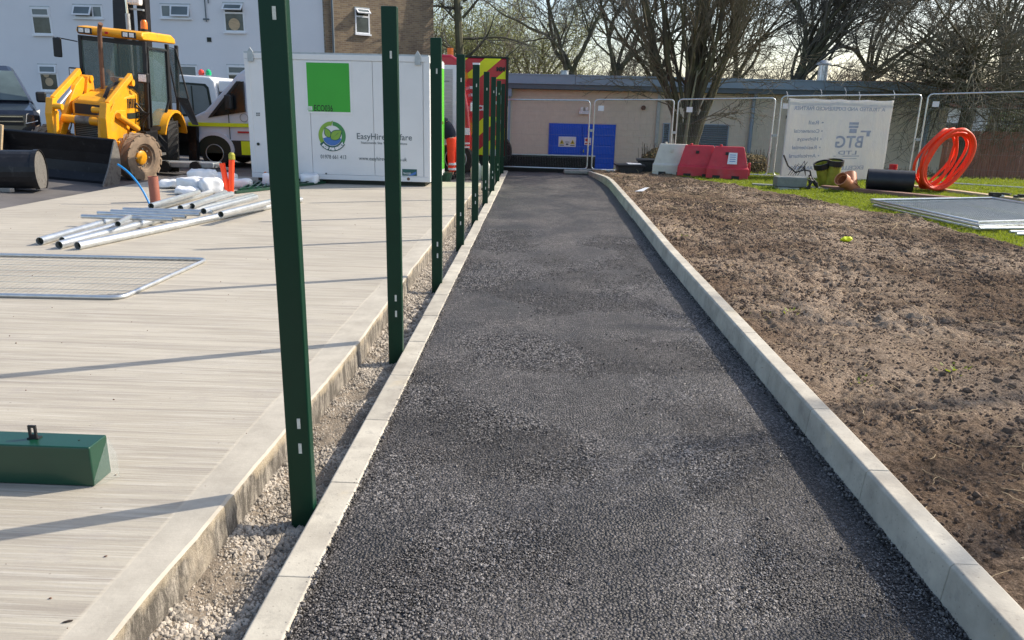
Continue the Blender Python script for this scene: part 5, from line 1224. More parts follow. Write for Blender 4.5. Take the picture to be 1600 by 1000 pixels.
MB().bb((.30, -.62, .62), (.44, .76, .82)).obj('front_bumper', Y_, DG, bevel=.015)
MB().bb((-.35, -.85, .40), (.25, .85, .52)).obj('front_axle', K_, DG)
MB().tube([(.62, -.24, 1.20), (.62, .56, 1.20)], .085, 16).obj('cross_tube', Y_, DG, smooth=True)
MB().tube([(.62, .02, 1.20), (.62, .30, 1.20)], .0865, 16).obj('worn_band', M['worn_steel'], DG, smooth=True)
# loader arms and links on both sides
for s, y in ((1, .60), (-1, -.26)):
    tw = MB(); tw.prism([(-.72, .72), (-.22, .72), (-.12, 1.45), (-.30, 2.02), (-.48, 2.02), (-.62, 1.4)], y - .07 * s - .035, y - .07 * s + .035, 'y'); tw.obj('loader_tower', Y_, DG, bevel=.01)
    am = MB(); pts = [(-.38, 1.92), (-.20, 2.02), (.10, 1.84), (.50, 1.38), (.86, .86), (.90, .52), (.76, .50), (.70, .76), (.32, 1.22), (-.10, 1.62)]
    am.prism(pts, y - .045, y + .045, 'y'); a = am.obj('lift_arm', Y_, DG, bevel=.012)
    MB().bar((-.35, y + .10 * s, 2.12), (.72, y + .10 * s, 1.56), .085, .12, (0, 0, 1)).obj('tilt_link', Y_, DG, bevel=.01)
    MB().tube([(.70, y + .10 * s, 1.56), (.88, y + .10 * s, 1.44)], .028, 10).obj('ram_rod', M['chrome'], DG, smooth=True)
    MB().tube([(-.05, y - .02, 1.86), (.70, y - .02, 1.43)], .022, 8).obj('hydraulic_pipe', M['galv'], DG, smooth=True)
    pl = MB(); pl.prism([(.72, 1.58), (.86, 1.60), (.94, 1.30), (.90, .78), (.78, .68), (.72, 1.1)], y + .02 * s, y + .16 * s, 'y'); pl.obj('bucket_link', Y_, DG, bevel=.012)
    MB().bar((.82, y, 1.35), (.90, y, .66), .06, .10, (1, 0, 0)).obj('link_plate', Y_, DG, bevel=.008)
    MB().tube([(-.50, y + .12 * s, 1.02), (.34, y + .12 * s, 1.33)], .062, 12).obj('lift_ram', Y_, DG, smooth=True)
    for (x, z, r_) in ((-.38, 1.98, .07), (.84, 1.44, .06), (.84, .62, .07), (-.5, 1.02, .06)): MB().tube([(x, y - .14, z), (x, y + .14, z)], r_, 12).obj('pivot_pin', M['black_steel'] if z < 1.2 else Y_, DG, smooth=True)
MB().prism([(-.15, .78), (.62, .78), (.70, 1.0), (.30, 1.42), (-.15, 1.42)], .56, .66, 'y').obj('side_plate', Y_, DG, bevel=.01)
# small fittings on the loader
for (x, y, z) in ((.30, .60, 1.15), (.0, .61, 1.30), (-.5, .60, 1.55)): MB().tube([(x, .575, z), (x, .605, z)], .022, 8).obj('bolt', M['black_steel'], DG)
MB().bb((-.9, .585, 1.22), (-.35, .592, 1.34)).obj('side_decal', M['print_black'], DG)
for k in range(6): MB().bb((-.80 + k * .075, .583, 1.44), (-.76 + k * .075, .590, 1.64)).obj('bonnet_vent', M['black_plastic'], DG)
for s_ in (-.1, .45): MB().tube([(.46, s_, 1.24), (.60, s_ + .03, 1.30), (.70, s_ + .05, 1.08), (.78, s_ + .04, .95)], .016, 6).obj('hose', M['black_plastic'], DG, smooth=True)
for k in range(3): MB().tube([(-.30, .50 - .03 * k, 1.98), (.1, .48 - .03 * k, 1.86), (.5, .47 - .03 * k, 1.44), (.72, .5, 1.2)], .013, 6).obj('hose', M['black_plastic'], DG, smooth=True)
# wheels
def wheel(parent, c, Rr, W_, rim, steer, tyre_mat, rim_mat, lugs, label=None):
    e = bpy.data.objects.new('wheel', None); C.objects.link(e); e.parent = parent; e.location = c; e.rotation_euler = (0, 0, steer)
    s = 1 if c[1] > 0 else -1; h = W_ / 2
    prof = [(rim, -h * .75), (rim * 1.12, -h * .95), (Rr * .80, -h), (Rr * .93, -h * .88), (Rr * .96, -h * .5), (Rr * .965, 0), (Rr * .96, h * .5), (Rr * .93, h * .88), (Rr * .80, h), (rim * 1.12, h * .95), (rim, h * .75)]
    MB().lathe(prof, (0, 0, 0), 'y', 40, caps=False).obj('tyre', tyre_mat, e, smooth=True)
    lg = MB()
    for k in range(lugs):
        for sd_ in (1, -1):
            a = 2 * math.pi * (k + (.5 if sd_ > 0 else 0)) / lugs; aw = .30 * 2 * math.pi / lugs; sk = 1.1 * 2 * math.pi / lugs
            def P(a_, r_, y_): return (r_ * math.cos(a_), y_, r_ * math.sin(a_))
            vs = []
            for r_ in (Rr * .93, Rr * 1.0):
                vs += [P(a - aw, r_, 0.0 * h), P(a + aw, r_, 0.0), P(a + aw + sk, r_ * (.985 if r_ > Rr * .95 else .97), sd_ * h * .98), P(a - aw + sk, r_ * (.985 if r_ > Rr * .95 else .97), sd_ * h * .98)]
            lg.add(vs, [(0, 1, 2, 3), (4, 5, 6, 7), (0, 1, 5, 4), (1, 2, 6, 5), (2, 3, 7, 6), (3, 0, 4, 7)])
    l_ = lg.obj('tread_lugs', tyre_mat if lugs < 20 else M['rubber'], e); l_['kind'] = 'stuff'
    rm = MB().lathe([(rim, -h * .7), (rim, h * .7 * s if s > 0 else h * .7), (rim * .94, h * .72)], (0, 0, 0), 'y', 32)
    rm = MB(); rm.lathe([(rim, s * h * .78), (rim * .92, s * h * .72), (rim * .86, s * h * .3), (rim * .80, s * h * .25), (.02, s * h * .22)], (0, 0, 0), 'y', 32, caps=False); rm.obj('rim', rim_mat, e, smooth=True)
    hb = MB().lathe([(rim * .55, s * h * .2), (rim * .55, s * h * .45), (rim * .48, s * h * .55), (rim * .2, s * h * .6)], (0, 0, 0), 'y', 24).obj('hub', Y_ if rim_mat != M['chrome'] else M['grey_metal'], e, smooth=True)
    nb = MB()
    for k in range(8): a = k * math.pi / 4; nb.lathe([(.018, s * h * .44), (.018, s * h * .60)], (rim * .68 * math.cos(a), 0, rim * .68 * math.sin(a)), 'y', 6)
    n_ = nb.obj('wheel_nuts', M['grey_metal'], e); 
    return e
wheel(DG, (.08, .98, .49), .51, .34, .27, -.30, M['muddy_rubber'], M['muddy_rubber'], 16)
wheel(DG, (.08, -.80, .49), .51, .34, .27, -.30, M['muddy_rubber'], M['muddy_rubber'], 16)
wheel(DG, (-2.10, .72, .50), .64, .44, .34, .36, M['rubber'], Y_, 20)
wheel(DG, (-2.15, -.80, .50), .64, .46, .34, 0, M['rubber'], Y_, 20)
for y in (.70, -.70):
    fd = MB(); pts = [(-2.15 + .68 * math.cos(a), .64 + .74 * math.sin(a)) for a in lin(R(18), R(165), 12)]; pts2 = [(-2.15 + .64 * math.cos(a), .62 + .70 * math.sin(a)) for a in lin(R(165), R(18), 12)]
    fd.prism(pts + pts2, y - .20, y + .20, 'y'); fd.obj('rear_mudguard', Y_, DG, smooth=True)
MB().bb((-1.35, .45, .50), (-.75, .80, .95)).obj('fuel_tank', M['black_steel'], DG, bevel=.02)
MB().bb((-1.30, .80, .42), (-.80, .98, .47)).obj('step', M['worn_steel'], DG)
# cab
cy0_, cy1_ = -.66, .78
fl_ = MB().bb((-2.75, cy0_, .95), (-1.0, cy1_, 1.02)).obj('cab_floor', K_, DG)
for (x, y, x2) in ((-1.0, cy0_ + .04, -.98), (-1.0, cy1_ - .04, -.98), (-2.15, cy1_ - .04, -2.25), (-2.7, cy0_ + .04, -2.7), (-2.7, cy1_ - .04, -2.7)):
    MB().bar((x2, y, 1.0), (x - (0 if x > -2 else .0), y, 2.84), .07, .09, (1, 0, 0)).obj('cab_pillar', M['black_plastic'], DG, bevel=.01)
MB().bb((-1.02, cy0_ + .08, 2.74), (-.98, cy1_ - .08, 2.84)).obj('header_rail', M['black_plastic'], DG)
MB().bb((-.97, cy0_ + .08, 1.02), (-.955, cy1_ - .08, 2.74)).obj('windscreen', M['glass'], DG)
MB().bb((-2.62, cy0_ + .03, 1.10), (-1.08, cy0_ + .045, 2.74)).obj('side_glass', M['glass'], DG)
d_ = MB().bb((-2.12, cy1_ - .055, 1.05), (-1.08, cy1_ - .04, 2.74)).obj('door_glass', M['glass'], DG)
fr = MB(); 
for a, b_ in (((-1.10, 1.02), (-1.06, 2.72)), ((-1.06, 2.72), (-2.05, 2.70)), ((-2.05, 2.70), (-2.10, 1.6)), ((-2.10, 1.6), (-1.7, 1.02))): fr.bar((a[0], cy1_ - .015, a[1]), (b_[0], cy1_ - .015, b_[1]), .035, .05, (0, 1, 0))
fr.obj('door_frame', M['black_plastic'], DG)
MB().bb((-2.72, cy0_ + .08, 1.5), (-2.71, cy1_ - .08, 2.74)).obj('rear_glass', M['glass'], DG)
MB().bb((-2.1, -.25, 1.02), (-1.75, .3, 1.45)).obj('seat', M['seat'], DG, bevel=.05); MB().bb((-2.2, -.25, 1.45), (-2.08, .3, 2.05)).obj('seat_back', M['seat'], DG, bevel=.04)
MB().tube([(-1.15, .05, 1.02), (-1.32, .05, 1.75)], .035, 8).obj('steering_column', M['black_plastic'], DG); MB().tube([(-1.34 + .19 * math.cos(a) * .4, .05 + .19 * math.sin(a), 1.78 + .17 * math.cos(a)) for a in lin(0, 2 * math.pi * .95, 20)], .015, 6, closed=True).obj('steering_wheel', M['black_plastic'], DG)
MB().bb((-1.25, .30, 1.02), (-1.0, .68, 1.5)).obj('console', M['black_plastic'], DG)
rf = MB(); rf.prism([(-.86, 2.86), (-.80, 2.93), (-.86, 3.02), (-1.2, 3.05), (-2.35, 3.05), (-2.55, 2.98), (-2.58, 2.86)], cy0_ + .05, cy1_ + .0, 'y'); rf.obj('cab_roof', Y_, DG, bevel=.035, seg=3)
for y in (-.42, .50):
    l_ = MB().bb((-.825, y - .15, 2.875), (-.79, y + .15, 3.0)).obj('roof_light_surround', M['black_plastic'], DG, bevel=.01)
    for k in (-1, 1): MB().bb((-.789, y + k * .065 - .05, 2.895), (-.778, y + k * .065 + .05, 2.98)).obj('roof_lamp', M['lamp'], l_, bevel=.012)
MB().bb((-.80, .0, 2.91), (-.792, .07, 2.96)).obj('maker_badge', M['fire_red'], DG)
bc = MB().tube([(-1.2, .66, 3.05), (-1.2, .66, 3.10)], .075, 16).obj('beacon_base', M['black_plastic'], DG); MB().tube([(-1.2, .66, 3.10), (-1.2, .66, 3.24), (-1.2, .66, 3.285)], [.072, .068, .04], 18).obj('beacon', M['orange_lens'], DG, smooth=True)
# exhaust stack, mirror, work lamps
MB().tube([(-.62, -.02, 1.74), (-.62, -.02, 2.92), (-.60, -.0, 3.02), (-.55, .05, 3.10)], [.045, .045, .045, .048], 14).obj('exhaust', M['rust_pipe'], DG, smooth=True)
MB().tube([(-.55, .34, 1.78), (-.55, .34, 1.98)], .10, 16).obj('air_precleaner', M['grey_metal'], DG, smooth=True); MB().tube([(-.55, .34, 1.98), (-.55, .34, 2.06)], .15, 16).obj('air_cap', M['worn_steel'], DG, smooth=True)
MB().tube([(-.95, cy0_, 2.70), (-.85, cy0_ - .38, 2.74)], .012, 6).obj('mirror_arm', M['black_plastic'], DG); MB().bb((-.88, cy0_ - .47, 2.34), (-.83, cy0_ - .29, 2.74)).obj('mirror', M['black_plastic'], DG, bevel=.03)
MB().bb((-.92, cy0_ - .16, 1.98), (-.80, cy0_ + .04, 2.16)).obj('work_lamp', M['black_plastic'], DG, bevel=.02); MB().bb((-.799, cy0_ - .13, 2.01), (-.79, cy0_ + .01, 2.13)).obj('lamp_lens', M['lamp'], DG)
MB().bb((-.85, cy1_ - .12, 1.98), (-.74, cy1_ + .10, 2.19)).obj('work_lamp', M['black_plastic'], DG, bevel=.02); MB().bb((-.739, cy1_ - .09, 2.01), (-.73, cy1_ + .07, 2.16)).obj('lamp_lens', M['lamp'], DG)
MB().tube([(-.9, cy1_ - .02, 1.2), (-.88, cy1_ + .03, 1.5), (-.9, cy1_ + .02, 2.3), (-.98, cy1_, 2.6)], .014, 6).obj('grab_handle', M['black_plastic'], DG)
# opened rear quarter window and side shield
o = MB(); q = [(-2.40, .62, 2.80), (-2.40, .84, 2.75), (-2.52, 1.06, 1.65), (-2.45, .80, 1.66)]
o.quad(*q); g = o.obj('opened_window', M['glass'], DG)
MB().tube(q, .02, 6, closed=True).obj('window_frame', M['black_plastic'], DG)
MB().add([(-2.45, .80, 1.66), (-2.52, 1.05, 1.65), (-2.56, 1.26, 1.04), (-2.50, 1.14, 1.05), (-2.49, .80, 1.66), (-2.56, 1.05, 1.65), (-2.60, 1.26, 1.04), (-2.54, 1.14, 1.05)], [(0, 1, 2, 3), (4, 5, 6, 7), (0, 1, 5, 4), (1, 2, 6, 5), (2, 3, 7, 6), (3, 0, 4, 7)]).obj('rear_shield', M['black_steel'], DG)
# backhoe boom standing folded behind the cab
bmv = MB(); bmv.prism([(-3.35, .7), (-2.95, .7), (-2.92, 2.4), (-3.05, 4.6), (-3.35, 4.6), (-3.45, 2.4)], -.84, -.52, 'y'); bmv.prism([(-3.6, 1.6), (-3.3, 1.6), (-3.25, 4.6), (-3.5, 4.6)], -.40, -.18, 'y')
bmv.obj('boom', K_, DG, bevel=.02)
MB().tube([(-3.0, -.46, 1.6), (-3.0, -.50, 3.45)], .055, 12).obj('boom_ram', M['galv_dull'], DG, smooth=True); MB().tube([(-3.0, -.50, 3.45), (-3.0, -.55, 4.4)], .03, 10).obj('ram_rod', M['chrome'], DG, smooth=True)
MB().bb((-3.2, -.50, 3.66), (-2.98, -.20, 3.95)).obj('boom_lamp', M['lamp'], DG, bevel=.05); MB().bb((-3.2, -.5, 3.55), (-3.1, -.18, 3.59)).obj('boom_pin', M['galv_dull'], DG)
MB().bb((-3.3, -1.0, .55), (-3.1, 1.0, .95)).obj('rear_frame', K_, DG); MB().bb((-3.3, .80, .0), (-3.1, 1.0, .95)).obj('stabiliser', K_, DG)
for s in range(5): r2 = random.Random(s); MB().tube([(-.75, .60, 1.55 - .1 * s), (-.82, .74 + .03 * s, 1.35), (-.8, .70, 1.1), (-.9, .66, .8)], .018, 6).obj('hose', M['black_plastic'], DG)

# spare bucket on the yard and timber
sb = thing('digger_bucket', 'loose black digging bucket with worn round end plate, lying left of the loader bucket', 'bucket', (-9.36, 12.98, .03), R(17))
prf = [(.34 * math.cos(a), .36 + .36 * math.sin(a)) for a in lin(R(-60), R(235), 22)]
b = MB()
for i in range(len(prf) - 1):
    p, q = prf[i], prf[i + 1]; k_ = .93; b.prism([p, q, (q[0] * k_, .36 + (q[1] - .36) * k_), (p[0] * k_, .36 + (p[1] - .36) * k_)], -.9, .58, 'x')
# profile lies across x: (y, z)
b.obj('bucket_shell', M['black_steel'], sb, smooth=True)
for x0 in (-.93, .581): MB().prism([(p[0] * .99, p[1]) for p in prf], x0, x0 + .03, 'x').obj('end_plate', M['worn_steel'], sb)
MB().prism([(p[0] * 1.04, .36 + (p[1] - .36) * 1.04) for p in prf] + [(p[0] * .99, .36 + (p[1] - .36) * .99) for p in prf[::-1]], .56, .63, 'x').obj('rim_strip', M['black_steel'], sb)
tag(MB().bar(gp(-20, 299, .04) + Vector((0, 0, .04)), gp(20, 301, .04) + Vector((0, 0, .04)), .10, .07).obj('timber', M['fence_foot'], bevel=.01), 'short grey timber lying in front of the loose bucket', 'timber')
a = at(0, 245, 14.3); b_ = at(2.5, 195, 14.3); tag(MB().bar(a, b_, .05, .05, (0, 1, 0)).obj('wood_stake', M['pale_wood']), 'pale wooden stake at the left edge of the photo', 'stake')

# ================================================================ ROAD VEHICLES
def shell(parent, name, prof, wf, mat, y0, bevel=.05):
    """side profile (x, z) given a width by height; closed body"""
    k = len(prof); vs = [(x, y0 - wf(z), z) for x, z in prof] + [(x, y0 + wf(z), z) for x, z in prof]
    b = MB(); b.add(vs, [tuple(range(k))] + [tuple(range(k, 2 * k))[::-1]] + [(i, (i + 1) % k, k + (i + 1) % k, k + i)[::-1] for i in range(k)])
    return b.obj(name, mat, parent, bevel=bevel, seg=3)
def road_wheel(parent, c, r_, w_, s):
    e = bpy.data.objects.new('wheel', None); C.objects.link(e); e.parent = parent; e.location = c
    MB().lathe([(r_ * .6, -w_ / 2), (r_ * .93, -w_ / 2), (r_, -w_ * .36), (r_, w_ * .36), (r_ * .93, w_ / 2), (r_ * .6, w_ / 2)], (0, 0, 0), 'y', 32).obj('tyre', M['rubber'], e, smooth=True)
    MB().lathe([(r_ * .64, s * w_ * .5), (r_ * .58, s * w_ * .5), (r_ * .55, s * w_ * .3), (r_ * .2, s * w_ * .28)], (0, 0, 0), 'y', 24).obj('rim', M['grey_metal'], e, smooth=True)
    MB().tube([(r_ * .62 * math.cos(a), s * w_ * .51, r_ * .62 * math.sin(a)) for a in lin(0, 2 * math.pi * 35 / 36, 36)], .012, 6, closed=True).obj('rim_edge', M['galv_dull'], e)
    return e
# dark van facing the camera at the left edge (local: x towards the camera side = front, built along -Y)
NV = thing('dark_van', 'dark navy van with a chrome grille, nose-on at the left edge', 'van', (-12.45, 17.2, .22), R(-53))   # local +x = front
def wf(z): return .98 if z < 1.15 else .98 - (z - 1.15) * .34
shell(NV, 'body', [(0, .30), (.06, .55), (.04, 1.02), (-.05, 1.12), (-.75, 1.30), (-1.35, 2.02), (-1.6, 2.14), (-4.6, 2.16), (-4.75, 1.2), (-4.75, .3)], wf, M['navy'], 0, .13)
MB().add([(-.74, -.84, 1.345), (-.74, .84, 1.345), (-1.31, .62, 2.02), (-1.31, -.62, 2.02), (-.82, -.86, 1.31), (-.82, .86, 1.31), (-1.36, .62, 1.98), (-1.36, -.62, 1.98)], [(0, 1, 2, 3), (4, 5, 6, 7), (0, 1, 5, 4), (1, 2, 6, 5), (2, 3, 7, 6), (3, 0, 4, 7)]).obj('windscreen', M['screen_glass'], NV)
g = MB().bb((.045, -.62, .78), (.075, .62, 1.0)).obj('grille', M['black_plastic'], NV)
for z in (.98, .87): MB().bb((.076, -.62, z - .012), (.095, .62, z + .012)).obj('grille_bar', M['chrome'], g)
MB().bb((.06, -.85, .32), (.09, .85, .58)).obj('lower_grille', M['black_plastic'], NV, bevel=.02)
e_ = MB().prism([(.115 * math.cos(a), .925 + .048 * math.sin(a)) for a in lin(0, 2 * math.pi * 23 / 24, 24)], .096, .108, 'x').obj('oval_badge', M['chrome'], NV)
MB().prism([(.105 * math.cos(a), .925 + .040 * math.sin(a)) for a in lin(0, 2 * math.pi * 23 / 24, 24)], .109, .111, 'x').obj('badge_field', M['logo_blue'], e_)
text('Ford', .085, M['chrome'], e_, (.113, -.085, .90), (0, 1, 0), (0, 0, 1), 'badge_lettering', sx=.85)
for s in (-1, 1):
    h_ = MB(); h_.add([(.0, s * .66, .80), (.0, s * .93, .86), (-.22, s * 1.0, 1.12), (-.02, s * .70, 1.03), (.06, s * .66, .82), (.05, s * .90, .88), (-.16, s * 1.0, 1.14), (.05, s * .70, 1.04)], [(0, 1, 2, 3), (4, 5, 6, 7), (0, 1, 5, 4), (1, 2, 6, 5), (2, 3, 7, 6), (3, 0, 4, 7)]); h_.obj('headlight', M['lamp'], NV)
    MB().bb((-.95, s * 1.0, 1.30), (-.80, s * 1.22, 1.55)).obj('wing_mirror', M['black_plastic'], NV, bevel=.04)
    road_wheel(NV, (-.75, s * .88, .33), .34, .22, s); road_wheel(NV, (-3.9, s * .88, .33), .34, .22, s)
MB().tube([(-.85, -.55, 1.36), (-.95, .15, 1.42)], .012, 6).obj('wiper', M['black_plastic'], NV)
MB().tube([(-1.7, -.1, 2.14), (-1.95, .0, 2.6)], .008, 5).obj('aerial', M['black_plastic'], NV)
MB().bb((.08, -.26, .60), (.09, .26, .71)).obj('number_plate', M['tag_white'], NV)

# silver high-roof van, side on, nose to the left
SV = thing('silver_van', 'silver van with a lime stripe along its side, nose behind the loader rear wheel', 'van', (-9.15, 19.3, 0.0), 0)   # local x to the right = rearwards
body = [(0.0, .42), (-.02, .72), (.04, .98), (.28, 1.20), (.73, 1.41), (.92, 1.60), (1.60, 2.32), (1.9, 2.52), (5.9, 2.60), (5.95, .40), (2.3, .40)]
def wf2(z): return .98 if z < 1.3 else .98 - (z - 1.3) * .10
o_ = shell(SV, 'body', body, wf2, M['silver_van'], 1.0, .06)
MB().bb((-.03, .0, .28), (5.95, 1.98, .70)).obj('dark_lower_body', M['black_plastic'], SV, bevel=.04)
arch = MB(); pts = [(.92 + .52 * math.cos(a), .46 + .44 * math.sin(a)) for a in lin(R(-10), R(190), 18)]; pts2 = [(.92 + .43 * math.cos(a), .46 + .35 * math.sin(a)) for a in lin(R(190), R(-10), 18)]
arch.prism(pts + pts2, -.03, .05, 'y'); arch.obj('wheel_arch', M['silver_van'], SV, smooth=True)
MB().prism([(.92 + .42 * math.cos(a), .46 + .35 * math.sin(a)) for a in lin(R(-15), R(195), 18)], -.012, .1, 'y').obj('arch_well', M['print_black'], SV)
road_wheel(SV, (.92, .10, .36), .36, .22, -1); road_wheel(SV, (4.9, .10, .36), .36, .22, -1)
for x in (.92, 4.9): road_wheel(SV, (x, 1.9, .36), .36, .22, 1)
MB().bb((.30, -.018, 1.03), (5.9, .02, 1.12)).obj('lime_stripe', M['hivis_yellow'], SV)
w_ = MB(); w_.prism([(.90, 1.26), (1.78, 1.40), (1.78, 2.14), (1.66, 2.12)], -.012, .06, 'y'); w_.obj('side_window', M['dark_glass'], SV)
MB().prism([(.82, 1.24), (.92, 1.26), (1.70, 2.14), (1.62, 2.14)], -.02, .07, 'y').obj('window_frame', M['black_plastic'], SV)
MB().bb((1.34, -.014, .72), (1.352, .01, 1.44)).obj('door_seam', M['print_black'], SV)
for (x, y, z) in ((1.42, -.22, 1.45),): MB().bb((x - .08, y, z), (x + .10, y + .20, z + .36)).obj('wing_mirror', M['black_plastic'], SV, bevel=.04)
for x in (1.74, 2.02):
    MB().tube([(x + .10 * math.cos(a), -.006, 1.26 + .10 * math.sin(a)) for a in lin(0, 2 * math.pi * 23 / 24, 24)], .008, 4, closed=True).obj('round_emblem', M['grey_metal'], SV)
text('police', .09, M['red_lens'], SV, (1.52, -.012, .88), (1, 0, 0), (0, 0, 1), 'lettering') if False else MB().bb((1.55, -.012, .88), (1.86, .0, .925)).obj('red_mark', M['fire_red'], SV)
MB().tube([(2.1 + .09 * math.cos(a), -.006, .90 + .07 * math.sin(a)) for a in lin(R(200), R(480), 14)], .012, 4).obj('scroll_mark', M['navy'], SV)
MB().add([(.02, -.012, .76), (.25, -.012, .80), (.34, -.012, 1.02), (.14, -.012, .98), (.02, .2, .76), (.25, .02, .80), (.34, .02, 1.02), (.14, .2, .98)], [(0, 1, 2, 3), (0, 1, 5, 4), (1, 2, 6, 5), (2, 3, 7, 6), (3, 0, 4, 7)]).obj('headlight', M['navy'], SV)
ch = MB().bb((1.62, -.012, .34), (2.6, .0, .68)).obj('chevron_panel', M['hivis_yellow'], SV); MB().prism([(1.86, .68), (2.14, .68), (2.4, .34), (2.12, .34)], -.018, -.0125, 'y').obj('red_band', M['fire_red'], ch); 
MB().bb((.1, -.3, -.0), (1.0, -.1, .05)).obj('kerb_ramp', M['galv_dull'], SV)

# white sweeper cab behind
SW = thing('white_truck_cab', 'white truck cab with green and red beacons, behind the loader and the silver van', 'truck', (-10.62, 22.2, 0), 0)
shell(SW, 'cab_body', [(0, .5), (-.08, 1.3), (.02, 2.0), (.10, 2.28), (.30, 2.36), (1.18, 2.32), (1.30, 2.2), (1.42, 1.3), (1.42, .5)], lambda z: .95, M['white_paint'], .95, .06)
MB().prism([(.22, 1.20), (.20, 2.05), (.28, 2.16), (1.04, 2.12), (1.13, 2.02), (1.22, 1.20)], -.02, .01, 'y').obj('window_frame', M['print_black'], SW, bevel=.02)
MB().prism([(.28, 1.26), (.27, 2.02), (.33, 2.10), (1.0, 2.06), (1.07, 1.98), (1.15, 1.26)], -.032, -.021, 'y').obj('side_glass', M['frost_glass'], SW)
MB().bb((.62, -.036, 1.28), (.66, -.033, 2.06)).obj('glass_pillar', M['print_black'], SW)
for x, mt in ((.82, 'red_lens'), (1.03, 'green_lens')): MB().lathe([(.07, 2.36), (.085, 2.42), (.07, 2.49), (.02, 2.53)], (x, .3, 0), 'z', 14).obj('beacon', M[mt], SW, smooth=True)
MB().bb((1.36, .1, 1.9), (1.9, 1.7, 2.22)).obj('rear_hood', M['white_paint'], SW, bevel=.05); MB().bb((1.45, .02, 1.2), (2.6, 1.8, 1.9)).obj('hopper', M['grey_metal'], SW, bevel=.05)
MB().bb((-.1, .1, .3), (2.9, 1.8, .6)).obj('chassis', M['print_black'], SW)
for x in (.5, 2.3): road_wheel(SW, (x, .15, .4), .4, .25, -1)
# grey van low behind the loader wheels
lo = thing('low_trailer', 'low grey trailer deck between the loader rear wheel and the silver van', 'trailer', gp(300, 268, .1)); 
MB().bb((-.9, 0, .08), (.5, .5, .2)).obj('deck', M['galv_dull'], lo, bevel=.02); MB().bar((.5, .1, .15), (.95, .0, .05), .05, .05).obj('drawbar', M['galv'], lo)
for x in (-.6, .1): MB().lathe([(.13, -.05), (.13, .05)], (x, 0, .1), 'y', 16).obj('wheel', M['rubber'], lo)

# red and grey van right of the cabin
RV = thing('red_van', 'red-topped vehicle with a grey roller shutter, nose to the right of the third post', 'van', (-1.62, 18.6, 0), 0)   # nose at x = 0, tail to the left
rp = [(0.0, .55), (.02, 1.0), (-.03, 1.55), (-.20, 2.52), (-.27, 2.72), (-.46, 2.84), (-.80, 2.84), (-.92, 2.70), (-3.2, 2.70), (-3.2, .42), (-.4, .42)]
shell(RV, 'body', rp, lambda z: 1.0 if z < 1.4 else 1.0 - (z - 1.4) * .04, M['fire_red'], 1.0, .07)
MB().bb((-2.3, -.03, .75), (-.30, .02, 2.60)).obj('shutter_frame', M['white_paint'], RV, bevel=.01)
for k in range(18): MB().bb((-2.2, -.045, .80 + k * .095), (-.42, -.031, .80 + k * .095 + .089)).obj('shutter_slat', M['shutter'], RV)
for z, h_ in ((1.0, .16), (.78, .04), (.69, .04)): MB().bb((-.26, -.035, z), (-.01, .03, z + h_)).obj('white_band', M['print_white'], RV)
MB().bb((-3.1, .1, .2), (-.1, 1.9, .45)).obj('chassis', M['print_black'], RV)
road_wheel(RV, (-.35, .12, .42), .42, .26, -1); road_wheel(RV, (-2.6, .12, .42), .42, .26, -1)
MB().tube([(-.55, .6, 2.84), (-.55, .6, 3.02)], .08, 14).obj('beacon', M['orange_lens'], RV, smooth=True)
MB().bb((.02, -.2, 1.55), (.12, -.02, 1.75)).obj('mirror', M['print_white'], RV, bevel=.02)
MB().bb((-2.26, -.05, 2.22), (-.5, -.047, 2.24)).obj('print_line', M['grey_metal'], RV)
# fire truck tail with chevrons
FT = thing('fire_truck', 'fire truck tail with red and yellow chevrons, white lettering, left of the low building', 'truck', (-.80, 20.0, 0), R(4))
TW, T0, T1 = 2.35, .42, 2.86
MB().bb((-TW, 0.05, T0), (0, 5, T1)).obj('body', M['fire_red'], FT, bevel=.04)
MB().bb((-TW, .04, T1), (0, 5, T1 + .04)).obj('roof_rail', M['print_black'], FT)
MB().bb((-.03, -.01, T0 - .1), (.03, .15, T1 + .02)).obj('edge_rubber', M['print_black'], FT)
def clip_band(off, wdt, x0, x1, z0, z1):
    """band rising to the right at 45 degrees, clipped to a rectangle"""
    poly = [(x0, z0), (x1, z0), (x1, z1), (x0, z1)]
    def clip(poly, f):
        out = []
        for i in range(len(poly)):
            p, q = poly[i], poly[(i + 1) % len(poly)]; a, b = f(p), f(q)
            if a >= 0: out.append(p)
            if (a >= 0) != (b >= 0): t_ = a / (a - b); out.append((p[0] + (q[0] - p[0]) * t_, p[1] + (q[1] - p[1]) * t_))
        return out
    poly = clip(poly, lambda p: (p[1] - p[0] * .85) - off)
    if len(poly) > 2: poly = clip(poly, lambda p: off + wdt - (p[1] - p[0] * .85))
    return poly
for k in range(-2, 14):
    for (z0, z1) in ((T0 + .03, 1.42), (2.36, T1 - .01)):
        pl = clip_band(.1 + k * .72 - .0, .36, -TW + .02, -.04, z0, z1)
        if len(pl) > 2: MB().prism(pl, .030, .046, 'y').obj('chevron', M['hivis_yellow'], FT)
text('FIRE', .62, M['print_white'], FT, (-1.95, .045, 1.74), (1, 0, 0), (0, 0, 1)); text('S', .62, M['print_white'], FT, (-.36, .045, 1.74), (1, 0, 0), (0, 0, 1))
text('RESCUE SERVICE', .17, M['print_white'], FT, (-1.80, .045, 1.58), (1, 0, 0), (0, 0, 1)); text('MM', .14, M['print_black'], FT, (-.28, .026, 2.55), (1, 0, 0), (0, 0, 1))
for x in (-2.2, -.2): l_ = MB().bb((x - .16, -.0, .70), (x + .16, .03, .84)).obj('tail_lamp', M['red_lens'], FT, bevel=.01); MB().lathe([(.07, .0), (.075, .028)], (x, 0, 1.30), 'y', 14).obj('round_lamp', M['lamp'], FT)
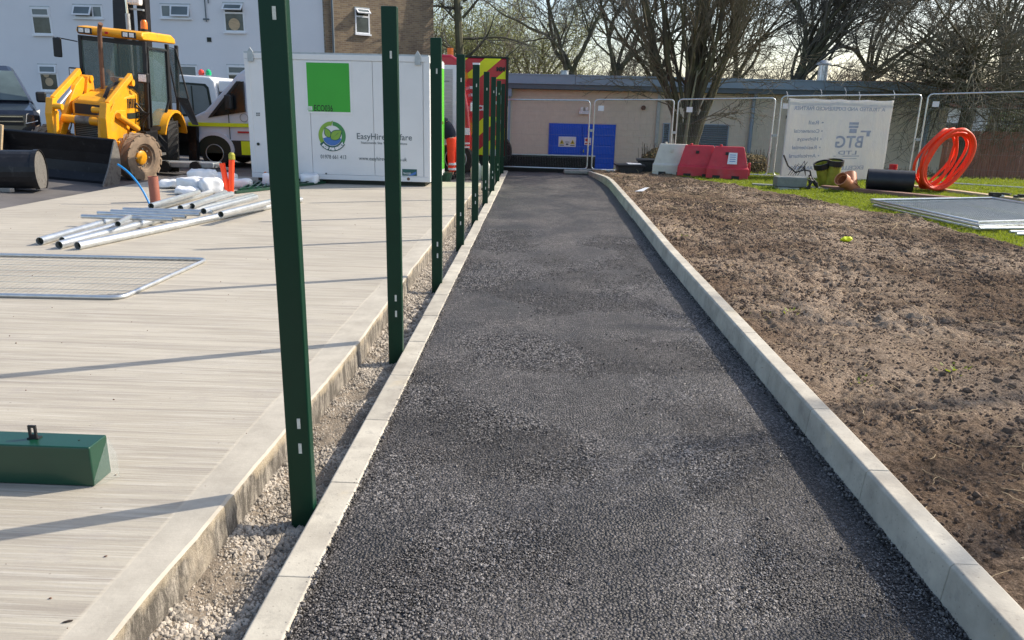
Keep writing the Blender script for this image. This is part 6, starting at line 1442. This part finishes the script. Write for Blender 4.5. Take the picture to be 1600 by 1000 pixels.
MB().bb((-.42, .0, .44), (-.22, .028, .60)).obj('number_plate', M['tag_white'], FT); MB().bb((-TW + .1, .1, .05), (-.1, .5, .42)).obj('underrun', M['print_black'], FT)
for x in (-2.05, -.3): road_wheel(FT, (x, 1.0, .5), .5, .3, -1)

# green tub and white jerry cans near the posts
t = MB().lathe([(.20, .0), (.26, .22), (.27, .23)], (0, 0, 0), 'z', 20).obj('green_tub', M['green_paint'], bevel=.01); t.location = (-2.12, 17.0, .0); tag(t, 'low dark green tub at the feet of the person in orange trousers', 'tub')
for (px_, lb) in ((749, 'white plastic bottle between the fifth and sixth posts'), (764, 'white plastic bottle between the sixth and seventh posts')):
    p = gp(px_, 275, .0); o = MB().lathe([(.13, 0), (.15, .06), (.15, .26), (.09, .36), (.05, .40), (.05, .44)], (0, 0, 0), 'z', 18).obj('plastic_bottle', M['white_barrier'], smooth=True); o.location = (p.x, 18.0, -.01); tag(o, lb, 'bottle', 'white bottles beside the vans')

# ================================================================ PERSON
def skin_body(name, joints, edges, mat, parent=None, sub=2):
    me = bpy.data.meshes.new(name); me.from_pydata([j[0] for j in joints], edges, []); me.materials.append(mat)
    o = bpy.data.objects.new(name, me); C.objects.link(o)
    if parent: o.parent = parent
    m_ = o.modifiers.new('skin', 'SKIN'); m_.use_smooth_shade = True
    for i, j in enumerate(joints): me.skin_vertices[0].data[i].radius = (j[1], j[2] if len(j) > 2 else j[1])
    me.skin_vertices[0].data[0].use_root = True
    s = o.modifiers.new('sub', 'SUBSURF'); s.levels = sub; s.render_levels = sub; return o
PN = thing('person', 'person in orange hi-vis trousers and navy jacket leaning into the green cabin door', 'person', (-2.02, 18.0, 0), 0)
PN.scale = (.97, .97, .97)
J = [((0, 0, .98), .13, .10), ((-.04, -.02, 1.12), .14, .10), ((-.16, -.05, 1.30), .16, .11), ((-.27, -.08, 1.42), .15, .10), ((-.33, -.10, 1.49), .055), ((-.40, -.12, 1.56), .085, .10), ((-.46, -.13, 1.60), .075, .09),
     ((-.20, -.24, 1.38), .06), ((-.34, -.34, 1.20), .05), ((-.52, -.36, 1.16), .038), ((-.60, -.36, 1.15), .03),
     ((-.26, .10, 1.40), .06), ((-.42, .16, 1.22), .05), ((-.58, .12, 1.18), .038), ((-.66, .11, 1.17), .03),
     ((.02, -.10, .90), .095), ((.02, -.13, .50), .065), ((.05, -.14, .12), .045), ((-.06, -.17, .05), .04),
     ((.04, .10, .90), .095), ((.12, .13, .50), .065), ((.16, .14, .12), .045), ((.06, .16, .05), .04)]
Ed = [(0, 1), (1, 2), (2, 3), (3, 4), (4, 5), (5, 6), (3, 7), (7, 8), (8, 9), (9, 10), (3, 11), (11, 12), (12, 13), (13, 14), (0, 15), (15, 16), (16, 17), (17, 18), (0, 19), (19, 20), (20, 21), (21, 22)]
skin_body('body', J, Ed, M['skin'], PN)
JJ = [((.01, 0, .90), .20, .17), ((-.04, -.02, 1.14), .21, .17), ((-.16, -.05, 1.31), .22, .17), ((-.26, -.07, 1.41), .165, .12), ((-.20, -.24, 1.38), .078), ((-.34, -.34, 1.20), .068), ((-.50, -.36, 1.165), .055), ((-.26, .10, 1.40), .078), ((-.42, .16, 1.22), .068), ((-.56, .125, 1.185), .055)]
skin_body('jacket', JJ, [(0, 1), (1, 2), (2, 3), (3, 4), (4, 5), (5, 6), (3, 7), (7, 8), (8, 9)], M['navy_cloth'], PN)
TJ = [((0, 0, 1.04), .18, .15), ((.01, 0, .93), .20, .17), ((.02, -.10, .82), .115), ((.02, -.13, .50), .095), ((.05, -.14, .14), .095), ((.04, .10, .82), .115), ((.12, .13, .50), .095), ((.16, .14, .14), .095)]
tr = skin_body('trousers', TJ, [(0, 1), (1, 2), (2, 3), (3, 4), (1, 5), (5, 6), (6, 7)], M['hivis_orange'], PN)
for (x, y) in ((.05, -.14), (.15, .14)):
    for z in (.22, .34): MB().tube([(x, y, z), (x, y, z + .05)], .10, 16).obj('reflective_band', M['tag_white'], tr)
for (x, y) in ((.02, -.15), (.12, .15)): MB().bb((x - .17, y - .05, 0), (x + .09, y + .05, .11)).obj('boot', M['black_plastic'], PN, bevel=.03)
hd_ = rock_mesh('hair', M['hair'], 3, 1.0, 3); inst('hair', hd_, PN, (-.44, -.11, 1.65), (0, -.6, 0), (.20, .19, .17))
for y in (-.36, .11):
    for k in range(4): x = -.62 if y < 0 else -.68; MB().tube([(x, y - .03 + .02 * k, 1.155), (x - .04, y - .03 + .02 * k, 1.15), (x - .07 + .006 * abs(k - 1.5), y - .03 + .02 * k, 1.135)], [.009, .0085, .006], 6).obj('finger', M['skin'], PN, smooth=True)
    MB().tube([(x + .03, y + .03, 1.17), (x, y + .05, 1.16), (x - .025, y + .05, 1.15)], [.011, .01, .007], 6).obj('thumb', M['skin'], PN, smooth=True)
# ================================================================ TREES
class Tree:
    def __init__(s, seed, minr=0.006, sides=3):
        s.r = random.Random(seed); s.v = []; s.f = []; s.minr = minr; s.sides = sides; s.tv = []; s.tf = []; s.tips = []
    def branch(s, p, d, L_, r0, r1, depth, up=0.06, wig=0.14, kids=(5, 7), ang=(25, 60), kl=.55, start=.25, nseg=None, spread=None, kr=.6):
        r = s.r; n = nseg or max(3, int(L_ / 0.45) if depth > 1 else int(L_ / .28)); n = min(n, 16); seg = L_ / n; d = d.normalized(); pts = [p.copy()]; dirs = [d.copy()]
        for i in range(n):
            d = (d + Vector((r.gauss(0, wig), r.gauss(0, wig), r.gauss(0, wig) + up))).normalized(); p = p + d * seg; pts.append(p.copy()); dirs.append(d.copy())
        main = r0 > s.main_r; V, F = (s.v, s.f) if main else (s.tv, s.tf)
        k = 9 if r0 > .09 else (6 if r0 > .04 else (4 if r0 > .018 else 3)); u = dirs[0].orthogonal().normalized(); base = len(V)
        for i, q in enumerate(pts):
            dd = dirs[i]; u = (u - dd * u.dot(dd)).normalized(); w_ = dd.cross(u); rr = r0 + (r1 - r0) * i / n
            for j in range(k): a = 2 * math.pi * j / k; V.append(q + (u * math.cos(a) + w_ * math.sin(a)) * rr)
        for i in range(n):
            for j in range(k): F.append((base + i * k + j, base + i * k + (j + 1) % k, base + (i + 1) * k + (j + 1) % k, base + (i + 1) * k + j))
        if depth <= 0: s.tips.append(pts[-1]); s.tips.append(pts[n // 2]); return
        cnt = r.randint(*kids)
        for c in range(cnt):
            t = start + (1 - start) * (c + r.random()) / cnt; i = min(n - 1, int(t * n)); q = pts[i].lerp(pts[i + 1], t * n - i); dd = dirs[i]
            a = R(r.uniform(*ang)); ph = r.uniform(0, 6.28); o = dd.orthogonal().normalized(); o2 = dd.cross(o); side = o * math.cos(ph) + o2 * math.sin(ph)
            nd = dd * math.cos(a) + side * math.sin(a); rc = max(s.minr, (r0 + (r1 - r0) * t) * kr); ll = L_ * kl * r.uniform(.7, 1.2) * (1.15 - .5 * t)
            s.branch(q, nd, ll, rc, max(s.minr * .6, rc * .35), depth - 1, up, wig * 1.15, kids if depth > 1 else kids, ang, kl, .2, None, None, kr)
    def make(s, name, label, mat_m, mat_t, group=None, cat='tree', leaf=None, lsize=.05, lnum=0, lspread=.25):
        o = bpy.data.objects.new(name, None); C.objects.link(o); tag(o, label, cat, group)
        if s.v: b = MB(); b.v = s.v; b.f = s.f; b.obj('trunk', mat_m, o, smooth=True, raw=True)
        if s.tv: b = MB(); b.v = s.tv; b.f = s.tf; b.obj('crown', mat_t, o, raw=True)
        if leaf:
            V = []; F = []; r = s.r
            for k in range(lnum):
                t = r.choice(s.tips); c = t + Vector((r.gauss(0, lspread), r.gauss(0, lspread), r.gauss(0, lspread))); a = Vector((r.uniform(-1, 1), r.uniform(-1, 1), r.uniform(-1, 1))).normalized(); b_ = a.orthogonal() * r.uniform(.4, .8); z = lsize * r.uniform(.5, 1.3); i = len(V)
                V += [c - a * z, c + b_ * z * .6, c + a * z, c - b_ * z * .6]; F.append((i, i + 1, i + 2, i + 3))
            b = MB(); b.v = V; b.f = F; b.obj('foliage', leaf, o, raw=True)
        return o
Tree.main_r = .035
GTR = 'bare trees behind the low building'
# multi-stemmed tree beyond the fence
T = Tree(11, .0065); base = Vector((4.35, 22.4, -.55))
T.branch(base, Vector((.02, 0, 1)), 1.2, .36, .30, 0, 0, .02, nseg=5)
for (dx, L_, r_) in ((-.30, 1.1, .20), (.30, 1.1, .23), (.02, 1.2, .20)):
    T.branch(base + Vector((dx * .25, 0, 1.05)), Vector((dx, 0, 1)), L_, r_, r_ * .75, 0, .08, .03, nseg=5)
r_ = T.r
for i in range(23):
    a = (i / 22 - .5) * 2; dx = a * .62 + r_.uniform(-.1, .1); q = base + Vector((a * .42, r_.uniform(-.18, .18), r_.uniform(1.7, 2.4)))
    T.branch(q, Vector((dx * .9, r_.uniform(-.3, .3), 1)), r_.uniform(5.0, 7.0), r_.uniform(.04, .088), .012, 3, .10, .07, (7, 9), (14, 42), .42, .08)
for i in range(26):
    a = r_.uniform(-1, 1); q = base + Vector((a * .7, r_.uniform(-.3, .3), r_.uniform(1.9, 4.2))); T.branch(q, Vector((a * 1.6, r_.uniform(-.6, .3), .25)), r_.uniform(1.2, 2.6), .022, .006, 2, -.02, .14, (4, 6), (20, 60), .5, .2)
T.make('multi_stem_tree', 'dark multi-stemmed bare tree just beyond the fence, behind the red barriers', M['bark_dark'], M['bark_twig'])
tag(MB().tube([at(1066, 268, 21.6), at(1071, 215, 21.6), at(1078, 170, 21.6), at(1090, 110, 21.7)], [.06, .05, .03, .02], 8).obj('pale_stem', M['bark_pale'], smooth=True), 'pale sunlit sapling stem leaning against the multi-stemmed tree', 'sapling')
# slim tree behind the brick wing
T = Tree(5, .008); b0 = at(724, 300, 33); b0.z = -.3
T.branch(b0, Vector((-.01, 0, 1)), 8.5, .22, .12, 0, 0, .012, nseg=10)
for (y, sgn, L_, el) in ((118, 1, 3.0, .1), (92, 1, 2.6, .45), (84, -1, 2.0, .25), (60, 1, 3.2, .05), (40, -1, 1.6, .9), (28, 1, 2.8, .8), (12, -1, 2.6, -.1), (2, 1, 3.2, .5), (-10, -1, 3, .5), (-20, 1, 3, .8)):
    q = at(723, y, 33); T.branch(q, Vector((sgn, T.r.uniform(-.3, .3), el)), L_, .065, .014, 2, .03, .15, (6, 9), (25, 60), .5, .15)
T.make('slim_tree', 'slim upright bare tree rising behind the red vehicle', M['bark_dark'], M['bark_far'], GTR)
# spreading trees behind the plant room
def spreader(seed, px_, Yd, lean, nst, L_, name, label, r0=.24, fan=.9, dens=(8, 10), mt='bark_far', top=110, y0=-.6, dep=3, ang=(20, 52)):
    T = Tree(seed, .0085 if Yd < 40 else .011); b0 = at(px_, 140, Yd); b0.z = y0; zt = at(px_, top, Yd).z
    T.branch(b0, Vector((lean * .2, 0, 1)), max(.8, zt - y0), r0 * 1.1, r0, 0, 0, .02, nseg=6)
    for i in range(nst):
        a = (i / max(1, nst - 1) - .5) * 2 * fan + lean; q = Vector((b0.x + lean * .2 * (zt - y0), b0.y, zt - .4)) + Vector((a * .15, 0, T.r.uniform(-.2, .5)))
        T.branch(q, Vector((a, T.r.uniform(-.35, .35), 1)), L_ * T.r.uniform(.8, 1.15), r0 * T.r.uniform(  .34, .55), .02, dep, .03, .17, dens, ang, .50, .10, kr=.5)
    return T.make(name, label, M['bark_dark'], M[mt], GTR)
spreader(21, 902, 38, -.35, 4, 6.5, 'spreading_tree', 'bare tree forking behind the roof, left of the roof vent line', .22, .7)
spreader(22, 958, 39, .15, 5, 7, 'spreading_tree', 'bare tree with a thick leaning trunk above the middle of the roof', .28, .6)
spreader(23, 1015, 42, .1, 4, 7, 'spreading_tree', 'bare tree hidden behind the left side of the multi-stemmed tree', .22, .8)
spreader(24, 1215, 36, .75, 20, 8.5, 'leaning_tree', 'bare tree whose straight stems all lean to the right, left of the flue', .17, .5, (8, 10), 'bark_far', 128, -.6, 3, (10, 32))
spreader(25, 1150, 40, .05, 5, 7, 'spreading_tree', 'bare tree in the gap right of the multi-stemmed tree', .22, .7)
spreader(26, 1560, 36, .1, 7, 7, 'spreading_tree', 'bare tree furthest right against the sky', .24, .9)
spreader(27, 1350, 40, .25, 7, 7.5, 'spreading_tree', 'bare tree behind the right end of the roof', .22, .8)
# low tangled tree at the right
T = Tree(31, .0075); b0 = Vector((13.9, 25.6, -.9)); T.branch(b0, Vector((0, 0, 1)), 4.0, .24, .20, 0, 0, .02, nseg=6)
r_ = T.r
for i in range(36):
    a = r_.uniform(-math.pi, math.pi); el = r_.uniform(-.02, .95); q = b0 + Vector((r_.uniform(-.2, .2), r_.uniform(-.2, .2), r_.uniform(2.7, 4.4)))
    T.branch(q, Vector((math.cos(a) * 1.2, math.sin(a) * .7, el)), r_.uniform(2.8, 4.2), r_.uniform(.03, .07), .010, 2, -.004, .14, (9, 12), (25, 70), .48, .06)
T.make('tangled_tree', 'dense tangled low tree overhanging the fence and timber boards at the right', M['bark_dark'], M['bark_twig'])
T = Tree(32, .0075); b0 = Vector((18.2, 27.5, -.9)); T.branch(b0, Vector((0, 0, 1)), 3.4, .22, .18, 0, 0, .02, nseg=6); r_ = T.r
for i in range(28):
    a = r_.uniform(-math.pi, math.pi); q = b0 + Vector((0, 0, r_.uniform(2.4, 4.0))); T.branch(q, Vector((math.cos(a) * 1.1, math.sin(a) * .7, r_.uniform(-.1, 1.0))), r_.uniform(3.0, 4.4), r_.uniform(.03, .07), .010, 2, 0, .14, (10, 13), (25, 70), .48, .06)
T.make('tangled_tree', 'second tangled low tree at the right edge, above the timber fence', M['bark_dark'], M['bark_twig'])
# budding trees far left of the roof, and a far belt of twiggy trees
for i, (px_, Yd, h_, lb) in enumerate(((690, 47, 6.5, 'budding yellow-green tree just right of the brick wing'), (760, 50, 6, 'budding yellow-green tree behind the slim tree'), (830, 46, 5.2, 'low budding tree above the left end of the roof'))):
    T = Tree(41 + i, .011); b0 = at(px_, 150, Yd); b0.z = -.6; T.branch(b0, Vector((0, 0, 1)), 2.6, .2, .16, 0, 0, .02, nseg=4)
    for k in range(9): a = (k / 8 - .5) * 2; T.branch(b0 + Vector((0, 0, 2.2 + .2 * (k % 3))), Vector((a, T.r.uniform(-.4, .4), .9)), h_, .07, .02, 2, .02, .12, (8, 10), (20, 55), .5, .12)
    T.make('budding_tree', lb, M['bark_far'], M['bark_pale'], 'budding trees beyond the yard', leaf=M['bud'], lsize=.055, lnum=16000, lspread=.35)
def far_tree(seed): 
    T = Tree(seed, .012); T.branch(Vector((0, 0, 0)), Vector((0, 0, 1)), 2.4, .2, .15, 0, 0, .02, nseg=4)
    for k in range(11): a = T.r.uniform(0, 6.28); T.branch(Vector((0, 0, 1.8 + .25 * (k % 4))), Vector((math.cos(a), math.sin(a), T.r.uniform(.3, 1.4))), T.r.uniform(3.5, 5.5), .06, .02, 2, .02, .13, (7, 9), (20, 58), .5, .1)
    return T
fars = []
for k in range(3): fars.append(far_tree(60 + k).make('far_tree', 'x', M['bark_far'], M['bark_far']))
FARW = ['behind the right end of the brick wing', 'between the brick wing and the slim tree', 'just above the chevron tail of the fire truck', 'above the left end of the low roof', 'above the round roof vent', 'behind the trunk that forks over the middle of the roof', 'behind the left stems of the multi-stemmed tree', 'behind the centre stems of the multi-stemmed tree', 'behind the right stems of the multi-stemmed tree', 'in the gap above the drainpipe right of the louvre', 'behind the stems that lean to the right', 'just left of the roof flue', 'just right of the roof flue', 'above the right half of the banner', 'behind the left side of the tangled tree', 'behind the crown of the tangled tree', 'above the brown fence at the right edge']
used = set(); pos = [(x, 52 + (i * 37 % 11)) for i, x in enumerate(range(640, 1640, 62))]
for i, (px_, Yd) in enumerate(pos):
    o = fars[i] if i < 3 else copy_tree(fars[i % 3]); p = at(px_, 150, Yd); o.location = (p.x, Yd, -.8); s_ = random.uniform(.95, 1.3); o.scale = (s_, s_, s_); o.rotation_euler = (0, 0, random.uniform(0, 6.28))
    tag(o, 'hazy far bare tree seen ' + FARW[i], 'tree', 'far belt of bare trees')
# hedges at the foot of the plant room
def hedge(name, label, x0, x1, y, z0, z1, n_, lm, seed, dep=.35):
    r = random.Random(seed); o = bpy.data.objects.new(name, None); C.objects.link(o); tag(o, label, 'bush'); b = MB(); tw = MB()
    for k in range(n_):
        t = r.random(); x = x0 + (x1 - x0) * t; top = z1 + .12 * noise.noise(Vector((x * 3, seed, 0))) - .25 * (z1 - z0) * (abs(t - .5) * 2) ** 4; z = z0 + (top - z0) * r.random() ** .7; c = Vector((x, y + r.gauss(0, dep * .5), z)); a = Vector((r.uniform(-1, 1), r.uniform(-1, 1), r.uniform(-1, 1))).normalized(); bb_ = a.orthogonal() * .5; s = r.uniform(.018, .042); b.add([c - a * s, c + bb_ * s, c + a * s, c - bb_ * s], [(0, 1, 2, 3)])
    for k in range(n_ // 22): x = r.uniform(x0, x1); zt = z0 + (z1 - z0) * r.uniform(.6, 1.15); tw.tube([(x, y + r.uniform(-.2, .2), z0 - .2), (x + r.uniform(-.15, .15), y + r.uniform(-.2, .2), zt)], .006, 3, caps=False)
    f = b.obj('foliage', lm, o, raw=True); tw.obj('stem', M['bark_twig'], o, raw=True); return o
hedge('dry_bush', 'dry yellow-brown bush between the black trays and the white barrier', 3.0, 4.35, 21.6, -.35, .68, 5200, M['hedge'], 1)
hedge('dry_hedge', 'clipped dry hedge showing above the red barriers', 4.9, 6.6, 22.0, -.3, .58, 5200, M['hedge'], 2)
hedge('low_hedge', 'low brown hedge at the wall right of the banner', 10.9, 13.2, 25.0, -.7, .03, 4200, M['hedge'], 3)
hedge('low_hedge', 'scrubby low hedge along the foot of the brown timber fence', 14.3, 20.0, 27.6, -.85, -.32, 8000, M['hedge'], 4)
hedge('green_shrub', 'bright green shrub at the right edge beyond the flat mesh panels', 12.3, 13.6, 18.2, .05, .42, 2600, M['grass'], 5)
hedge('dark_conifer', 'dark green conifer behind the brown timber fence', 19.0, 20.4, 33.0, -.9, 2.1, 9000, M['hedge_green'], 6, .9)

# bare tree off the right edge: its branches throw the faint streaks of shade across the near path
T = Tree(77, .012); b0 = Vector((14.2, 9.0, 0)); T.branch(b0, Vector((-.05, 0, 1)), 6.2, .24, .17, 0, 0, .015, nseg=8)
for k in range(7): a = T.r.uniform(0, 6.28); T.branch(b0 + Vector((-.25, 0, 5.2 + .16 * k)), Vector((math.cos(a), math.sin(a), 1.1)), T.r.uniform(3.4, 4.6), .085, .02, 2, .03, .13, (4, 6), (25, 55), .5, .2)
T.make('verge_tree', 'bare tree standing out of frame to the right of the soil, shading the near path', M['bark_dark'], M['bark_twig'])
